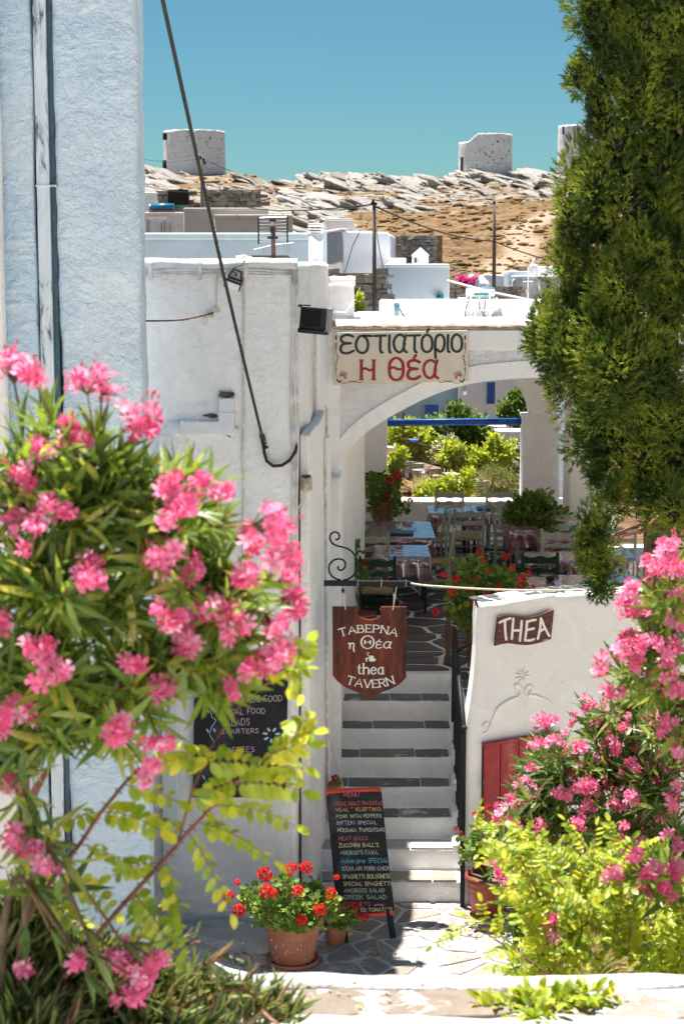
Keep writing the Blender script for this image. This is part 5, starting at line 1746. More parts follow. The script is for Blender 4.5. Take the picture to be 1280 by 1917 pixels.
# ornaments: palmettes, vine lines, buds
def orn(cx, sgn):
    mb = MB()
    for k in range(8):
        a = math.radians(-15 + k * 24); r = 10.5 if 1 < k < 6 else 7.5
        ex, ey = math.cos(a), -math.sin(a) * 1.15
        ex *= sgn
        q = [(cx + ex * 2.5, 706 + ey * 2.5), (cx + ex * r * .6 - ey * 1.5, 706 + ey * r * .6 + ex * 1.5), (cx + ex * r, 706 + ey * r), (cx + ex * r * .6 + ey * 1.5, 706 + ey * r * .6 - ex * 1.5), (cx + ex * 2.5, 706 + ey * 2.5)]
        stroke(mb, smooth_line(q, 3), .8, t3, rounded=False)
    mb.build('red_palmette', M_LETR, bs_)
    mb = MB()
    ox = cx - sgn * 12
    stroke(mb, smooth_line([(ox + sgn * 0, 640), (ox - sgn * .5, 655), (ox + sgn * 2, 670), (ox, 685), (ox + sgn * 0, 700), (ox + sgn * 5, 713), (ox + sgn * 16, 717.5), (ox + sgn * 30, 714), (ox + sgn * 44, 716), (ox + sgn * 50, 713)]), .9, t3, rounded=False)
    stroke(mb, smooth_line([(ox + sgn * .5, 668), (ox + sgn * 4, 666), (ox + sgn * 5, 671), (ox + sgn * 2, 674)]), .9, t3, rounded=False)
    for v in (642, 646, 650, 675, 680, 690):
        stroke(mb, [(ox - sgn * 2.5, v + 1), (ox, v + 3), (ox + sgn * 2.5, v)], 1.0, t3, rounded=False)
    for u in (24, 28, 32, 36): stroke(mb, [(ox + sgn * u, 715.5), (ox + sgn * (u + 3), 712.5)], .9, t3, rounded=False)
    stroke(mb, [(ox + sgn * 1, 711), (ox + sgn * 6, 716), (ox + sgn * 10, 712)], 2.2, t3)
    mb.build('green_vine', M_LETK, bs_)
    mb = MB(); stroke(mb, [(ox, 629), (ox, 635)], 3.4, t3); mb.build('red_bud', M_LETR, bs_)
orn(641, 1); orn(858, -1)
for u, v in ((635, 628), (864.5, 624.5), (752, 713.5)):
    MB().blob(SP.on(u, v, .003), (.010, .006, .010), 0, 2, 0).build('screw', M_GALV, bs_, smooth=True)

# ---- hanging tavern sign with iron bracket
DS = 13.35
VP = Plane((0, DS, 2), (0, -1, 0))
br = thing('sign_bracket', 'black iron bracket arm with scrollwork reaching out from the side wall', 'bracket', VP.on(608, 1092))
mb = MB(); mb.bar(VP.on(606, 1091.5, -.0), VP.on(768, 1092.5, -.0), .035, .042); mb.build('arm', M_BLACK, br, bevel=.003)
def scroll(pts, r=.0075):
    mb = MB(); mb.tube([VP.on(u, v) for u, v in smooth_line(pts, 7)], r, 6); mb.build('scroll', M_BLACK, br, smooth=True)
scroll([(627.5, 1009.5), (632, 1010), (635.5, 1004), (632, 997.5), (626, 996), (619, 1000), (617.5, 1008), (621, 1016), (630, 1021.5), (640, 1024), (652, 1028), (662, 1037), (667, 1050), (668, 1064), (662, 1076), (652, 1084), (642, 1086)])
scroll([(634, 1060), (632.5, 1064), (637, 1067.5), (643, 1065), (646.5, 1058), (644, 1050), (636, 1046.5), (626, 1048), (618, 1055), (615.5, 1064), (619, 1076), (628, 1083), (638, 1086)])
for u in (670, 714, 760):
    MB().tube([VP.on(u, 1084, .02), VP.on(u - 1, 1099, .02)], .003, 5).build('clip', M_GALV, br)
OUT = [(622, 1136), (655, 1136), (669, 1136), (672.3, 1140.6), (667.6, 1147.8), (670, 1151), (677, 1156.5), (685, 1159.6), (693.5, 1160.6), (702, 1159), (709, 1155.5), (714.5, 1150.5), (710.2, 1142), (714, 1136), (740, 1136), (761, 1136), (760.5, 1200), (760, 1268), (752, 1277.5), (740.6, 1285.5), (729, 1291), (715.6, 1295.5), (704, 1301.6), (690.6, 1311.7), (679.7, 1301.6), (667, 1295.5), (654, 1290.5), (642, 1284.4), (631, 1275), (622.6, 1264.8), (622.2, 1200)]
tv = thing('tavern_sign', 'shield-shaped red-brown wooden sign with white lettering hanging from the iron bracket', 'sign', VP.on(691, 1136))
mb = MB(); mb.prism([VP.on(u, v, .0) for u, v in OUT], (0, .028, 0)); mb.build('shield_board', M_WOODR, tv, bevel=.003)
t3 = lambda x, y, l: VP.on(x, y, .001 + l)
mb = MB()
write(mb, 'ΤΑΒΕΡΝΑ'.translate(str.maketrans('ΤΑΒΕΡΝ', 'TABEPN')), 637, 742, lambda x: 1183.4 + ((x - 690) / 50.0) ** 2 * 7.5, 13.6, t3, 2.5, contrast=.45, serif=.14, gap=.2)
write(mb, 'η', 652, 663.5, 1214, 13.5, t3, 2.8, contrast=.35); write(mb, 'Θ', 676, 699.5, 1213.5, 22.5, t3, 3.2, contrast=.55)
write(mb, 'έ', 703.5, 714, 1213.5, 12.6, t3, 2.4, contrast=.3); write(mb, 'α', 717, 731, 1213.5, 12.4, t3, 2.6, contrast=.35, slant=.1)
write(mb, 'thea', 669.5, 717, 1261.8, 19.5, t3, 3.0, contrast=.45, serif=.12, gap=.2)
write(mb, 'TAVERN', 648, 738, lambda x: 1287.3 - ((x - 694) / 44.0) ** 2 * 7.5, 14.2, t3, 2.5, contrast=.45, serif=.14, gap=.2)
# little ivy leaf ornament
k = [(691, 1238), (690, 1231), (694, 1227), (699, 1228), (700, 1233), (704, 1234), (701.5, 1238), (696, 1238.5)]
mb.add([t3(u, v, .0012) for u, v in k], [tuple(range(len(k)))])
stroke(mb, smooth_line([(691, 1228), (687.5, 1225), (688, 1222), (691, 1222.5)]), 1.2, t3); stroke(mb, smooth_line([(688, 1226), (692, 1230)]), 1.1, t3); stroke(mb, [(686, 1232), (685.5, 1238)], 2.4, t3); stroke(mb, [(684, 1233), (690, 1232)], 1.6, t3)
mb.build('white_lettering', M_LETW, tv)
for (a, b, c_) in (((640, 1098), (643, 1118), (646, 1141)), ((742, 1098), (738, 1118), (734.5, 1142))):
    mb = MB()
    for q in range(3):
        mb.tube([VP.on(a[0] + q - 1, a[1], .01), VP.on(b[0] + 1.2 * math.sin(q * 2), b[1], .014), VP.on(c_[0] + q * .5, c_[1], .006)], .0035, 5)
    mb.blob(VP.on(b[0], b[1] - 4, .014), (.013, .010, .020), 3, 2, .7); mb.tube([VP.on(b[0], b[1] - 2, .018), VP.on(b[0] + 5, b[1] + 3, .02)], .003, 5)
    mb.build('string', M_CORD, tv, smooth=True)
MB().blob(VP.on(642, 1106, .012), (.013, .012, .02), 2, 2, .5).build('red_knot', simple('dark_red_yarn', (.15, .01, .03), .9), tv, smooth=True)
# cream cord strung from the bracket across the terrace front
mb = MB(); e0 = VP.on(768, 1092); e1 = at(1330, 1084, 13.8); pts = []
for i in range(30):
    t = i / 29; u = 768 + (1330 - 768) * t
    y = 1092 + 17 * math.sin(math.pi * min(1, t * 1.0)) ** .8 - (8 * t) + (2 * math.sin(t * 30) if .0 < t < .12 else 0) * .3
    pts.append(at(u, y, DS + (13.8 - DS) * t))
mb.tube(pts, .0085, 6); o = mb.build('cord', M_CORD, None, smooth=True); tag(o, 'cream cord strung from the end of the bracket across the terrace front', 'cord')

# ---- small wavy THEA sign on the parapet
TS = Plane(P0 + PN * .035, PN)
ts = thing('small_sign', 'small wavy brown sign lettered THEA on the parapet wall', 'sign', TS.on(980, 1175))
OUT = [(932.4, 1155.2), (944, 1152), (956.9, 1151.2), (972, 1153.6), (988.7, 1155.7), (1000, 1154), (1010, 1151.2), (1024, 1146), (1036.5, 1141.6), (1034, 1168), (1030.7, 1196.9), (1018, 1201), (1004.7, 1204.8), (994, 1207), (983.4, 1208), (967, 1206.5), (951.6, 1204.3), (938, 1206), (926.3, 1209.3), (929.5, 1180)]
mb = MB(); mb.prism([TS.on(u, v) for u, v in OUT], -PN * .022); mb.build('board', M_THEAW, ts, bevel=.002)
t3 = lambda x, y, l: TS.on(x, y, .001 + l)
mb = MB()
for q in ([(934.5, 1165.5), (944, 1161), (955, 1157.5)], [(944.5, 1161), (945, 1180), (947, 1197.5)], [(960.5, 1158), (958.5, 1180), (957.5, 1196)], [(976, 1162.5), (974.5, 1180), (972.5, 1199.5)], [(958.5, 1181), (966, 1180), (975, 1181)], [(986, 1163), (984.5, 1180), (982, 1199)], [(985, 1165), (994, 1161.5), (1002, 1160.5)], [(984, 1180), (992, 1178), (999, 1176.5)], [(982.5, 1198.5), (991, 1199), (999, 1196.5)], [(1012, 1157.5), (1010, 1178), (1006, 1196)], [(1012, 1157.5), (1019, 1175), (1027.5, 1190.5)], [(1008, 1184), (1014, 1179.5), (1020, 1176)]):
    stroke(mb, smooth_line(q, 5), 4.5, t3)
stroke(mb, smooth_line([(1016, 1199.5), (1019, 1197.8), (1022, 1198.6), (1025, 1196)]), .8, t3)
mb.build('white_lettering', M_LETW, ts)
for u, v in ((934, 1181), (1031, 1171)): MB().blob(TS.on(u, v, .002), (.005, .004, .005), 0, 1, 0).build('screw', M_GALV, ts)

# ---- wall chalkboard
CP = Plane((0, D1 - .05, 1.5), (0, -1, 0))
cbd = thing('wall_chalkboard', 'black chalkboard with pink chalk food list fixed to the facade behind the leaves', 'chalkboard', CP.on(450, 1490))
mb = MB(); mb.prism([CP.on(u, v) for u, v in ((365, 1228), (540, 1228), (534.5, 1493), (361, 1493))], (0, .022, 0)); mb.build('board', M_CHALKB, cbd, bevel=.002)
t3 = lambda x, y, l: CP.on(x, y, .0008 + l)
PK = chalk('pale_pink_chalk', (.62, .47, .55)); BLC = chalk('pale_blue_chalk', (.45, .66, .80))
for i, (tx, x0, x1, b, h) in enumerate((('THEA', 427, 472, 1251, 10), ('HOMEMADE FOOD', 416, 528, 1316, 11), ('LOCAL FOOD', 416, 496, 1338, 9.5), ('SALADS', 416, 467, 1359, 12), ('STARTERS', 415, 484, 1374, 8.5), ('COFFEES', 415, 476, 1409, 9.5), ('OPEN . 11.00 - 23.00', 398, 508, 1468, 7.5))):
    mb = MB(); write(mb, tx, x0, x1, (lambda bb: (lambda x: bb - (x - 416) * .03))(b), h, t3, 1.25, jit=.05, seed=i + 3, gap=.25); mb.build('chalk_line', PK, cbd)
mb = MB(); stroke(mb, [(414, 1325), (420, 1318), (416, 1308)], 1.0, t3); stroke(mb, smooth_line([(398, 1312), (394, 1325), (397, 1342), (404, 1349), (396, 1362), (393, 1375), (400, 1388), (398, 1398), (388, 1404), (385, 1411)]), 1.3, t3)
for u, v in ((390, 1331), (399, 1328), (402, 1367), (389, 1368), (394, 1407), (382, 1455)):
    stroke(mb, [(u - 1.5, v - 2.5), (u + 1, v + 2.5)], 3.0, t3)
stroke(mb, smooth_line([(388, 1460), (383, 1466), (379, 1470)]), 1.1, t3); mb.build('chalk_vine', BLC, cbd)
mb = MB()
for k in range(7):
    a = 2 * math.pi * k / 7 + .2
    stroke(mb, [(508 + 9 * math.cos(a), 1376 - 9 * math.sin(a)), (508 + 15 * math.cos(a), 1376 - 13 * math.sin(a))], 4.6, t3)
mb.build('chalk_flower', BLC, cbd)
mb = MB(); stroke(mb, [(533, 1294), (532.5, 1298)], 1.0, t3); mb.build('chalk_tick', PK, cbd)

# ---- menu A-board on the ground
A0 = Vector((0, 12.72, .10)); A1 = at(661, 1480, 13.05)
nrm = Vector((0, -(A1.z - .1), (13.05 - 12.72))).normalized()
MP = Plane((0, 12.72, .17), (0, -1, .22))
ab = thing('menu_board', 'tall leaning black menu board with red top and bottom edges and coloured chalk', 'menu board', MP.on(680, 1757))
mb = MB(); mb.prism([MP.on(u, v) for u, v in ((610, 1489), (611, 1484), (614, 1482), (640, 1479.5), (700, 1477), (708, 1477.4), (713, 1480), (714.3, 1486), (724, 1585), (737.8, 1700), (738, 1708), (734, 1712.5), (712, 1714.5), (636, 1720), (632, 1716), (628, 1680), (617, 1560))], (0, .02, .003)); mb.build('panel', M_CHALKB, ab, bevel=.002)
mb = MB(); mb.prism([MP.on(u, v, .004) for u, v in ((609.5, 1490), (610.5, 1484), (614, 1481.5), (640, 1478.8), (700, 1476.3), (708.5, 1476.8), (713.5, 1479.5), (714.3, 1483.5), (709, 1481.6), (640, 1484), (616, 1486.2))], (0, .028, .004)); mb.build('top_edge', M_REDF, ab, bevel=.002)
mb = MB(); mb.prism([MP.on(u, v, .004) for u, v in ((634, 1714), (710, 1709), (738.6, 1706), (738.4, 1710), (734.5, 1713.6), (712, 1715.6), (636, 1721))], (0, .028, .004)); mb.build('bottom_edge', M_REDF, ab, bevel=.002)
MB().bar(MP.on(727, 1700, -.012), atz(735.5, 1757, 0.02), .045, .02).build('leg', M_BLACK, ab, bevel=.002)
MB().bar(MP.on(640, 1715, -.012), atz(646, 1765, 0.01), .045, .02).build('leg', M_BLACK, ab, bevel=.002)
for u0, u1 in ((625, 650), (705, 728)):
    a = MP.on(u0, 1484, -.04); b = Vector((a.x + .05, 13.40, .03))
    MB().bar(a, b, .03, .02).build('rear_leg', M_BLACK, ab)
t3 = lambda x, y, l: MP.on(x, y, .0006 + l)
cols = {'r': (.62, .16, .2), 'o': (.75, .42, .18), 'g': (.45, .58, .42), 'v': (.55, .5, .62), 'w': (.60, .62, .52), 'y': (.70, .66, .38), 'b': (.16, .48, .68), 'k': (.60, .18, .28)}
CH = {k: chalk('chalk_' + n, cols[k]) for k, n in (('r', 'red'), ('o', 'orange'), ('g', 'green'), ('v', 'violet'), ('w', 'pale'), ('y', 'yellow'), ('b', 'blue'), ('k', 'pink'))}
LN = [('MENU', 643, 672, 1491.5, 7.5, 'r'), ('LOCAL GOAT "PATATAS', 625.5, 715, 1508, 7, 'r'), ('VEAL " KLEFTIKO,', 628, 714, 1519, 6.4, 'o'), ('PORK WITH PEPPERS', 630, 714, 1531.5, 6.4, 'g'), ('BIFTEKI SPECIAL', 631, 705, 1543.5, 6.2, 'v'), ('MOUSAKA "PAPOUTSAKI', 632, 719, 1557.5, 6.6, 'w'),
      ('MEAT BALLS', 634, 688, 1573, 6.8, 'r'), ("ZUCCHINI BALL'S", 634.5, 708, 1586, 7.2, 'y'), ("AMORGO'S FAVA,", 637, 708, 1600, 7.4, 'g'), ('Aubergine SPECIAL', 638, 727, 1615.5, 8.2, 'b'), ('SOUVLAKI PORK-CHICK', 639.5, 729, 1630, 7.2, 'v'), ('SPAGHETTI BOLOGNESE', 641.5, 730.5, 1645, 7.6, 'y'),
      ('SPECIAL SPAGHETTI', 643, 731.5, 1658.5, 7.4, 'y'), ('AMORGOS SALAD', 644, 719.5, 1671, 7.2, 'g'), ('GREEK SALAD', 644.5, 723, 1683.5, 7.6, 'g'), ('OMELETS', 646, 692.5, 1696.5, 6.8, 'k'), ('ED TOMATOES', 676, 733.5, 1706.5, 6.6, 'y')]
for i, (tx, x0, x1, b, h, c_) in enumerate(LN):
    mb = MB(); write(mb, tx, x0, x1, (lambda bb, xx: (lambda x: bb - (x - xx) * .012))(b, x0), h, t3, 1.05, jit=.06, seed=i, gap=.22, slant=-.04); mb.build('chalk_line', CH[c_], ab)
mb = MB()
for q in range(3): stroke(mb, smooth_line([(700, 1695 + q * .8), (706, 1692.5 + q), (714, 1693 + q), (720, 1696 - q * .3)]), .9, t3)
mb.build('chalk_scribble', CH['k'], ab)
wall_wire('string', 'thin white string running from the wall down behind the menu board', [at(613, 1372, 13.9), at(624, 1412, 13.6), at(634, 1445, 13.3), at(645, 1478, 13.1)], .0035, M_WIREW, 'string')

# ================================================================ TERRACE FURNITURE
FS = .83
def make_chair(label, mat, name='taverna_chair'):
    t = thing(name, label, 'chair', (0, 0, 0), local=True)
    w, d, sh, bh = .42 * FS, .38 * FS, .46 * FS, .93 * FS
    # local: sitter faces +Y, backrest at -Y
    for sx in (-1, 1):
        MB().bar((sx * w / 2, -d / 2, 0), (sx * w / 2, -d / 2, sh), .035, .035).bar((sx * w / 2, -d / 2, sh), (sx * w / 2 * 1.02, -d / 2 - .055, bh), .032, .035).build('back_leg', mat, t, bevel=.004)
        MB().bar((sx * w / 2, d / 2, 0), (sx * w / 2, d / 2, sh + .02), .035, .035).build('front_leg', mat, t, bevel=.004)
        for z in (.13, .24):
            MB().bar((sx * w / 2, -d / 2, z * FS), (sx * w / 2, d / 2, z * FS), .016, .02).build('side_rung', mat, t)
    for z in (.18, .30):
        MB().bar((-w / 2, d / 2, z * FS), (w / 2, d / 2, z * FS), .016, .02).build('front_rung', mat, t)
    MB().bar((-w / 2, -d / 2, .2 * FS), (w / 2, -d / 2, .2 * FS), .016, .02).build('rear_rung', mat, t)
    MB().box((0, 0, sh), (w * .95, d, .03)).build('seat', M_RUSH, t, bevel=.012)
    for k, (zz, hh) in enumerate(((.88, .085), (.74, .06), (.60, .06))):
        mb = MB(); n = 12; V = []
        yy = -d / 2 - .055 * (zz * FS - sh) / (bh - sh)
        top = []; bot = []
        for i in range(n + 1):
            x = -w / 2 + w * i / n; q = math.cos(2 * math.pi * (i / n - .5) * 2)
            top.append((x, zz * FS + .010 * q)); bot.append((x, (zz - hh) * FS - .004 * q))
        poly = [Vector((x, yy, z)) for x, z in top] + [Vector((x, yy, z)) for x, z in reversed(bot)]
        mb.prism(poly, (0, .016, 0)); mb.build('back_slat', mat, t)
    return t
def place(tree, px, D, rz, z=ZT):
    p = at(px, 1000, D); tree.location = (p.x, D, z); tree.rotation_euler = (0, 0, R(rz))
GC = 'chairs on the terrace'
protos = {}
def chair(kind, px, D, rz, label):
    mat = {'sage': M_SAGE, 'cream': M_CREAM, 'green': M_GREENP}[kind]
    if kind not in protos: protos[kind] = make_chair(label, mat); o = protos[kind]
    else: o = copy_tree(protos[kind])
    o['label'] = label; o['group'] = GC
    place(o, px, D, rz)
chair('sage', 873, 21.0, 4, 'pale sage chair with its ladder back to the viewer, in the middle of the terrace')
chair('sage', 938, 22.35, 180, 'pale sage chair facing the viewer against the low back wall, right of its neighbour')
chair('cream', 841, 22.35, 178, 'cream ladder-back chair facing the viewer against the low back wall, the left one')
chair('sage', 806, 20.8, 96, 'pale sage chair seen edge-on right of the table carrying the blue menu')
chair('cream', 815, 19.3, 84, 'cream chair seen from the side between the two left-hand tables and the open floor')
chair('green', 709, 17.55, -6, 'dark green ladder-back chair at the left near the hanging sign')
chair('cream', 693, 19.05, 4, 'cream chair half hidden behind the left inner wall')
chair('cream', 962, 21.2, -60, 'cream chair behind the dark potted plant')
chair('cream', 1057, 20.3, 180, 'cream chair facing the viewer behind the table with the turquoise cup')
chair('cream', 1048, 18.95, 180, 'cream chair facing the viewer between the turquoise cup table and the next one')
chair('cream', 1078, 17.8, 88, 'cream chair seen edge-on left of the hanging cypress branch')
chair('green', 1014, 17.35, 178, 'dark green chair facing the viewer behind the long front table')
chair('cream', 1143, 17.6, 180, 'cream chair behind the long front table right of the cypress branch')
chair('sage', 1163, 19.3, 178, 'pale sage chair deepest in the gap of the cypress')

def table(px0, px1, D0, D1_, label, clabel, rz=0, drop=.16, seed=0, h=.62, corner=.14):
    p0 = at(px0, 1000, D0); p1 = at(px1, 1000, D0)
    w = p1.x - p0.x; d = D1_ - D0; cx = (p0.x + p1.x) / 2; cy = (D0 + D1_) / 2
    t = thing('table', label, 'table', (cx, cy, ZT), R(rz), 'tables on the terrace', local=True)
    for sx in (-1, 1):
        for sy in (-1, 1):
            MB().bar((sx * (w / 2 - .05), sy * (d / 2 - .05), 0), (sx * (w / 2 - .05), sy * (d / 2 - .05), h - .03), .034, .034).build('leg', M_TLEG, t, bevel=.003)
    MB().box((0, 0, h - .02), (w - .02, d - .02, .03)).build('table_top', M_TLEG, t)
    MB().bar((-(w / 2 - .05), 0, .12), ((w / 2 - .05), 0, .12), .02, .02).build('foot_rail', M_TLEG, t)
    # cloth: flat top and wavy skirt, corners hang lower
    c = thing('tablecloth', clabel, 'tablecloth', (cx, cy, ZT), R(rz), 'plaid tablecloths', local=True)
    mb = MB(); nx, ny = 20, 20; rs = random.Random(seed)
    V = [(-w / 2 + w * i / nx, -d / 2 + d * j / ny, h + .004 + .0025 * noise.noise(Vector((i * .5, j * .5, seed)))) for j in range(ny + 1) for i in range(nx + 1)]
    mb.add(V, [(j * (nx + 1) + i, j * (nx + 1) + i + 1, (j + 1) * (nx + 1) + i + 1, (j + 1) * (nx + 1) + i) for j in range(ny) for i in range(nx)])
    ring = [(i, 0) for i in range(nx)] + [(nx, j) for j in range(ny)] + [(i, ny) for i in range(nx, 0, -1)] + [(0, j) for j in range(ny, 0, -1)]
    N = len(ring); rows = [[V[j * (nx + 1) + i] for i, j in ring]]
    for k in range(1, 6):
        t_ = k / 5; row = []
        for q, (i, j) in enumerate(ring):
            x, y, z = V[j * (nx + 1) + i]
            e = min(min(i, nx - i) / nx, min(j, ny - j) / ny)
            cn = max(0, 1 - max(0, min(min(i, nx - i) + min(j, ny - j), 5)) / 5)
            dx = (-1 if i == 0 else (1 if i == nx else 0)); dy = (-1 if j == 0 else (1 if j == ny else 0))
            wav = math.sin(q * 1.15 + seed * 2) * .5 + .5 * noise.noise(Vector((q * .3, seed, 0)))
            out = (.014 + .022 * wav * t_) * (1 - .3 * cn)
            row.append((x + dx * out, y + dy * out, z - (drop + corner * cn + .018 * noise.noise(Vector((q * .2, seed, 5)))) * t_))
        rows.append(row)
    VV = [p for r_ in rows for p in r_]
    mb.add(VV, [(a * N + (b + 1) % N, a * N + b, (a + 1) * N + b, (a + 1) * N + (b + 1) % N) for a in range(5) for b in range(N)])
    mb.build('cloth', M_PLAID, c, smooth=True)
    MB().bar((-w * .3, -d / 2 - .012, h - .002), (-w * .3 + .03, -d / 2 - .012, h - .002), .012, .03).build('cloth_clip', M_GALV, c)
    return cx, cy
TBL = [(668, 815, 19.45, 20.7, 'dark-legged table with the blue menu at the left of the terrace', 'plaid red cloth under clear plastic on the table with the blue menu', 0, .17),
       (702, 806, 18.2, 18.95, 'nearest left table beside the dark green chair', 'plaid red cloth hanging deep over the nearest left table', 0, .22),
       (805, 884, 21.4, 22.1, 'left one of the two joined tables along the back wall', 'plaid cloth with a drooping corner on the left back table', 0, .14),
       (888, 966, 21.35, 22.1, 'right one of the two joined tables along the back wall', 'plaid cloth bunched at the corner of the right back table', 0, .14),
       (952, 1010, 20.0, 20.6, 'small table half hidden by the dark potted plant', 'plaid cloth on the table behind the dark plant', 0, .2),
       (1008, 1118, 19.45, 20.0, 'table with the turquoise cup behind the cypress branch', 'plaid cloth on the table with the turquoise cup', 0, .10),
       (988, 1080, 17.95, 18.5, 'table behind the dark green chair facing the viewer', 'plaid cloth on the table behind the facing green chair', 0, .10),
       (1118, 1190, 18.1, 18.8, 'bluish table seen through the gap of the cypress', 'shiny bluish cloth on the table in the gap of the cypress', 0, .10),
       (978, 1212, 16.45, 17.1, 'long front table just behind the parapet', 'long plaid cloth with bluish shine on the front table', 7, .14)]
for i, a in enumerate(TBL): table(a[0], a[1], a[2], a[3], a[4], a[5], a[6], a[7], seed=i)
zt_ = ZT + .62 + .012
def menu_book(px, D, w, d, rz, label, mat):
    p = at(px, 1000, D); o = MB().box((p.x, D, zt_ + .008), (w, d, .016), rz=R(rz)).build('menu_book', mat, None, bevel=.002); tag(o, label, 'menu')
menu_book(749, 19.75, .30, .24, -4, 'closed blue menu lying on the left table', M_BLUED)
menu_book(905, 21.75, .16, .22, 6, 'dark blue menu lying on the back right table', M_BLUED)
menu_book(1058, 19.75, .34, .2, 3, 'black menu lying beside the turquoise cup', M_BLACKP)
menu_book(734, 18.5, .035, .03, 0, 'tiny dark blue matchbox on the nearest left table', M_BLUED)
def ashtray(px, D, r, label, mat, h=.035):
    p = at(px, 1000, D); o = MB().lathe([(r * .8, 0), (r, h), (r * .88, h), (r * .7, h * .3), (.001, h * .3)], (p.x, D, zt_), 18).build('ashtray', mat, None, smooth=True); tag(o, label, 'ashtray')
ashtray(747, 20.1, .045, 'clear glass ashtray beside the blue menu', M_CLEAR, .045)
ashtray(1031, 16.75, .05, 'black ashtray on the long front table', M_BLACKP)
p = at(1071, 1000, 19.72); o = MB().lathe([(.02, 0), (.038, .02), (.04, .045), (.028, .07), (.022, .07), (.03, .045), (.001, .02)], (p.x, 19.72, zt_ + .017), 18).build('cup', M_TEAL, None, smooth=True); tag(o, 'small round turquoise cup on the right-hand table', 'cup')
# low bench under the back planter
b0 = at(684, 1000, 21.75).x; b1 = at(746, 1000, 21.75).x
o = MB().box(((b0 + b1) / 2 - .05, 21.95, (ZT + 1.86) / 2), (b1 - b0 + .1, .5, 1.86 - ZT - .004)).build('masonry_bench', M_WHITEW, None, bevel=.02); tag(o, 'low white masonry bench in the back left corner under the geranium pot', 'bench')

# ---- pots
def pot(name, label, c, r, h, mat, saucer=False, splash=False, rim=True, cat='flower pot', n=36):
    o = thing(name, label, cat, c)
    c = Vector(c); z0 = .018 if saucer else 0
    prof = [(r * .66, z0), (r * .70, z0 + h * .04), (r * .84, z0 + h * .60), (r * .875, z0 + h * .70), (r * .89, z0 + h * .715), (r * .885, z0 + h * .745), (r * .915, z0 + h * .84)]
    if rim: prof += [(r * .98, z0 + h * .855), (r * 1.0, z0 + h * .88), (r * 1.0, z0 + h * .95), (r * .975, z0 + h * .985)]
    prof += [(r * .93, z0 + h), (r * .89, z0 + h * .99), (r * .86, z0 + h * .9)]
    MB().lathe(prof, c, n, wob=.008).build('body', mat, o, smooth=True)
    MB().lathe([(r * .87, z0 + h * .90), (r * .5, z0 + h * .915), (.01, z0 + h * .92)], c, n).build('soil', M_SOIL, o, smooth=True)
    if saucer: MB().lathe([(r * .72, 0), (r * .84, .012), (r * .88, .04), (r * .85, .042), (r * .8, .018), (.01, .016)], c, n).build('saucer', mat, o, smooth=True)
    if splash:
        rs = random.Random(3); mb = MB()
        for i in range(30):
            a = -math.pi / 2 + rs.gauss(-.1, .42); t = rs.uniform(.15, .8); rr = r * (.70 + .17 * t / .6 if t < .6 else .875)
            z = z0 + h * t; q = c + Vector((rr * math.cos(a), rr * math.sin(a), z))
            mb.blob(q, (.003 * rs.uniform(.4, 1.2), .002, .010 * rs.uniform(.2, 1.5)), i, 1, .4)
        mb.build('limewash_drips', M_SPLASH, o, kind='stuff')
    return o, c + Vector((0, 0, z0 + h * .92))
# ================================================================ BUILDINGS UP THE SLOPE
def fbox(mb, u0, u1, v0, v1, D, depth, m=0):
    a = at(u0, v0, D); b = at(u1, v0, D); z1 = zof(v1, D)
    mb.box(((a.x + b.x) / 2, D + depth / 2, (a.z + z1) / 2), (b.x - a.x, depth, a.z - z1), m=m)
def house(label, foot, v, z0, mat, cat='house', name='house', amp=.02, seg=.5, rad=.06, extra=None, parts=()):
    """foot: list of (px, depth) counter-clockwise from the front left"""
    pts = [(at(u, 500, D).x, D) for u, D in foot]
    z = zof(v, foot[0][1])
    o = thing(name, label, cat, (pts[0][0], pts[0][1], z0))
    soft_prism('wall', pts, z0, z, mat, o, seg=seg, amp=amp, rad=rad, seed=v)
    # parapet kerb a little proud of the wall
    mb = MB()
    a, b = Vector((pts[0][0], pts[0][1], z)), Vector((pts[1][0], pts[1][1], z))
    mb.bar(a + Vector((0, .1, .03)), b + Vector((0, .1, .03)), .26, .10); mb.build('parapet_cap', mat, o, bevel=.03)
    return o
def window(parent, u0, u1, v0, v1, D, mat, frame=None, off=.03, name='shutter'):
    mb = MB(); fbox(mb, u0 - 1, u1 + 1, v0 - 1, v1 + 1, D - .05, .05); w = mb.build('window', frame or M_WHITE, parent)
    mb = MB(); fbox(mb, u0, (u0 + u1) / 2 - .3, v0, v1, D - .09, .035); mb.build(name, mat, w, bevel=.005)
    mb = MB(); fbox(mb, (u0 + u1) / 2 + .3, u1, v0, v1, D - .09, .035); mb.build(name, mat, w, bevel=.005)

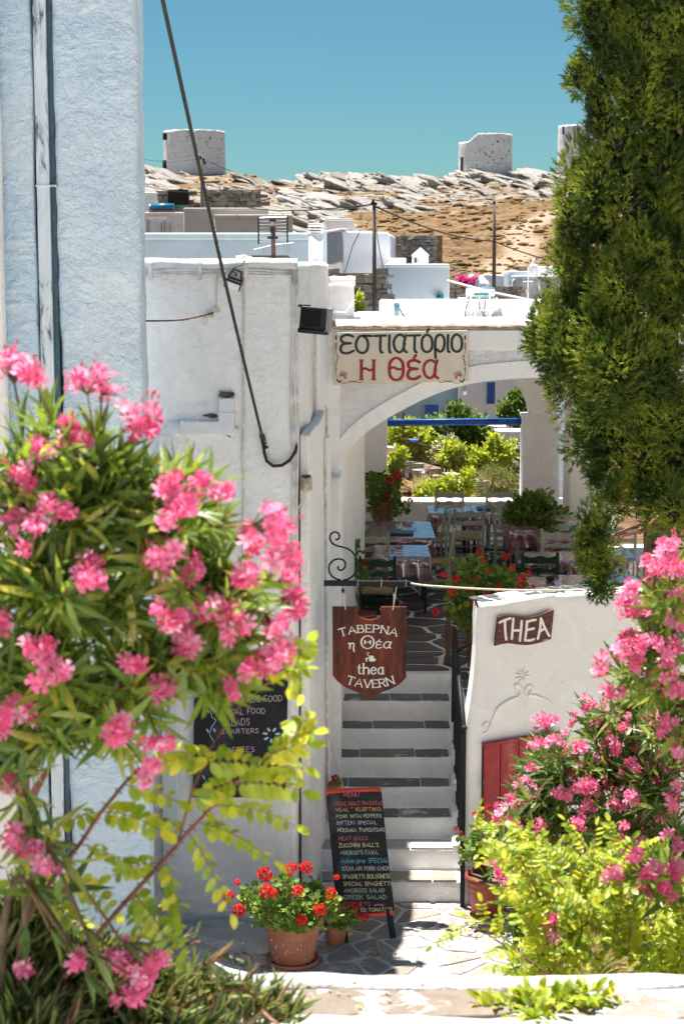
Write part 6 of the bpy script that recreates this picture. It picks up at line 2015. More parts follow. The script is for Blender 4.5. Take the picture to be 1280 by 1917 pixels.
def stone_wall(label, p0, p1, z0, z1, th=.5, size=.28, name='stone_wall', seed=0, ragged=.1, ends=None):
    """dry-stone wall; p0, p1 ground points (x, y)"""
    p0 = Vector((p0[0], p0[1], 0)); p1 = Vector((p1[0], p1[1], 0))
    d = (p1 - p0); Lw = d.length; d.normalize(); nn = Vector((d.y, -d.x, 0))
    if nn.y > 0: nn = -nn
    o = thing(name, label, 'stone wall', (p0.x, p0.y, z0))
    za = z1 if not hasattr(z1, '__len__') else z1[0]; zb_ = z1 if not hasattr(z1, '__len__') else z1[1]
    mb = MB(); mb.prism([p0 + Vector((0, 0, z0)), p1 + Vector((0, 0, z0)), p1 + Vector((0, 0, zb_ - .08)), p0 + Vector((0, 0, za - .08))], -nn * th)
    mb.build('core', M_SOIL, o)
    rs = random.Random(seed); mb = MB(); z = z0; rnd = []
    while z < max(za, zb_) + ragged:
        h = size * rs.uniform(.35, .6); s = rs.uniform(-.2, 0)
        while s < Lw:
            w = size * rs.uniform(.6, 1.5)
            zt = za + (zb_ - za) * min(1, max(0, s / Lw))
            if z + h < zt + ragged * rs.random() * rs.random():
                c = p0 + d * (s + w / 2) + Vector((0, 0, z + h / 2)) + nn * rs.uniform(-.03, .04)
                rot = Matrix.Rotation(math.atan2(d.y, d.x) + rs.uniform(-.08, .08), 3, 'Z') @ Matrix.Rotation(rs.uniform(-.1, .1), 3, 'Y')
                k = len(mb.v)
                mb.box(c, (w * .94, .24, h * .92), rot=rot)
                for q in range(k, k + 8):
                    p = Vector(mb.v[q]); mb.v[q] = tuple(p + Vector((rs.uniform(-1, 1), rs.uniform(-1, 1), rs.uniform(-1, 1))) * size * .07)
                rnd += [rs.random()] * 8
            s += w
        z += h
    ob = mb.build('stones', M_WALLST, o, kind='stuff')
    a = ob.data.attributes.new('rnd', 'FLOAT', 'POINT'); a.data.foreach_set('value', rnd)
    return o

# long blue-grey wall behind the corner building
h = house('long low pale blue house wall right behind the corner building', [(200, 24.0), (592, 24.0), (592, 30), (200, 30)], 447, 2.5, M_FARB, seg=.8)
# white cube house, corner towards us
house('bright white cube house with a shaded left side in the middle of the village', [(594, 62), (642, 54), (727, 56), (740, 66)], 440, 0, M_FARW, seg=.8)
# low white house with the teal vent box
hv = house('low white house with a teal box on its front and a small belfry-like chimney', [(720, 52), (841, 52), (841, 58), (720, 58)], 499, 0, M_FARW, seg=.8)
mb = MB(); fbox(mb, 817, 830, 550, 559, 51.8, .2); mb.build('teal_box', M_TEAL, hv, bevel=.01)
mb = MB(); fbox(mb, 819.5, 822.5, 552, 557, 51.75, .03); mb.build('box_slot', M_DARK, hv)
mb = MB(); fbox(mb, 724, 760, 483, 500, 54, 1.6); mb.build('roof_room', M_FARW, hv, bevel=.03)
ch = thing('chimney_turret', 'little white square chimney turret with a pyramid cap', 'chimney', at(787, 499, 53.2))
mb = MB(); fbox(mb, 772, 802, 478, 502, 53, .5); mb.build('shaft', M_FARW, ch, bevel=.02)
a = at(771, 478, 53); b = at(803, 478, 53); 
mb = MB(); mb.add([(a.x, 52.95, a.z), (b.x, 52.95, a.z), (b.x, 53.55, a.z), (a.x, 53.55, a.z), ((a.x + b.x) / 2, 53.25, zof(463, 53.25))], [(0, 1, 4), (1, 2, 4), (2, 3, 4), (3, 0, 4), (3, 2, 1, 0)]); mb.build('pyramid_cap', M_FARW, ch)
mb = MB(); fbox(mb, 776, 779, 483, 492, 52.93, .08); mb.build('slot', M_DARK, ch)
# stone wall under the pole, roofs just behind the arch wall
stone_wall('rough brown stone wall beside the thick wooden pole', (at(610, 500, 50).x, 50), (at(722, 500, 50).x, 50), .3, zof(506, 50), size=.3, seed=1)
block('roof_parapet', 'long lavender-white roof parapet behind the solar water heater', 711, 1100, 561, 21.9, .3, M_FARW, None, zr - .2, seed=51)
block('roof_parapet', 'lower white roof parapet right behind the arch wall roof', 664, 1120, 584, 19.5, .3, M_FARW, None, zr - .2, seed=52)
# chimneys, vents
def vent(label, u, v0, v1, D, r, mat, hat=True, hatmat=None):
    o = thing('chimney_pipe', label, 'chimney pipe', at(u, v1, D)); c = at(u, v1, D); h = zof(v0, D) - c.z
    MB().lathe([(r * 1.9, 0), (r * 1.8, h * .12), (r * 1.1, h * .3), (r, h * .32)], c, 14).build('base', M_FARW, o, smooth=True)
    MB().lathe([(r, h * .3), (r, h * .82)], c, 14).build('pipe', mat, o, smooth=True)
    MB().lathe([(r * 1.7, h * .84), (r * 1.8, h * .86), (r * .25, h), (.001, h)], c, 14).build('hat', hatmat or M_WMETAL, o, smooth=True)
vent('slim blue-grey metal chimney pipe with a white conical hat', 742.5, 560, 603, 17.0, .026, simple('blue_grey_metal', (.16, .28, .36), .4, .2, 6))
o = thing('round_chimney', 'fat white round chimney with a ringed cap behind the television antenna', 'chimney', at(591, 500, 21.5)); c = at(591, 498, 21.5)
hh = zof(437, 21.5) - c.z
MB().lathe([(.09, -.4), (.085, hh)], c, 20).build('shaft', M_FARW, o, smooth=True)
for i in range(3):
    z = hh + .022 + i * .033
    MB().lathe([(.075, z - .012), (.1, z - .01), (.1, z + .004), (.06, z + .012)], c, 20).build('cap_ring', M_FARW, o, smooth=True)
MB().lathe([(.06, hh), (.06, hh + .1)], c, 12).build('cap_core', M_DARK, o); MB().lathe([(.09, hh + .105), (.08, hh + .12), (.01, hh + .125)], c, 20).build('cap_top', M_FARW, o, smooth=True)
o = MB().box(at(605, 468, 22.5), (.09, .3, .5)).build('roof_pier', M_FARB, None, bevel=.02); tag(o, 'slim pale pier just right of the fat round chimney', 'pier')

# solar water heater
D = 18.2
sh_ = thing('solar_water_heater', 'solar water heater with two tilted panels seen from behind and a horizontal tank', 'solar water heater', at(890, 602, D))
for (a, b, c_, d) in (((848, 600), (885, 600), (896, 562), (857, 562)), ((888, 600), (916, 600), (932, 562), (899, 562))):
    P = [at(a[0], a[1], D + .0), at(b[0], b[1], D), at(c_[0], c_[1], D - .35), at(d[0], d[1], D - .35)]
    P = [at(a[0], a[1], D + .3), at(b[0], b[1], D + .3), at(c_[0], c_[1], D - .1), at(d[0], d[1], D - .1)]
    mb = MB(); mb.prism(P, (0, .06, .03)); pn = mb.build('panel', M_WMETAL, sh_, bevel=.006)
    n = Vector((0, .062, .031)); mb = MB(); cc = sum(P, Vector((0, 0, 0))) / 4
    mb.add([cc + (q - cc) * .94 + n for q in P], [(3, 2, 1, 0)]); mb.build('panel_glass', M_PANE, pn)
mb = MB(); mb.tube([at(873, 546, D), at(924, 546, D)], .047, 18); mb.build('tank', simple('tank_upper_blue_grey', (.13, .25, .32), .35, .1, 5), sh_, smooth=True)
mb = MB(); mb.tube([at(872, 548.5, D - .03), at(925, 548.5, D - .02)], .044, 18); mb.build('tank_shell', M_WMETAL, sh_, smooth=True)
mb = MB(); fbox(mb, 887, 914, 549, 553, D - .072, .01); mb.build('tank_stripe', M_TEAL, sh_)
mb = MB()
for u in (881, 916): mb.bar(at(u, 555, D - .1), at(u, 603, D - .35), .014, .014); mb.bar(at(u, 555, D), at(u, 603, D + .3), .014, .014)
mb.bar(at(871, 581, D - .28), at(916, 581, D - .28), .012, .012); mb.build('stand', M_WMETAL, sh_)
for (a, b, c_) in (((877, 562), (871, 580), (870, 600)), ((896, 565), (898, 580), (913, 598)), ((908, 562), (906, 580), (903, 600))):
    MB().tube([at(a[0], a[1], D - .12), at(b[0], b[1], D - .05), at(c_[0], c_[1], D + .1)], .005, 5).build('hose', M_CABLE, sh_)
o = MB().tube([at(928, 599, 18.5), at(929, 588, 18.5), at(932, 575, 18.5)], [.065, .065, .03], 14).build('water_tank', M_GREY, None, smooth=True); tag(o, 'dark grey upright tank half hidden behind the solar panels', 'tank')
# satellite dish
sd = thing('satellite_dish', 'white round satellite dish on the roof right of the solar heater', 'satellite dish', at(957, 600, 18.3)); c = at(957, 576, 18.3)
rot = Matrix.Rotation(R(72), 3, 'X'); mb = MB(); V = []; Fc = []
for i in range(6):
    r = .070 * i / 5
    for k in range(24):
        a = 2 * math.pi * k / 24; V.append(c + rot @ Vector((r * math.cos(a), r * 1.08 * math.sin(a), -.25 * r * r / .07)))
for i in range(5):
    for k in range(24): Fc.append((i * 24 + k, i * 24 + (k + 1) % 24, (i + 1) * 24 + (k + 1) % 24, (i + 1) * 24 + k))
mb.add(V, Fc); dd = mb.build('dish', M_WMETAL, sd, smooth=True); s_ = dd.modifiers.new('s', 'SOLIDIFY'); s_.thickness = .006
mb = MB(); mb.tube([c + Vector((0, -.02, -.05)), c + Vector((0, .02, -.09)), at(957, 603, 18.35)], .009, 6); mb.build('mast', M_WMETAL, sd); MB().tube([c + Vector((0, -.01, -.07)), c + Vector((0, -.11, -.04))], .006, 5).build('arm', M_GREY, sd)
# thin aerial mast
am = thing('aerial_mast', 'thin pale mast with a small aerial right of the satellite dish', 'aerial', at(987, 600, 18.8)); MB().tube([at(987, 602, 18.8), at(988, 500, 18.8)], .008, 6).build('mast', M_WMETAL, am)
mb = MB()
for u in (979, 983, 992, 996): mb.tube([at(u, 518, 18.8), at(u, 537, 18.8)], .004, 4)
mb.tube([at(978, 527, 18.8), at(997, 527, 18.8)], .005, 4); mb.build('aerial', M_GALV, am)
MB().box(at(987, 545, 18.78), (.03, .03, .04)).build('mast_clamp', M_STRAW, am)
# white pipe crossing
o = MB().tube([at(838, 526, 36), at(875, 536, 34), at(930, 550, 32), at(1011, 567, 30)], .03, 8).build('white_pipe', M_WMETAL, None, smooth=True); tag(o, 'long white pipe slanting down to the right above the solar heater', 'pipe')

# right-hand houses
house('flat-roofed limewashed house with rounded roof edge beside the cypress', [(958, 56), (1100, 56), (1100, 62), (958, 62)], 521, .5, M_OLDW, seg=.8, rad=.15)
house('stained white house with two brown drainpipes at the cypress edge', [(1008, 54), (1120, 54), (1120, 56), (1008, 56)], 521, .5, M_OLDW, seg=.8, rad=.15)
o = MB().bar(at(1026, 525, 53.9), at(1023, 580, 53.9), .06, .06).build('brown_drainpipe', M_IRON, None); tag(o, 'brown drainpipe on the stained white house', 'drainpipe')
block('vault_roof', 'low white vaulted roof lump on the slope left of the tall pole', 905, 990, 516, 62, 2.5, M_FARW, None, .5, cat='roof', seed=61, amp=.15)
block('roof_room', 'small white roof room at the far right with a thick rim', 1006, 1060, 499, 59, 2, M_FARW, None, .5, cat='roof room', seed=62, amp=.05)
block('roof_room', 'long bluish upper storey behind the flat-roofed house', 952, 1010, 508, 60, 2, M_FARB, None, .5, cat='roof room', seed=63, amp=.05)
o = thing('round_stone_chimney', 'round pale stone chimney with a narrower neck at the right', 'chimney', at(998, 512, 57)); c = at(998, 512, 57)
MB().lathe([(.135, -.3), (.135, .23), (.11, .29), (.06, .32), (.06, .40), (.05, .46), (.01, .49)], c, 16, wob=.1).build('shaft', M_OLDW, o, smooth=True)
stone_wall('brown stone wall between the tall pole and the right-hand house', (at(925, 540, 55).x, 55), (at(968, 540, 55).x, 55), .5, zof(534, 55), size=.22, seed=5)
stone_wall('dark loose stone wall low at the right under the pipe end', (at(962, 560, 53).x, 53), (at(1008, 560, 53).x, 53), .5, zof(560, 53), size=.22, seed=6)
o = thing('dome_cluster', 'small white chapel-like roof hump with a pointed top beside the magenta bush', 'roof', at(893, 540, 57)); c = at(893, 536, 57)
MB().blob(c, (.38, .36, .30), 2, 3, .25).build('hump', M_FARW, o, smooth=True); MB().lathe([(.09, .15), (.07, .3), (.01, .42)], c, 10).build('point', M_FARW, o, smooth=True)
o = MB().blob(at(884, 527, 56), (.22, .24, .24), 6, 3, .2).build('oven_dome', M_OLDW, None, smooth=True); tag(o, 'rounded whitewashed oven dome left of the pointed roof hump', 'dome')
# left-hand houses
hl = house('shabby limewashed house with a blue tank on its flat roof at the left', [(240, 56), (348, 56), (348, 62), (240, 62)], 402, 0, M_OLDW, seg=1.0)
for i, u in enumerate((277, 302, 308, 318)):
    mb = MB(); fbox(mb, u, u + .8, 412 + (i % 2) * 6, 443, 55.95, .03); mb.build('rust_rod', M_IRON, hl)
house('grey unpainted house left of the television antenna', [(345, 54), (503, 54), (503, 60), (345, 60)], 394, 0, M_FARG, seg=1.0)
house('lower grey annex in front of the unpainted house', [(402, 51), (548, 51), (548, 54), (402, 54)], 407, 0, M_FARG, seg=1.0)
house('white gable end at the far left edge of the village', [(230, 64), (297, 64), (297, 68), (230, 68)], 364, 0, M_OLDW, seg=1.0)
stone_wall('wide stone house ruin on the hillside left of the pole', (at(384, 370, 78).x, 78), (at(484, 370, 78).x, 78), 2, zof(352, 78), size=.36, seed=7, th=2)
stone_wall('broken stone wall with a dark opening at the far left', (at(296, 370, 80).x, 80), (at(352, 370, 80).x, 80), 2, zof(357, 80), size=.36, seed=8)
o = MB().box(at(334, 370, 79.6), (.9, .3, .7)).build('dark_opening', M_DARK, None); tag(o, 'dark doorway in the broken stone wall', 'doorway')
house('small grey block house under the rocks above the cube house', [(609, 62), (661, 62), (661, 65), (609, 65)], 413, 0, M_FARG, seg=1.0)
stone_wall('dark dry-stone enclosure right of the cube house', (at(726, 460, 68).x, 68), (at(809, 460, 66).x, 66), .8, (zof(439, 68), zof(437, 66)), size=.3, seed=9)
stone_wall('low stone wall stub below the magenta bush', (at(840, 540, 54).x, 54), (at(857, 540, 54).x, 54), .5, zof(528, 54), size=.22, seed=10)
bt = thing('roof_tank', 'bright blue horizontal tank on a stand at the left', 'tank', at(305, 398, 55)); mb = MB(); mb.tube([at(284, 388, 55), at(326, 388, 55)], .12, 16); mb.build('tank', M_TANKB, bt, smooth=True)
MB().box(at(304, 396, 55), (.78, .3, .05)).build('base', M_TERRA, bt); mb = MB(); mb.blob(at(281, 388, 55), (.06, .1, .1), 0, 2, 0); mb.build('end_cap', M_GALV, bt, smooth=True)
gr = thing('green_railing', 'small green railing beside the blue tank', 'railing', at(341, 394, 55))
mb = MB()
for v in (384, 387, 390): mb.bar(at(330, v, 55), at(352, v + 1, 55), .02, .02)
for u in (331, 338, 345, 351): mb.bar(at(u, 383, 55), at(u, 396, 55), .02, .02)
mb.build('rails', simple('green_railing_paint', (.03, .30, .14), .5), gr)

# ---- windmills on the ridge
def mill(label, u0, u1, vt, vb, D, ragged, doors, seed, lean=0):
    a = at(u0, vb, D); b = at(u1, vb, D); r = (b.x - a.x) / 2; cx = (a.x + b.x) / 2; z0 = a.z - 1.2; z1 = zof(vt, D)
    o = thing('windmill_tower', label, 'windmill', (cx, D + r, z0))
    n = 72; rows = 26; V = []
    for j in range(rows + 1):
        for k in range(n):
            an = 2 * math.pi * k / n
            top = z1 + (ragged(math.cos(an), math.sin(an)) if ragged else 0) + .07 * noise.noise(Vector((k * .7, seed, 0))) + .05 * noise.noise(Vector((k * 2.2, seed, 3)))
            z = z0 + (top - z0) * j / rows
            rr = r * (1.02 - .03 * (z - z0) / (z1 - z0)) * (1 + .012 * noise.noise(Vector((math.cos(an) * 4, math.sin(an) * 4, z * 1.2 + seed))))
            V.append((cx + rr * math.cos(an), D + r + rr * math.sin(an), z))
    for k in range(n):      # inner lip
        x, y, z = V[rows * n + k]; V.append((cx + (x - cx) * .78, D + r + (y - D - r) * .78, z - .05))
    for k in range(n):
        x, y, z = V[(rows + 1) * n + k]; V.append((x, y, z - 2))
    mb = MB(); mb.add(V, [(j * n + k, j * n + (k + 1) % n, (j + 1) * n + (k + 1) % n, (j + 1) * n + k) for j in range(rows + 2) for k in range(n)])
    mb.build('tower', M_MILL, o, smooth=True)
    for (u, v0_, v1_, w) in doors:
        c0_ = at(u, (v0_ + v1_) / 2, D)
        dx = c0_.x - cx; yy = D + r - math.sqrt(max(0, r * r - dx * dx))
        c_ = at(u, (v0_ + v1_) / 2, yy); an = math.atan2(yy - (D + r), dx)
        mb = MB(); mb.box(c_, (w * F ** 0 * .0565, .35, abs(zof(v0_, yy) - zof(v1_, yy))), rz=an + math.pi / 2); mb.build('opening', M_DARK, o)
    # hollows where stones have fallen out
    rs = random.Random(seed); mb = MB()
    for i in range(34):
        an = R(rs.gauss(-60, 30)); z = rs.uniform(z0 + 1.5, z1 - .15)
        s = rs.uniform(.04, .13)
        mb.box((cx + r * 1.0 * math.cos(an), D + r + r * 1.0 * math.sin(an), z), (s * rs.uniform(.8, 1.8), .08, s), rz=an + math.pi / 2)
    mb.build('stone_gaps', M_IRON, o, kind='stuff')
mill('left whitewashed stone windmill tower with an even top on the ridge', 302, 418, 242, 322, 183, None, [(309, 249, 262, 5), (309, 300, 316, 7)], 1)
mill('middle windmill tower with a broken sloping top left of the cypress', 861, 962, 249, 326, 180, lambda c, s: -.8 * max(0, min(1, (-c - .35) / .35)) , [(866, 294, 325, 7)], 2)
mill('windmill tower mostly hidden behind the cypress', 1049, 1150, 232, 318, 183, None, [(1056, 237, 252, 5), (1057, 283, 305, 7)], 3)

# ---- utility poles and wires
def upole(label, u, v0, v1, D, r, ins=()):
    o = thing('utility_pole', label, 'pole', at(u, v1, D)); MB().tube([at(u, v1, D) - Vector((0, 0, 1.5)), at(u, (v0 + v1) / 2, D), at(u - .5, v0, D)], [r * 1.15, r * 1.05, r * .85], 12).build('shaft', M_POLE, o, smooth=True)
    mb = MB()
    for du, dv in ins: mb.box(at(u + du, v0 + dv, D - .02), (.04 * D / 30, .05, .05 * D / 30)); 
    if ins: mb.build('insulator', M_BLACK, o)
    return o
upole('thick weathered wooden pole between the stone wall and the low white house', 700.5, 378, 604, 29.8, .032, ((-4, 2), (3, 4), (0, 10), (-2, -2)))
upole('tall wooden pole in front of the dry hillside at the right', 924.5, 368, 558, 42, .042, ((0, 12),))
upole('wooden pole below the left windmill', 378, 291, 446, 62, .05, ((-2, 4), (3, 8), (5, 14)))
def wire(label, pts, r=.012, mat=M_CABLE):
    mb = MB(); q = []
    for (a, b) in zip(pts, pts[1:]):
        A = at(*a); B = at(*b)
        for i in range(8):
            t = i / 8; p = A.lerp(B, t); p.z -= (B - A).length * .010 * math.sin(math.pi * t) * 4 * .25; q.append(p)
    q.append(at(*pts[-1])); mb.tube(q, r, 5); o = mb.build('overhead_wire', mat, smooth=True); tag(o, label, 'wire', 'overhead wires')
wire('overhead wire sloping from the thick pole to the cypress', [(702, 387, 29.8), (924, 452, 42), (1050, 492, 46)], .016)
wire('overhead wire from the left edge to the thick pole', [(262, 346, 55), (378, 360, 62), (697, 383, 29.8)], .014)
wire('thin wire from the left pole down to the thick pole', [(384, 300, 62), (470, 334, 62), (560, 372, 50), (696, 381, 29.8)], .012)
wire('faint wire across the sky left of the first windmill', [(262, 297, 62), (318, 304, 62), (376, 296, 62)], .010)
wire('thin stay wire dropping from the thick pole to the roof on the left', [(675, 430, 33), (660, 460, 33), (645, 510, 33)], .008)
wire('thin stay wire dropping from the thick pole to the right', [(704, 430, 29.5), (722, 520, 24), (764, 603, 18)], .008)
wire('sagging white wire beside the stained chimney block', [(619, 582, 15.5), (648, 584, 16), (663, 562, 16.2)], .006, M_WIREW)

# ================================================================ SEEN THROUGH THE ARCH
hb = house('white house with shade put into its teal colour and a blue shutter seen through the arch', [(700, 48), (862, 48), (862, 54), (700, 54)], 640, 0, plaster('shade_teal_render', (.30, .44, .48), (.4, .5, .52), .3, bs=.2), seg=1.0)  # teal render puts the shade of a white wall into the colour
window(hb, 795, 821, 757, 783, 48, M_BLUEP); window(hb, 727, 734, 783, 800, 48, M_BLUEP)
hw = house('white house with a narrow blue shutter seen through the arch', [(860, 46), (926, 46), (985, 50), (985, 53), (860, 53)], 640, 0, M_FARW, seg=1.0)
window(hw, 911, 926 , 716, 756, 45.95, M_BLUEP)
block('garden_wall', 'small white wall corner beyond the garden right of the orange tree', 928, 1000, 806, 36, .5, M_FARW, None, .3, seed=71)
block('garden_wall', 'sloping white terrace wall below the blue pole in the garden', 905, 975, 797, 41, .5, M_FARW, None, .3, seed=72)
stone_wall('rough dark garden wall running down to the right behind the terrace', (at(741, 860, 31).x, 31), (at(900, 900, 27.5).x, 27.5), .6, (zof(859, 31), zof(905, 27.5)), size=.16, seed=12, ragged=.12)
def rod(name, label, a, b, r, mat, cat): 
    o = MB().tube([a, b], r, 6).build(name, mat); tag(o, label, cat)
rod('fence_post', 'rusty thin post in the garden right of the stone wall top', at(833.5, 835, 29), at(833, 874, 29), .018, M_IRON, 'post')
rod('fence_post', 'tall thin dark post at the left of the garden', at(755, 772, 30), at(753, 852, 30), .018, M_IRON, 'post')
fm = thing('wire_fence', 'loose wire mesh sagging between the garden bushes', 'fence', at(800, 870, 29))
mb = MB()
for i in range(11):
    mb.tube([at(752, 818 + i * 3, 30), at(790, 832 + i * 3.2, 29.6), at(833, 838 + i * 3.4, 29), at(870, 836 + i * 2.6, 28.6)], .0045, 4)
mb.build('strands', M_IRON, fm)
rod('white_hose', 'pale pipe lying in the garden at the left', at(722, 838, 31), at(757, 841, 31), .04, M_WMETAL, 'pipe')
o = MB().tube([at(765, 824, 31), at(782, 825, 31)], .035, 6).build('blue_crate', M_BLUEP, None); tag(o, 'bit of blue plastic among the garden leaves at the left', 'plastic')
# ================================================================ PLANTS
T_LANCE = [t_lance(.15, .35, .16), t_lance(.17, .3, .32), t_lance(.13, .4, .02)]
T_OVAL = [t_oval(.55, .25, .12), t_oval(.60, .1, .3), t_oval(.5, .4, .05)]
T_ROUND = [t_round(), t_round(cup=.6), t_round(cup=-.1)]
T_FLOW = [t_flower(i, c) for i, c in ((0, 0), (1, .15), (2, .5), (3, -.1))]
T_GER = [t_geranium(i) for i in range(3)]
T_BUD = t_bud(); T_FROND = t_frond(); T_FING = t_finger()

def V3(p): return np.array([p[0], p[1], p[2]], float)
def unit(v): return v / (np.linalg.norm(v) + 1e-9)
def blob3(b):
    u, v, rx, ry, D = b[:5]
    c = V3(at(u, v, D)); k = D / F
    return c, np.array([rx * k, (b[5] if len(b) > 5 else (rx + ry) * .45 * k), ry * k])

def bez(a, b, c, n):
    t = np.linspace(0, 1, n)[:, None]
    return (1 - t) ** 2 * a + 2 * t * (1 - t) * b + t ** 2 * c

class Plant:
    def __init__(s, name, label, cat, base, group=None, seed=0):
        s.root = thing(name, label, cat, tuple(base), group=group)
        s.base = V3(base); s.rg = np.random.RandomState(seed); s.leaf = []; s.flow = []; s.bud = []; s.stems = []
    def M(s, pos, d, up, sc):
        sc = np.array(sc if hasattr(sc, '__len__') else [sc] * 3)
        return frames(pos[None], d[None], up[None], sc[None])[0]
    def add_stem(s, pts, r0, r1): s.stems.append((pts, np.linspace(r0, r1, len(pts))))
    def whorl_tip(s, tip, d, L, n, size, spread=.75, per=3):
        """leaves in whorls along the last stretch of a shoot"""
        rg = s.rg; d = unit(d)
        a = unit(np.cross(d, [.3, .2, .9])); b = np.cross(d, a)
        for i in range(n):
            t = i / max(1, n - 1)
            p = tip - d * L * t
            for k in range(per):
                an = 2 * math.pi * k / per + i * 1.05 + rg.uniform(-.25, .25)
                o = a * math.cos(an) + b * math.sin(an)
                sp = spread * (.55 + .6 * t) + rg.uniform(-.15, .2)
                ld = unit(d * math.cos(sp) + o * math.sin(sp) + np.array([0, 0, -.08]))
                sz = size * rg.uniform(.7, 1.2) * (.75 if i == 0 else 1)
                up = unit(d * .8 - o * .3 + rg.normal(0, .25, 3))
                s.leaf.append(s.M(p, ld, up, [sz * rg.uniform(.85, 1.15), sz, sz]))
    def cluster(s, c, d, r, n, fs):
        rg = s.rg; d = unit(d)
        subs = [rg.normal(0, .55, 3) * r for _ in range(3)]
        for i in range(n):
            o = unit(rg.normal(0, 1, 3)); 
            if o.dot(d) < -.3: o = -o
            p = c + subs[i % 3] + o * r * rg.uniform(.3, .95) * .75
            nrm = unit(o * .7 + d * .3 + np.array([0, -.35, .35]) + rg.normal(0, .45, 3))
            x = unit(np.cross(nrm, rg.normal(0, 1, 3)))
            Mx = np.eye(4); f = fs * rg.uniform(.8, 1.15)
            Mx[:3, 0] = x * f; Mx[:3, 1] = np.cross(nrm, x) * f; Mx[:3, 2] = nrm * f; Mx[:3, 3] = p
            s.flow.append(Mx)
            s.stems.append((np.array([c - d * r * .8, p - nrm * fs * .25]), np.array([.0018, .0012]) * (1 if fs > .015 else .7)))
        for i in range(n // 2):
            o = unit(d + rg.normal(0, .6, 3)); p = c + o * r * rg.uniform(.6, 1.25)
            s.bud.append(s.M(p, unit(o + [0, 0, .4]), np.array([1., .2, .1]), fs * rg.uniform(.55, .95)))
    def leafball(s, b, n, size, flat=.0, up=.4, inner=.55):
        rg = s.rg; c, r = blob3(b)
        sd = rg.rand() * 50
        for i in range(n):
            o = unit(rg.normal(0, 1, 3)); p = c + o * r * (inner + (1 - inner) * rg.rand() ** .5) * (.9 + .9 * noise.noise(Vector((o[0] * 2 + sd, o[1] * 2, o[2] * 2))))
            ld = unit(o + np.array([0, 0, up]) + rg.normal(0, .45, 3))
            s.leaf.append(s.M(p, ld, unit(np.array([0, -.3, 1.]) + o * .5 + rg.normal(0, .4, 3)), size * rg.uniform(.65, 1.2)))
    def pinnate(s, a, b, n, size, sag=.25, nrm=None, droop=.2):
        """feather leaf with paired leaflets from a to b"""
        rg = s.rg; Lr = np.linalg.norm(b - a)
        mid = (a + b) / 2 + np.array([0, 0, sag * Lr * .5])
        P = bez(a, mid, b, n + 2)
        s.stems.append((P, np.linspace(.0014, .0006, len(P))))
        nn = unit(np.array([0, -.55, .8]) + rg.normal(0, .3, 3)) if nrm is None else nrm
        for i in range(1, n + 1):
            t = i / n; d = unit(P[i + 1] - P[i - 1]); side = unit(np.cross(d, nn))
            sz = size * (1 - .35 * abs(t - .45) * 1.4) * rg.uniform(.85, 1.12)
            for sg in (-1, 1):
                ld = unit(side * sg + d * .42 - nn * (droop + rg.uniform(-.15, .3)) + rg.normal(0, .12, 3))
                s.leaf.append(s.M(P[i], ld, unit(nn + rg.normal(0, .25, 3)), [sz * rg.uniform(.85, 1.1), sz, sz]))
        s.leaf.append(s.M(P[-1], unit(P[-1] - P[-2]), nn, size))
    def finish(s, leafmat_, flowmat=None, budmat=None, stemmat=M_TWIG, leaft=T_LANCE, flowt=T_FLOW, leafname='leaf', flowname='flower', limit=300, flimit=300):
        if s.leaf: spread_parts(leafname, 'foliage', leaft, np.array(s.leaf), leafmat_, s.root, limit)
        if s.flow: spread_parts(flowname, 'flower_mass', flowt, np.array(s.flow), flowmat, s.root, flimit, seed=2)
        if s.bud: joined('buds', T_BUD, np.array(s.bud), budmat or flowmat, s.root, seed=3, smooth=True)
        if s.stems:
            big = [q for q in s.stems if q[1][0] > .006]; small = [q for q in s.stems if q[1][0] <= .006]
            for P, r in big[:40]:
                mb = MB(); mb.tube([Vector(p) for p in P], list(r), 8); mb.build('branch', stemmat, s.root, smooth=True)
            mb = MB()
            for P, r in small + big[40:]: mb.tube([Vector(p) for p in P], list(r), 4, cap=False)
            if mb.v: mb.build('twigs', stemmat, s.root, kind='stuff')
        return s.root

def oleander(name, label, base, hubs, clusters, ntips, D, leafsz, fs, seed, lm, nleaf=7, depth=.35, group=None, cn=12, up=.5, crel=1.0, wl=4):
    P = Plant(name, label, 'oleander', base, group, seed); rg = P.rg
    H = [blob3(h) for h in hubs]
    for c, r in H:
        mid = np.array([P.base[0] * 1.02, (P.base[1] + c[1]) / 2, c[2] - .06]) + rg.normal(0, .03, 3)
        P.add_stem(bez(P.base + rg.normal(0, .02, 3), mid, c, 9), .012, .0063)
    def near(p): return min(H, key=lambda h: np.linalg.norm((h[0] - p)))[0]
    for (u, v, rp) in clusters:
        d_ = D + rg.uniform(-depth, depth) * .6
        c = V3(at(u, v, d_)); h = near(c)
        dr = unit(unit(c - h) + np.array([0, 0, up]) + rg.normal(0, .15, 3))
        r = rp * d_ / F * .95
        root = c - dr * (r + .09 * crel)
        P.add_stem(bez(h, (h + root) / 2 + dr * .0 + [0, 0, .02], root, 6), .005, .003)
        P.stems.append((np.array([root, c - dr * r * .6]), np.array([.003, .0022])))
        P.cluster(c, dr, r, max(5, int(cn * rp / 30)), fs)
        P.whorl_tip(root, dr, .10 * crel, wl, leafsz)
    for i in range(ntips):
        c, r = H[rg.randint(len(H))]
        o = unit(rg.normal(0, 1, 3)); p = c + o * r * rg.uniform(.5, 1.05)
        dr = unit(o * .7 + np.array([rg.normal(0, .3), rg.normal(0, .3), up]))
        P.add_stem(bez(c, (c + p) / 2 + rg.normal(0, .02, 3), p - dr * .05, 5), .0045, .0025)
        P.whorl_tip(p, dr, .16 * crel, nleaf, leafsz)
    P.finish(lm, ML_PINK, ML_BUD, M_BARKO)
    return P

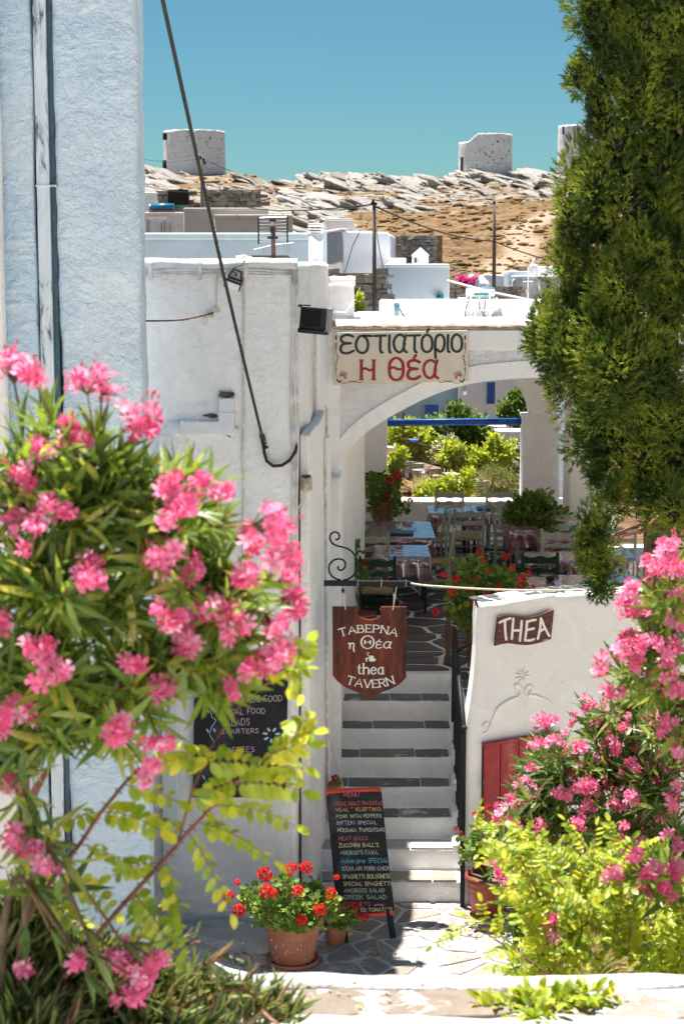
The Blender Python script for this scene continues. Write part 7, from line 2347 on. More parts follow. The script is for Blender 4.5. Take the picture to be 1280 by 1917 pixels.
# ---- big oleander in the left foreground
CL = [(22, 690, 40), (60, 700, 26), (160, 715, 34), (190, 722, 22), (272, 780, 38), (262, 805, 24), (125, 800, 22), (142, 828, 20), (80, 845, 18), (22, 880, 18), (330, 905, 26), (352, 925, 28), (410, 920, 16), (45, 945, 36), (100, 955, 30), (28, 985, 24), (65, 990, 24), (335, 960, 22), (395, 985, 24), (500, 980, 52), (470, 1010, 34), (530, 1035, 30), (285, 1035, 24), (310, 1060, 26), (150, 1085, 30), (175, 1060, 22), (350, 1060, 32), (330, 1100, 26), (400, 1120, 34), (380, 1160, 32), (430, 1165, 26), (455, 1080, 26), (540, 1120, 30), (510, 1150, 28), (535, 1085, 22), (505, 1205, 30), (525, 1235, 22), (470, 1255, 20), (340, 1190, 30), (360, 1215, 28), (315, 1150, 24), (12, 1170, 24), (80, 1190, 34), (95, 1225, 34), (105, 1262, 26), (35, 1265, 22), (10, 1355, 34), (68, 1330, 20), (225, 1370, 24), (300, 1385, 20), (275, 1440, 22), (25, 1460, 20), (245, 1250, 18), (290, 1275, 20), (40, 1585, 20), (75, 1610, 16), (430, 1290, 14)]
HB = [(40, 860, 120, 90, 3.75), (170, 900, 110, 90, 3.7), (300, 950, 100, 75, 3.75), (90, 1060, 130, 95, 3.7), (250, 1090, 130, 95, 3.8), (400, 1080, 90, 80, 3.8), (70, 1230, 120, 90, 3.75), (230, 1240, 120, 70, 3.8), (370, 1200, 90, 50, 3.85), (10, 1370, 50, 50, 3.8), (130, 1310, 110, 35, 3.8), (-80, 1000, 120, 200, 3.8)]
oleander('oleander_bush', 'large pink oleander bush filling the left foreground in front of the blue wall', (-1.05, 3.85, 2.95), HB, CL, 180, 3.65, .118, .0195, 1, ML_OLE, nleaf=6, depth=.3, cn=14)
# a few long lower shoots of the same kind of bush with leaves reaching right at the bottom left
LOW = [(90, 1590, 60, 40, 3.6), (40, 1640, 50, 40, 3.6)]
oleander('oleander_shoots', 'low oleander shoots with long dark green leaves at the bottom left corner', (-.75, 3.7, 3.0), LOW, [(240, 1800, 34), (262, 1835, 26), (215, 1790, 22), (300, 1800, 16), (228, 1868, 16), (45, 1810, 14), (150, 1790, 12), (30, 1560, 16), (70, 1590, 14)], 5, 3.55, .14, .021, 7, ML_OLE2, nleaf=2, depth=.12, cn=10, up=.25, wl=1)
tr = thing('bare_oleander', 'bare reddish-brown oleander trunk standing at the left edge', 'oleander', at(45, 1640, 4.1)); mb = MB(); mb.tube([at(70, 1700, 4.1), at(52, 1620, 4.1), at(44, 1540, 4.1), at(46, 1440, 4.1), at(60, 1380, 4.1)], [.026, .022, .017, .014, .010], 10); mb.tube([at(44, 1540, 4.1), at(66, 1480, 4.05), at(90, 1440, 4.0)], [.013, .011, .008], 8); mb.build('trunk', M_BARKR, tr, smooth=True)

# ---- false acacia, left foreground
P = Plant('false_acacia_sapling', 'arching thorny false acacia shoots with bright leaflets in front of the wall chalkboard', 'false acacia', tuple(at(-20, 1900, 3.75)), seed=3)
DR = 3.7
def st_px(pts, D0, D1, r0, r1, thorns=True):
    n = len(pts); Q = np.array([V3(at(u, v, D0 + (D1 - D0) * i / (n - 1))) for i, (u, v) in enumerate(pts)])
    P.add_stem(Q, r0, r1)
    if thorns:
        for i in range(n - 1):
            for t in (.2, .7):
                q = Q[i] + (Q[i + 1] - Q[i]) * t; d = unit(Q[i + 1] - Q[i]); o = unit(np.cross(d, [0, 1, 0]))
                for sg in (-1, 1): P.stems.append((np.array([q, q + o * sg * .012 + d * .002]), np.array([.003, .0004])))
    return Q
P.root['label'] = P.root['label']
st_px([(20, 1780), (60, 1705), (110, 1630), (150, 1580), (190, 1520), (235, 1465), (262, 1438)], 3.65, 3.75, .0062, .0035)
st_px([(120, 1830), (190, 1740), (250, 1672), (310, 1608), (350, 1560), (400, 1508), (445, 1462), (500, 1420), (548, 1385)], 3.65, 3.85, .0062, .0022)
st_px([(330, 1590), (360, 1480), (395, 1400), (440, 1330), (500, 1280), (550, 1262)], 3.75, 3.85, .0035, .0018, False)
LV = [((352, 1558), (432, 1712), 7), ((372, 1540), (512, 1612), 8), ((400, 1508), (552, 1546), 8), ((436, 1470), (566, 1482), 8), ((445, 1462), (365, 1500), 6), ((470, 1440), (570, 1440), 7), ((500, 1418), (575, 1395), 7), ((310, 1608), (352, 1800), 9), ((300, 1615), (210, 1640), 6), ((262, 1660), (262, 1790), 7), ((250, 1672), (330, 1790), 8), ((230, 1470), (330, 1500), 6), ((262, 1440), (345, 1405), 7), ((262, 1440), (215, 1380), 6), ((190, 1520), (300, 1555), 7), ((190, 1520), (95, 1560), 6), ((150, 1580), (265, 1640), 7), ((110, 1632), (215, 1710), 7), ((110, 1632), (20, 1650), 6), ((80, 1680), (170, 1760), 7), ((190, 1742), (110, 1700), 6), ((360, 1480), (440, 1512), 7), ((380, 1430), (500, 1440), 7), ((470, 1300), (400, 1245), 6), ((500, 1280), (575, 1252), 7), ((548, 1262), (578, 1200), 6), ((550, 1262), (560, 1300), 5), ((548, 1385), (588, 1370), 5), ((548, 1385), (572, 1345), 5), ((400, 1420), (300, 1430), 7), ((350, 1560), (250, 1520), 7), ((360, 1490), (420, 1560), 6), ((500, 1264), (400, 1250), 6), ((540, 1262), (470, 1235), 6)]
for a, b, n in LV:
    Da = P.rg.uniform(3.65, 3.85); P.pinnate(V3(at(a[0], a[1], Da)), V3(at(b[0], b[1], Da + P.rg.uniform(-.08, .08))), n, .041 * P.rg.uniform(.9, 1.15), sag=.3)
P.finish(ML_ROB2, stemmat=M_BARKR, leaft=T_OVAL, leafname='leaflet')

# ---- ice plant mat along the bottom left
P = Plant('ice_plant_mat', 'fleshy ice plant with pointed green and reddish leaves along the bottom left', 'ice plant', tuple(at(150, 1917, 3.9)), seed=5)
rg_ = P.rg
for (u, v, rx, ry, D) in ((30, 1830, 110, 110, 3.8), (130, 1850, 110, 100, 3.85), (240, 1880, 110, 80, 3.95), (350, 1890, 100, 60, 4.05), (450, 1895, 80, 45, 4.15), (520, 1900, 50, 26, 4.2), (60, 1720, 60, 60, 3.9), (20, 1950, 140, 90, 3.6), (250, 1960, 200, 70, 3.8)):
    c, r = blob3((u, v, rx, ry, D)); r[1] *= 1.3; n = int(rx * ry / 17)
    for i in range(n):
        o = unit(rg_.normal(0, 1, 3)); p = c + o * r * rg_.uniform(.3, 1.0)
        d = unit(np.array([o[0] * .6 + .15, o[1] * .4 - .15, .9]) + rg_.normal(0, .4, 3))
        P.leaf.append(P.M(p, d, unit(rg_.normal(0, 1, 3)), rg_.uniform(.05, .095)))
for k in range(16):
    a = V3(at(rg_.uniform(0, 420), rg_.uniform(1800, 1900), 3.95)); b = a + np.array([rg_.uniform(.05, .25), rg_.uniform(-.05, .1), rg_.uniform(-.02, .12)])
    P.add_stem(bez(a, (a + b) / 2 + [0, 0, .03], b, 6), .005, .003)
    for i in range(16):
        q = a + (b - a) * i / 16 + np.array([0, 0, .015]); P.leaf.append(P.M(q, unit((b - a) * 2 + rg_.normal(0, .25, 3) + [0, 0, .25]), unit(rg_.normal(0, 1, 3)), rg_.uniform(.04, .065)))
P.finish(ML_ICE, stemmat=M_BARKR, leaft=[T_FING])

# ---- leafy weed on the ledge, dry grass heads
P = Plant('ledge_weed', 'small leafy green weed growing out of the white ledge at the bottom', 'weed', tuple(at(1010, 1890, 4.55)), seed=8)
for b in ((930, 1885, 38, 22, 4.6), (985, 1880, 45, 30, 4.6), (1050, 1870, 50, 24, 4.6), (1100, 1862, 40, 14, 4.62), (1010, 1905, 40, 22, 4.5)):
    P.leafball(b, int(b[2] * 1.6), .040, up=.3, inner=.2)
P.finish(ML_VINE if False else ML_ROB2, stemmat=M_TWIG, leaft=[t_oval(.5, .3, .2), t_oval(.42, .2, .35)])
P = Plant('dry_grass', 'bleached drooping dry grass heads among the false acacia leaves', 'grass', tuple(at(1110, 1850, 5.0)), seed=9)
for (u0, v0, u1, v1) in ((1098, 1850, 1118, 1758), (1105, 1855, 1160, 1800), (1110, 1850, 1176, 1812), (1102, 1855, 1140, 1790), (1095, 1850, 1092, 1815), (1120, 1855, 1225, 1832)):
    a = V3(at(u0, v0, 5.0)); b = V3(at(u1, v1, 4.95)); P.add_stem(bez(a, (a + b) / 2 + [0, 0, .05], b, 7), .0015, .001)
    for i in range(26):
        q = b + (a - b) * P.rg.rand() * .35 + P.rg.normal(0, .004, 3); P.leaf.append(P.M(q, unit((b - a) + P.rg.normal(0, .06, 3)), unit(P.rg.normal(0, 1, 3)), [.02, .030, .02]))
P.finish(ML_GRASS, stemmat=M_STRAW, limit=0)

# ---- false acacia thicket on the right
P = Plant('false_acacia_thicket', 'bright yellow-green false acacia thicket at the lower right', 'false acacia', (1.45, 6.3, 1.2), seed=12); rg_ = P.rg
def robshoot(pts, D0, D1, nl, llen, lsz, r=.0045):
    n = len(pts); Q = np.array([V3(at(u, v, D0 + (D1 - D0) * i / (n - 1))) for i, (u, v) in enumerate(pts)])
    P.add_stem(Q, r, r * .35)
    acc = np.cumsum([0] + [np.linalg.norm(Q[i + 1] - Q[i]) for i in range(n - 1)])
    for k in range(nl):
        s_ = acc[-1] * (.12 + .88 * (k + .5) / nl); i = min(n - 2, int(np.searchsorted(acc, s_) - 1)); i = max(0, i)
        p = Q[i] + (Q[i + 1] - Q[i]) * ((s_ - acc[i]) / (acc[i + 1] - acc[i] + 1e-9)); d = unit(Q[i + 1] - Q[i])
        o = unit(np.cross(d, rg_.normal(0, 1, 3))); e = p + unit(d * .55 + o * .85 + np.array([0, -.15, .12])) * llen * rg_.uniform(.75, 1.15)
        P.pinnate(p, e, rg_.randint(5, 9), lsz * rg_.uniform(.85, 1.1), sag=.25)
robshoot([(1080, 1850), (1030, 1827), (985, 1795), (936, 1765), (900, 1742), (868, 1728)], 5.35, 5.3, 11, .125, .030)
robshoot([(1090, 1720), (1061, 1667), (1014, 1620), (975, 1590), (930, 1570)], 5.7, 5.7, 11, .12, .030)
robshoot([(1000, 1870), (950, 1840), (905, 1835), (885, 1830)], 5.3, 5.3, 5, .10, .028)
robshoot([(990, 1610), (945, 1590), (905, 1565), (885, 1545)], 5.8, 5.8, 6, .08, .028)
for i in range(78):
    tx, ty = [(1100, 1680, 110, 90), (1220, 1745, 90, 90), (1025, 1700, 60, 60), (1060, 1790, 110, 45), (1200, 1800, 110, 45), (1130, 1610, 60, 35), (985, 1615, 35, 35), (1290, 1730, 60, 70)][i % 8][:2]
    rx, ry = [(1100, 1680, 110, 90), (1220, 1745, 90, 90), (1025, 1700, 60, 60), (1060, 1790, 110, 45), (1200, 1800, 110, 45), (1130, 1610, 60, 35), (985, 1615, 35, 35), (1290, 1730, 60, 70)][i % 8][2:]
    an = rg_.rand() * 6.28; q = rg_.rand() ** .5
    u = tx + rx * q * math.cos(an); v = ty + ry * q * math.sin(an)
    bx = 1120 + (u - 1120) * .55 + rg_.uniform(-40, 40); by = v + rg_.uniform(120, 210)
    D = rg_.uniform(5.3, 6.6)
    robshoot([(bx, by), ((bx + u) / 2 + rg_.uniform(-15, 15), (by + v) / 2 - 8), (u, v)], D + .1, D, 8, .13, .034)
for i in range(7):
    e = V3(at(950 + i * 50, 1850, 6.0)); P.add_stem(bez(P.base + rg_.normal(0, .03, 3), (P.base + e) / 2 + [0, 0, .1], e, 6), .012, .007)
P.finish(ML_ROB, stemmat=M_BARKR, leaft=T_OVAL, leafname='leaflet')

# ---- oleanders on the right
CR = [(1235, 1335, 22), (1200, 1345, 18), (1255, 1350, 22), (1215, 1310, 18), (1270, 1330, 22), (1272, 1600, 22), (1250, 1500, 20), (1165, 1590, 16), (1040, 1385, 14), (1000, 1440, 12), (1135, 1395, 14), (1205, 1370, 14), (1160, 1560, 16), (1110, 1520, 14), (1075, 1600, 14), (1000, 1600, 12), (1265, 1430, 20), (1215, 1420, 16), (960, 1500, 10), (1018, 1366, 22), (1000, 1390, 16), (1012, 1350, 12), (1100, 1323, 12), (1128, 1331, 20), (1124, 1358, 15), (1085, 1413, 20), (1120, 1433, 22), (1069, 1456, 18), (1061, 1480, 20), (983, 1472, 18), (1000, 1490, 12), (1034, 1500, 20), (1120, 1476, 16), (1092, 1495, 18), (1171, 1468, 20), (1225, 1448, 26), (1210, 1465, 22), (1245, 1395, 22), (1190, 1495, 20), (1229, 1515, 22), (1186, 1538, 18), (936, 1519, 16), (956, 1542, 14), (979, 1519, 14), (1034, 1573, 20), (1198, 1573, 24), (1233, 1569, 24), (1225, 1628, 22), (1147, 1620, 20), (1034, 1749, 18), (1022, 1770, 14), (936, 1632, 14), (920, 1612, 12), (952, 1655, 14), (1085, 1542, 18), (1150, 1400, 16), (1170, 1350, 14), (1185, 1435, 16), (1050, 1400, 14), (1045, 1440, 12), (1150, 1510, 18), (1100, 1460, 16), (1010, 1540, 14), (1265, 1540, 24), (1075, 1345, 10), (1195, 1395, 14)]
HR = [(1240, 1340, 50, 70, 7.6), (1190, 1330, 40, 50, 7.8), (1060, 1430, 80, 70, 7.9), (1150, 1420, 80, 80, 7.9), (1230, 1450, 70, 90, 7.7), (1060, 1530, 90, 60, 7.9), (1170, 1540, 90, 70, 7.8), (1000, 1500, 60, 60, 8.0), (1260, 1580, 60, 90, 7.7), (960, 1580, 45, 45, 8.0), (1100, 1640, 120, 60, 7.8), (1130, 1350, 60, 40, 8.0), (1030, 1420, 45, 55, 8.0), (1320, 1500, 80, 200, 7.8), (1000, 1720, 60, 60, 7.8)]
oleander('oleander_bush', 'wide pink oleander bush in front of the red hatch', (1.35, 8.2, .45), HR, CR, 190, 7.75, .125, .0205, 21, ML_OLE2, nleaf=6, depth=.4, cn=22, crel=1.0)
CN = [(1225, 1628, 20), (1264, 1636, 22), (1147, 1625, 16), (1205, 1660, 18), (1034, 1749, 16), (1243, 1668, 16), (1255, 1580, 18), (1190, 1600, 14), (1262, 1017, 22), (1245, 1032, 20), (1216, 1061, 20), (1236, 1052, 20), (1262, 1063, 24), (1218, 1089, 24), (1192, 1103, 20), (1179, 1116, 20), (1174, 1138, 20), (1198, 1146, 20), (1258, 1105, 18), (1266, 1085, 20), (1271, 1160, 24), (1203, 1203, 24), (1185, 1210, 22), (1166, 1225, 20), (1139, 1243, 20), (1128, 1256, 16), (1155, 1282, 24), (1196, 1232, 20), (1249, 1243, 24), (1262, 1210, 24), (1227, 1273, 14), (1253, 1287, 26), (1271, 1297, 26), (1270, 1380, 24), (1255, 1400, 18), (1275, 1480, 20)]
HN = [(1250, 1640, 50, 40, 5.7), (1260, 1320, 50, 45, 5.6), (1270, 1100, 50, 50, 5.6), (1250, 1180, 55, 40, 5.6), (1240, 1260, 60, 45, 5.6), (1290, 1340, 60, 60, 5.6), (1330, 1150, 60, 200, 5.6)]
oleander('oleander_bush', 'nearer pink oleander branches leaning in from the right edge above the wide bush', (2.0, 6.3, 1.1), HN, CN, 16, 5.45, .12, .021, 33, ML_OLE, nleaf=4, depth=.25, cn=15, crel=.8)

# ---- potted geraniums
def geranium(name, label, soil, heads, balls, D, leafsz, hm, seed, hr=1.0, depth=.12, lm=None, dens=.11, cat='geranium'):
    P = Plant(name, label, cat, tuple(soil), 'geraniums', seed); rg = P.rg; s0 = P.base
    for b in balls:
        n = int(b[2] * b[3] * dens); P.leafball(b, n, leafsz, up=.5, inner=.15)
        c, r = blob3(b); P.add_stem(bez(s0 + rg.normal(0, .02, 3) * [1, 1, 0], (s0 + c) / 2, c, 5), .0061, .004)
    for (u, v, rp) in heads:
        d_ = D + rg.uniform(-depth, depth * .3); p = V3(at(u, v, d_)); r = rp * d_ / F * hr
        d = unit(p - s0 + np.array([0, -.05, .08])); k = s0 + (p - s0) * .45
        P.add_stem(bez(k, (k + p) / 2 + [0, 0, .01], p, 5), .0022, .0018)
        P.flow.append(P.M(p, unit(d + np.array([0, -.6, .3])), np.array([1., 0, .2]), [r, r, r]))
    P.finish(lm or ML_GER, hm, hm, M_TWIG, leaft=T_ROUND, flowt=T_GER, flowname='flower_head', limit=160)
    return P
c = atz(548, 1806, .0); c.y += .02; c.z = alley_z(c.x, c.y) + .012
rp = 60 * c.y / F
po, soil = pot('flower_pot', 'large terracotta pot with white limewash splashes on a saucer', c, rp, .335, M_TERRA, saucer=True, splash=True)
geranium('geranium', 'leafy geranium with scarlet flower heads in the large splashed pot', soil, [(494.8, 1637, 16), (544, 1625.6, 13), (572, 1624, 13), (444, 1652, 7), (427.5, 1678, 13), (447, 1704, 14), (498, 1667, 14), (512, 1672, 9), (557, 1666.6, 12), (618, 1671.5, 12), (598, 1702.7, 13), (563.7, 1722, 12), (630, 1642, 6)],
         [(470, 1682, 26, 26, 12.0), (500, 1700, 34, 30, 11.9), (545, 1705, 45, 36, 11.9), (590, 1700, 36, 34, 12.0), (533, 1655, 20, 26, 12.0), (585, 1670, 26, 22, 12.1), (612, 1690, 22, 26, 12.0), (520, 1725, 40, 18, 11.95), (560, 1735, 30, 14, 11.9)], 11.9, .052, ML_GERF, 2)
c = atz(628, 1770, .0); c.y += .02; c.z = alley_z(c.x, c.y) + .005
po, soil = pot('flower_pot', 'small plain terracotta pot right behind the large splashed pot', c, 25 * c.y / F, .16, M_TERRA, rim=False)
geranium('geranium', 'small geranium with crimson flowers in the little pot under the menu board', soil, [(632, 1684, 7), (665, 1697, 9), (682, 1717, 9), (669, 1713, 6), (650, 1693, 6), (640, 1703, 5)], [(632, 1720, 22, 24, 12.35), (652, 1722, 24, 22, 12.35), (642, 1703, 22, 18, 12.4)], 12.3, .042, ML_GERD, 4, lm=ML_DKG if False else ML_GER)
c = atz(914, 1665, .0); c.x *= 13.22 / c.y; c.y = 13.22
po, soil = pot('flower_pot', 'wide glossy red-brown pot at the foot of the parapet beside the railing post', c, 47 * c.y / F, .33, M_TERRA2)
geranium('geranium', 'dark red geranium in the glossy pot beside the railing post', soil, [(892, 1527, 10), (912, 1513, 8), (851, 1551, 5), (862, 1560, 5), (925, 1535, 7), (905, 1545, 6)], [(905, 1575, 40, 30, 13.0), (920, 1600, 40, 28, 13.0), (880, 1600, 22, 20, 13.0), (905, 1560, 25, 18, 13.0)], 12.95, .05, ML_GERD, 5)
sc0 = at(627, 1500, 13.95)
po, soil = pot('flower_pot', 'small pot on a lower step tucked behind the menu board', Vector((sc0.x, 13.98, .71)), .07, .13, M_TERRA, rim=False)
geranium('geranium', 'tiny geranium with one crimson head above the menu board corner', soil, [(627.5, 1457, 8)], [(627, 1472, 10, 14, 13.95)], 13.9, .03, ML_GERD, 6, dens=.25)

# stool and geranium on the terrace
sx = at(858, 1200, 15.9).x
sl = thing('wooden_stool', 'tall brown wooden plant stand holding the red geranium at the top of the stairs', 'plant stand', (sx, 15.9, ZT))
hs = .50
for ax in (-.095, .095):
    for ay in (-.09, .1):
        MB().bar((sx + ax * 1.05, 15.9 + ay, ZT), (sx + ax, 15.9 + ay, ZT + hs), .036, .036).build('leg', M_WOODB, sl)
MB().box((sx + .03, 15.9, ZT + hs), (.30, .28, .025)).build('seat', M_WOODB, sl, bevel=.005)
MB().bar((sx - .09, 15.81, ZT + .22), (sx + .09, 15.81, ZT + .22), .02, .025).build('rail', M_WOODB, sl)
po, soil = pot('flower_pot', 'terracotta pot hidden by leaves on the plant stand', Vector((sx + .06, 15.85, ZT + hs + .014)), .13, .17, M_TERRA2)
geranium('geranium', 'bushy geranium with many scarlet heads at the top of the stairs', soil, [(830, 1075.5, 7), (852, 1083, 8), (844.6, 1108, 9), (878.5, 1102, 9), (910, 1112, 9), (890.6, 1085, 7), (915, 1070.7, 6), (956, 1063, 8), (946, 1041.6, 8), (895.5, 1032, 7), (931.8, 1100, 8), (975, 1083, 9), (987.5, 1073, 7), (975, 1096, 8), (994.8, 1100, 7), (948.8, 1114, 7), (815.5, 1145, 8), (852, 1140, 5), (903, 1048, 6), (885, 1128, 6)],
         [(870, 1110, 40, 40, 15.6), (905, 1095, 45, 36, 15.6), (940, 1090, 40, 30, 15.6), (865, 1145, 30, 30, 15.6), (885, 1065, 40, 22, 15.7), (910, 1130, 40, 26, 15.55), (880, 1165, 24, 20, 15.6)], 15.5, .062, ML_GERF, 7, dens=.095)
# back-left planter
po, soil = pot('flower_pot', 'large dull terracotta pot on the bench in the back left corner', Vector((at(717, 980, 21.9).x, 21.9, 1.86)), 27 * 21.9 / F, .27, M_TERRA)
geranium('geranium', 'tall geranium with round red heads against the garden in the back left corner', soil, [(742, 891, 9.5), (727, 901, 8), (723, 929, 7), (764, 925, 6), (775, 924, 4), (767, 938, 6), (757, 939, 4)], [(705, 925, 28, 30, 21.8), (735, 935, 26, 28, 21.8), (715, 955, 34, 18, 21.8), (735, 905, 22, 24, 21.9), (745, 880, 14, 22, 22.0), (700, 900, 24, 16, 21.9), (752, 955, 12, 14, 21.8)], 21.6, .075, ML_GERD, 8, dens=.12)
# dark plant in a barrel pot
pp_ = at(1003, 1000, 20.75)
po, soil = pot('flower_pot', 'big terracotta barrel pot under the dark plant in front of the pillar', Vector((pp_.x, 20.75, ZT)), .20, .52, M_TERRA, rim=True)
P = Plant('potted_shrub', 'dense dark green leafy plant in the barrel pot before the terrace pillar', 'plant', tuple(soil), seed=15)
for b in ((975, 950, 26, 24, 20.6), (1010, 950, 36, 26, 20.6), (1035, 965, 24, 20, 20.6), (985, 980, 34, 24, 20.5), (1015, 985, 30, 20, 20.5), (960, 970, 18, 22, 20.6), (1000, 935, 22, 14, 20.6)): P.leafball(b, int(b[2] * b[3] * .34), .08, inner=.1)
P.add_stem(bez(P.base, P.base + [0, 0, .1], V3(at(1000, 965, 20.6)), 4), .012, .006); P.finish(ML_DKG, leaft=T_OVAL, limit=150)
# small dark plant behind the scroll bracket
pq = at(668, 1100, 16.9)
po, soil = pot('flower_pot', 'dark terracotta pot on the terrace floor behind the sign bracket', Vector((at(672, 1100, 16.8).x, 16.8, ZT)), .16, .30, M_TERRA2)
geranium('geranium', 'dim leafy geranium against the inner wall behind the scroll bracket', soil, [(681, 1050, 5), (642, 1065, 6), (679, 1058, 4)], [(655, 1050, 18, 28, 16.8), (672, 1075, 20, 24, 16.7), (648, 1085, 14, 18, 16.7), (664, 1013, 10, 8, 16.8), (668, 1032, 10, 8, 16.8), (645, 1020, 10, 12, 16.8)], 16.7, .06, ML_GERD, 9, lm=ML_DKG)

# ---- cypress
cy = thing('cypress_tree', 'tall dense cypress tree filling the right side of the view', 'tree', (2.25, 12.0, 0))
LOB = [(1130, 60, 36, 70), (1180, 30, 55, 90), (1250, 40, 60, 100), (1100, 30, 18, 40), (1086, 145, 20, 32), (1120, 200, 34, 75), (1190, 150, 55, 110), (1260, 170, 50, 110), (1150, 290, 52, 90), (1225, 300, 50, 110), (1084, 345, 30, 80), (1062, 420, 24, 60), (1120, 400, 46, 100), (1280, 330, 50, 120), (1200, 420, 55, 100), (1060, 470, 30, 80), (1100, 560, 54, 95), (1260, 520, 50, 130), (1180, 520, 50, 105), (1160, 600, 60, 90), (1075, 640, 40, 55), (1012, 632, 34, 32), (1040, 660, 34, 34), (1030, 615, 26, 24), (1150, 700, 72, 100), (1225, 700, 60, 120), (1098, 720, 36, 70), (1052, 690, 22, 32), (1134, 830, 32, 80), (1100, 800, 22, 50), (1192, 840, 58, 85), (1260, 850, 60, 110), (1145, 925, 24, 34), (1222, 905, 42, 34), (1112, 995, 28, 42), (1098, 1020, 20, 32), (1120, 1060, 24, 44), (1122, 1098, 16, 22), (1262, 950, 36, 40), (1112, 890, 16, 24), (1340, 100, 60, 150), (1340, 400, 60, 170), (1340, 700, 60, 170), (1130, -60, 70, 80), (1220, -80, 70, 100), (1320, -60, 60, 100), (1180, -180, 70, 90), (1250, -220, 60, 110), (1340, 950, 60, 90)]
rgc = np.random.RandomState(7); pos = []; dirs = []; ups = []; scl = []; rn = []
tone = .3; CORE = []
def add_lobe(c, r, n, seed):
    global tone
    o = rgc.normal(0, 1, (n, 3)); o /= np.linalg.norm(o, axis=1, keepdims=True)
    # flame shape: taper to the top
    rad = .62 + .38 * rgc.rand(n) ** .5
    bumps = np.array([1 + .30 * noise.noise(Vector((q[0] * 2.3 + seed, q[1] * 2.3, q[2] * 3.1))) for q in o])
    p = o * rad[:, None] * bumps[:, None]
    tap = 1 - .35 * np.clip(p[:, 2], -1, 1)
    p[:, 0] *= tap; p[:, 1] *= tap
    pos.append(c + p * r)
    d = o * .9 + rgc.normal(0, .3, (n, 3)) + np.array([0, -.05, .45]); dirs.append(d)
    ups.append(rgc.normal(0, 1, (n, 3))); scl.append(rgc.uniform(.034, .066, n)); rn.append(tone + .33 * rgc.rand(n))
for i, (u, v, rx, ry) in enumerate(LOB):
    hang = 970 < v < 1120 and u < 1140
    off = (u - 1230) / 230.0
    D = 12.15 - .75 * math.sqrt(max(0, 1 - min(1, off * off))) + (.12 * math.sin(i * 2.1))
    if 480 < v < 720 and 1130 < u < 1230: D -= .25
    if hang: D = 11.7
    c, r = blob3((u, v, rx, ry, D)); r[1] = r[0]
    tone = rgc.uniform(0, .62); CORE.append((c, r))
    add_lobe(c, r * .55, int(330 * (rx * ry / 4000.0) ** .8) + 30, i * 1.7)
    nsub = max(3, int(rx * ry / 640))
    for k in range(nsub):        # flame-shaped tufts standing out of the lobe
        q = rgc.normal(0, 1, 3); q /= np.linalg.norm(q); q[1] = -abs(q[1]) if rgc.rand() < .72 else q[1]
        s_ = rgc.uniform(.07, .16) * min(1.0, rx / 34); tone = min(.65, max(0, tone + rgc.uniform(-.2, .2)))
        cc = c + q * r * rgc.uniform(.6, 1.0); pu, pv, _ = topx(cc)
        if pu < np.interp(pv, [0, 100, 200, 260, 330, 420, 520, 590, 610, 650, 700, 760, 850, 930, 1120], [1095, 1085, 1108, 1095, 1068, 1058, 1052, 1040, 1000, 1000, 1032, 1055, 1082, 1100, 1104]): cc = c + (cc - c) * .3
        add_lobe(cc, np.array([s_, s_, s_ * rgc.uniform(1.5, 2.7)]), int(132 * (s_ / .08) ** 1.7) + 20, i + k)
for i in range(26):      # the far side of the tree
    tone = rgc.uniform(0, .6); z = rgc.uniform(3.7, 8.3); a = rgc.uniform(0.1, math.pi - .1)
    c = np.array([2.35 + .5 * math.cos(a), 12.3 + .7 * math.sin(a), z]); add_lobe(c, np.array([.22, .22, .42]), 320, 50 + i)
pos = np.concatenate(pos); dirs = np.concatenate(dirs); ups = np.concatenate(ups); scl = np.concatenate(scl); rn = np.concatenate(rn)
o = joined('crown', T_FROND, frames(pos, dirs, ups, scl), ML_CYP, cy, rnd=rn)
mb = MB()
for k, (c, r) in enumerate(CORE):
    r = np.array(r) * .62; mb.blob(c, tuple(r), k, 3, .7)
mb.build('dark_inner_mass', simple('inner_mass_shade', (.030, .028, .012), .95, .3, 30, bs=1.0, bd=.02), cy, kind='stuff')  # dark inner mass painted in as shade behind the sprays
mb = MB(); mb.tube([Vector((2.3, 12.2, -.1)), Vector((2.25, 12.15, 3)), Vector((2.2, 12.2, 6)), Vector((2.25, 12.2, 8.6))], [.17, .13, .09, .03], 12); mb.build('trunk', M_BARK, cy, smooth=True)
for (pts) in ([(1240, 960), (1205, 990), (1165, 1000), (1125, 1010)], [(1220, 990), (1165, 1003), (1140, 1030), (1122, 1060)], [(1200, 980), (1150, 1000), (1135, 1040), (1138, 1060)], [(1260, 900), (1180, 930), (1120, 980), (1112, 1040)]):
    mb = MB(); q = [at(u, v, 11.8 + .12 * (1 - i / 3)) for i, (u, v) in enumerate(pts)]; mb.tube(q, [.014, .010, .007, .004], 6); mb.build('limb', M_BARKR, cy, smooth=True)
for i, (u, v) in enumerate(((1229, 177), (1272, 245), (1255, 50), (1205, 568), (1236, 575), (1178, 665), (1117, 690), (1164, 680), (1246, 640), (1180, 390), (1160, 620), (1240, 745), (1150, 540), (1205, 710))):
    MB().blob(at(u, v, 11.12), (.016, .016, .018), i, 2, .4).build('cone', M_BARK, cy, smooth=True)

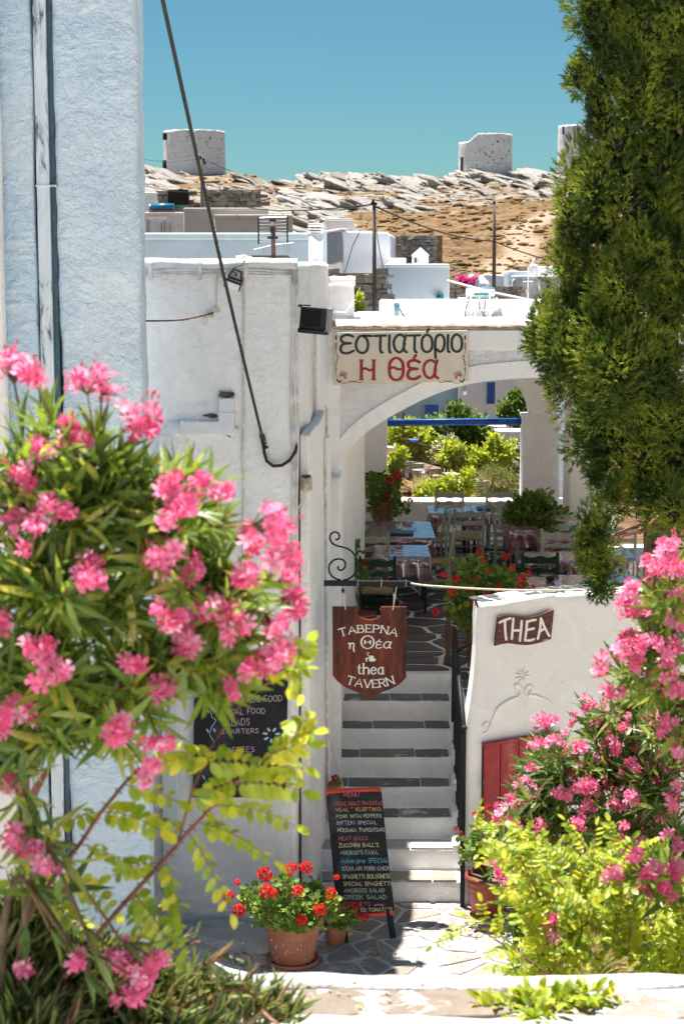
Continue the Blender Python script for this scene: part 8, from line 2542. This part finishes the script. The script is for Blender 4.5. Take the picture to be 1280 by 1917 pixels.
# ---- garden beyond the terrace
def garden(label, balls, D, size, n, mat, tmpl=T_OVAL, cat='shrub', name='garden_shrub', seed=0, trunk=True, flowers=None, fmat=None, limit=40):
    b0 = balls[0]; gz = 1.2
    P = Plant(name, label, cat, (at(b0[0], b0[1], D).x, D, gz), None, seed)
    tot = sum(b[2] * b[3] for b in balls)
    for b in balls:
        bb = (b[0], b[1], b[2], b[3], D + (b[4] if len(b) > 4 else 0)); P.leafball(bb, int(n * b[2] * b[3] / tot), size, inner=.3, up=.3)
        if trunk: c, r = blob3(bb); P.add_stem(bez(P.base, (P.base + c) / 2 + [0, 0, .1], c, 5), .03, .012)
    if flowers:
        for k in range(flowers):
            b = balls[P.rg.randint(len(balls))]; c, r = blob3((b[0], b[1], b[2], b[3], D)); o_ = unit(P.rg.normal(0, 1, 3) + [0, -.8, .4]); P.flow.append(P.M(c + o_ * r, unit(o_), np.array([1., 0, .1]), .05))
    P.finish(mat, fmat, fmat, M_BARK, leaft=tmpl, flowt=T_GER, limit=limit, flimit=60)
ML_WHT = leafmat('white_petal', (.75, .75, .7), (.8, .8, .78), trans=.2)
garden('bushy orange tree with dark and yellow-green leaves behind the blue pole', [(815, 800, 14, 22), (860, 785, 30, 24), (890, 800, 30, 22), (870, 830, 44, 30), (905, 835, 26, 28), (830, 820, 30, 22), (850, 765, 14, 12)], 33, .11, 2600, ML_DKG, seed=31, cat='tree', name='orange_tree')
garden('yellow-green vine sprawl at the left of the garden', [(740, 820, 26, 22), (775, 815, 30, 20), (800, 840, 36, 24), (745, 860, 18, 20), (780, 850, 26, 18), (765, 800, 26, 14)], 31.5, .10, 2200, ML_VINE, seed=32, name='vine')
garden('bright lemon-green bush in the middle of the garden', [(850, 850, 26, 22), (910, 860, 34, 26), (945, 850, 22, 22), (870, 870, 24, 18), (835, 860, 16, 14), (925, 825, 14, 16)], 29, .085, 2200, ML_VINE, seed=33)
garden('grey-green thistly plant at the centre of the garden', [(835, 835, 18, 20), (850, 840, 14, 14), (822, 850, 14, 14)], 29.5, .09, 500, leafmat('grey_green_leaf', (.25, .28, .15), (.50, .50, .33), trans=.2), seed=34)
garden('olive-green rosemary mound behind the right back chair', [(910, 905, 36, 26), (945, 900, 28, 24), (890, 920, 26, 18), (960, 920, 18, 18), (925, 885, 24, 16)], 26, .045, 5200, ML_OLV, tmpl=T_LANCE, seed=35)
garden('low yellow-green plants along the foot of the dark garden wall', [(810, 915, 26, 16), (840, 905, 20, 16), (790, 925, 16, 10), (862, 920, 20, 14), (875, 895, 12, 20), (830, 925, 40, 8)], 25, .06, 2200, ML_VINE, seed=36)
garden('dry yellow grass tufts at the foot of the dark garden wall', [(780, 915, 18, 20), (800, 905, 20, 14), (770, 930, 14, 10), (850, 930, 50, 8)], 25.4, .10, 1000, ML_GRASS, tmpl=[t_lance(.05, .1, .1)], seed=37, cat='grass', name='dry_grass')
garden('bush dotted with small white flowers right of the lemon-green one', [(960, 870, 18, 34), (935, 870, 20, 24), (965, 840, 14, 18)], 29.5, .07, 1300, ML_DKG, seed=38, flowers=50, fmat=ML_WHT)
garden('tree with yellow-green crown in front of the white house, behind the pillar', [(962, 765, 20, 24), (945, 775, 14, 16), (975, 790, 16, 20), (968, 745, 14, 14), (985, 812, 10, 14)], 38, .11, 1500, ML_DKG, seed=39, cat='tree', name='garden_tree')
garden('sunlit yellow foliage just behind the back left geranium', [(738, 868, 12, 18), (750, 850, 14, 16), (735, 885, 10, 14)], 24, .06, 700, ML_VINE, seed=40)
garden('yellow-green bush with reddish leaves at the foot of the thick pole', [(672, 565, 8, 16), (668, 590, 8, 14)], 27, .06, 420, ML_VINE, seed=41)
garden('magenta bougainvillea by the low roofs at the foot of the hill', [(868, 525, 10, 9), (880, 528, 10, 9), (872, 536, 8, 9), (889, 519, 6, 4), (861, 520, 7, 5)], 55, .06, 1100, ML_BOUG, seed=42, name='bougainvillea', cat='bougainvillea')
garden('dark green foliage under the magenta bougainvillea', [(872, 548, 6, 10), (866, 542, 5, 8)], 55.3, .07, 300, ML_DKG, seed=43)

# ---- fallen petals and dry leaves on the paving and the ledge
rp_ = np.random.RandomState(5); Ms = []
for i in range(90):
    x, y = rp_.uniform(-.5, 1.2), rp_.uniform(11.7, 13.4)
    Ms.append(frames(np.array([[x, y, alley_z(x, y) + .018]]), rp_.normal(0, 1, (1, 3)) * [1, 1, .1], np.array([[0, 0, 1.]]), np.array([.016]))[0])
tag(joined('fallen_petals', T_OVAL[0], np.array(Ms), ML_GERD), kind='stuff')
Ms = [frames(np.array([[rp_.uniform(-.3, .9), rp_.uniform(4.45, 4.75), ZL + .012]]), rp_.normal(0, 1, (1, 3)) * [1, 1, .1], np.array([[0, 0, 1.]]), np.array([.014]))[0] for i in range(26)]
tag(joined('dry_fallen_leaves', T_OVAL[1], np.array(Ms), ML_GRASS), kind='stuff')
P = Plant('weed', 'small dry weed with red blossoms growing from the paving below the menu board', 'weed', tuple(atz(712, 1788, .01)), seed=77)
for i in range(26):
    a = P.base; d = unit(P.rg.normal(0, 1, 3) * [1, .6, .3] + [0, 0, .7]); b = a + d * P.rg.uniform(.03, .09); P.stems.append((np.array([a, b]), np.array([.0012, .0006]))); P.leaf.append(P.M(b, d, unit(P.rg.normal(0, 1, 3)), .018))
for u in (-.02, .03, .11): P.flow.append(P.M(P.base + [u, -.01, .012], np.array([0., 0, 1]), np.array([1., 0, 0]), .010))
P.finish(ML_GRASS, ML_GERD, ML_GERD, M_STRAW, flowt=T_GER)
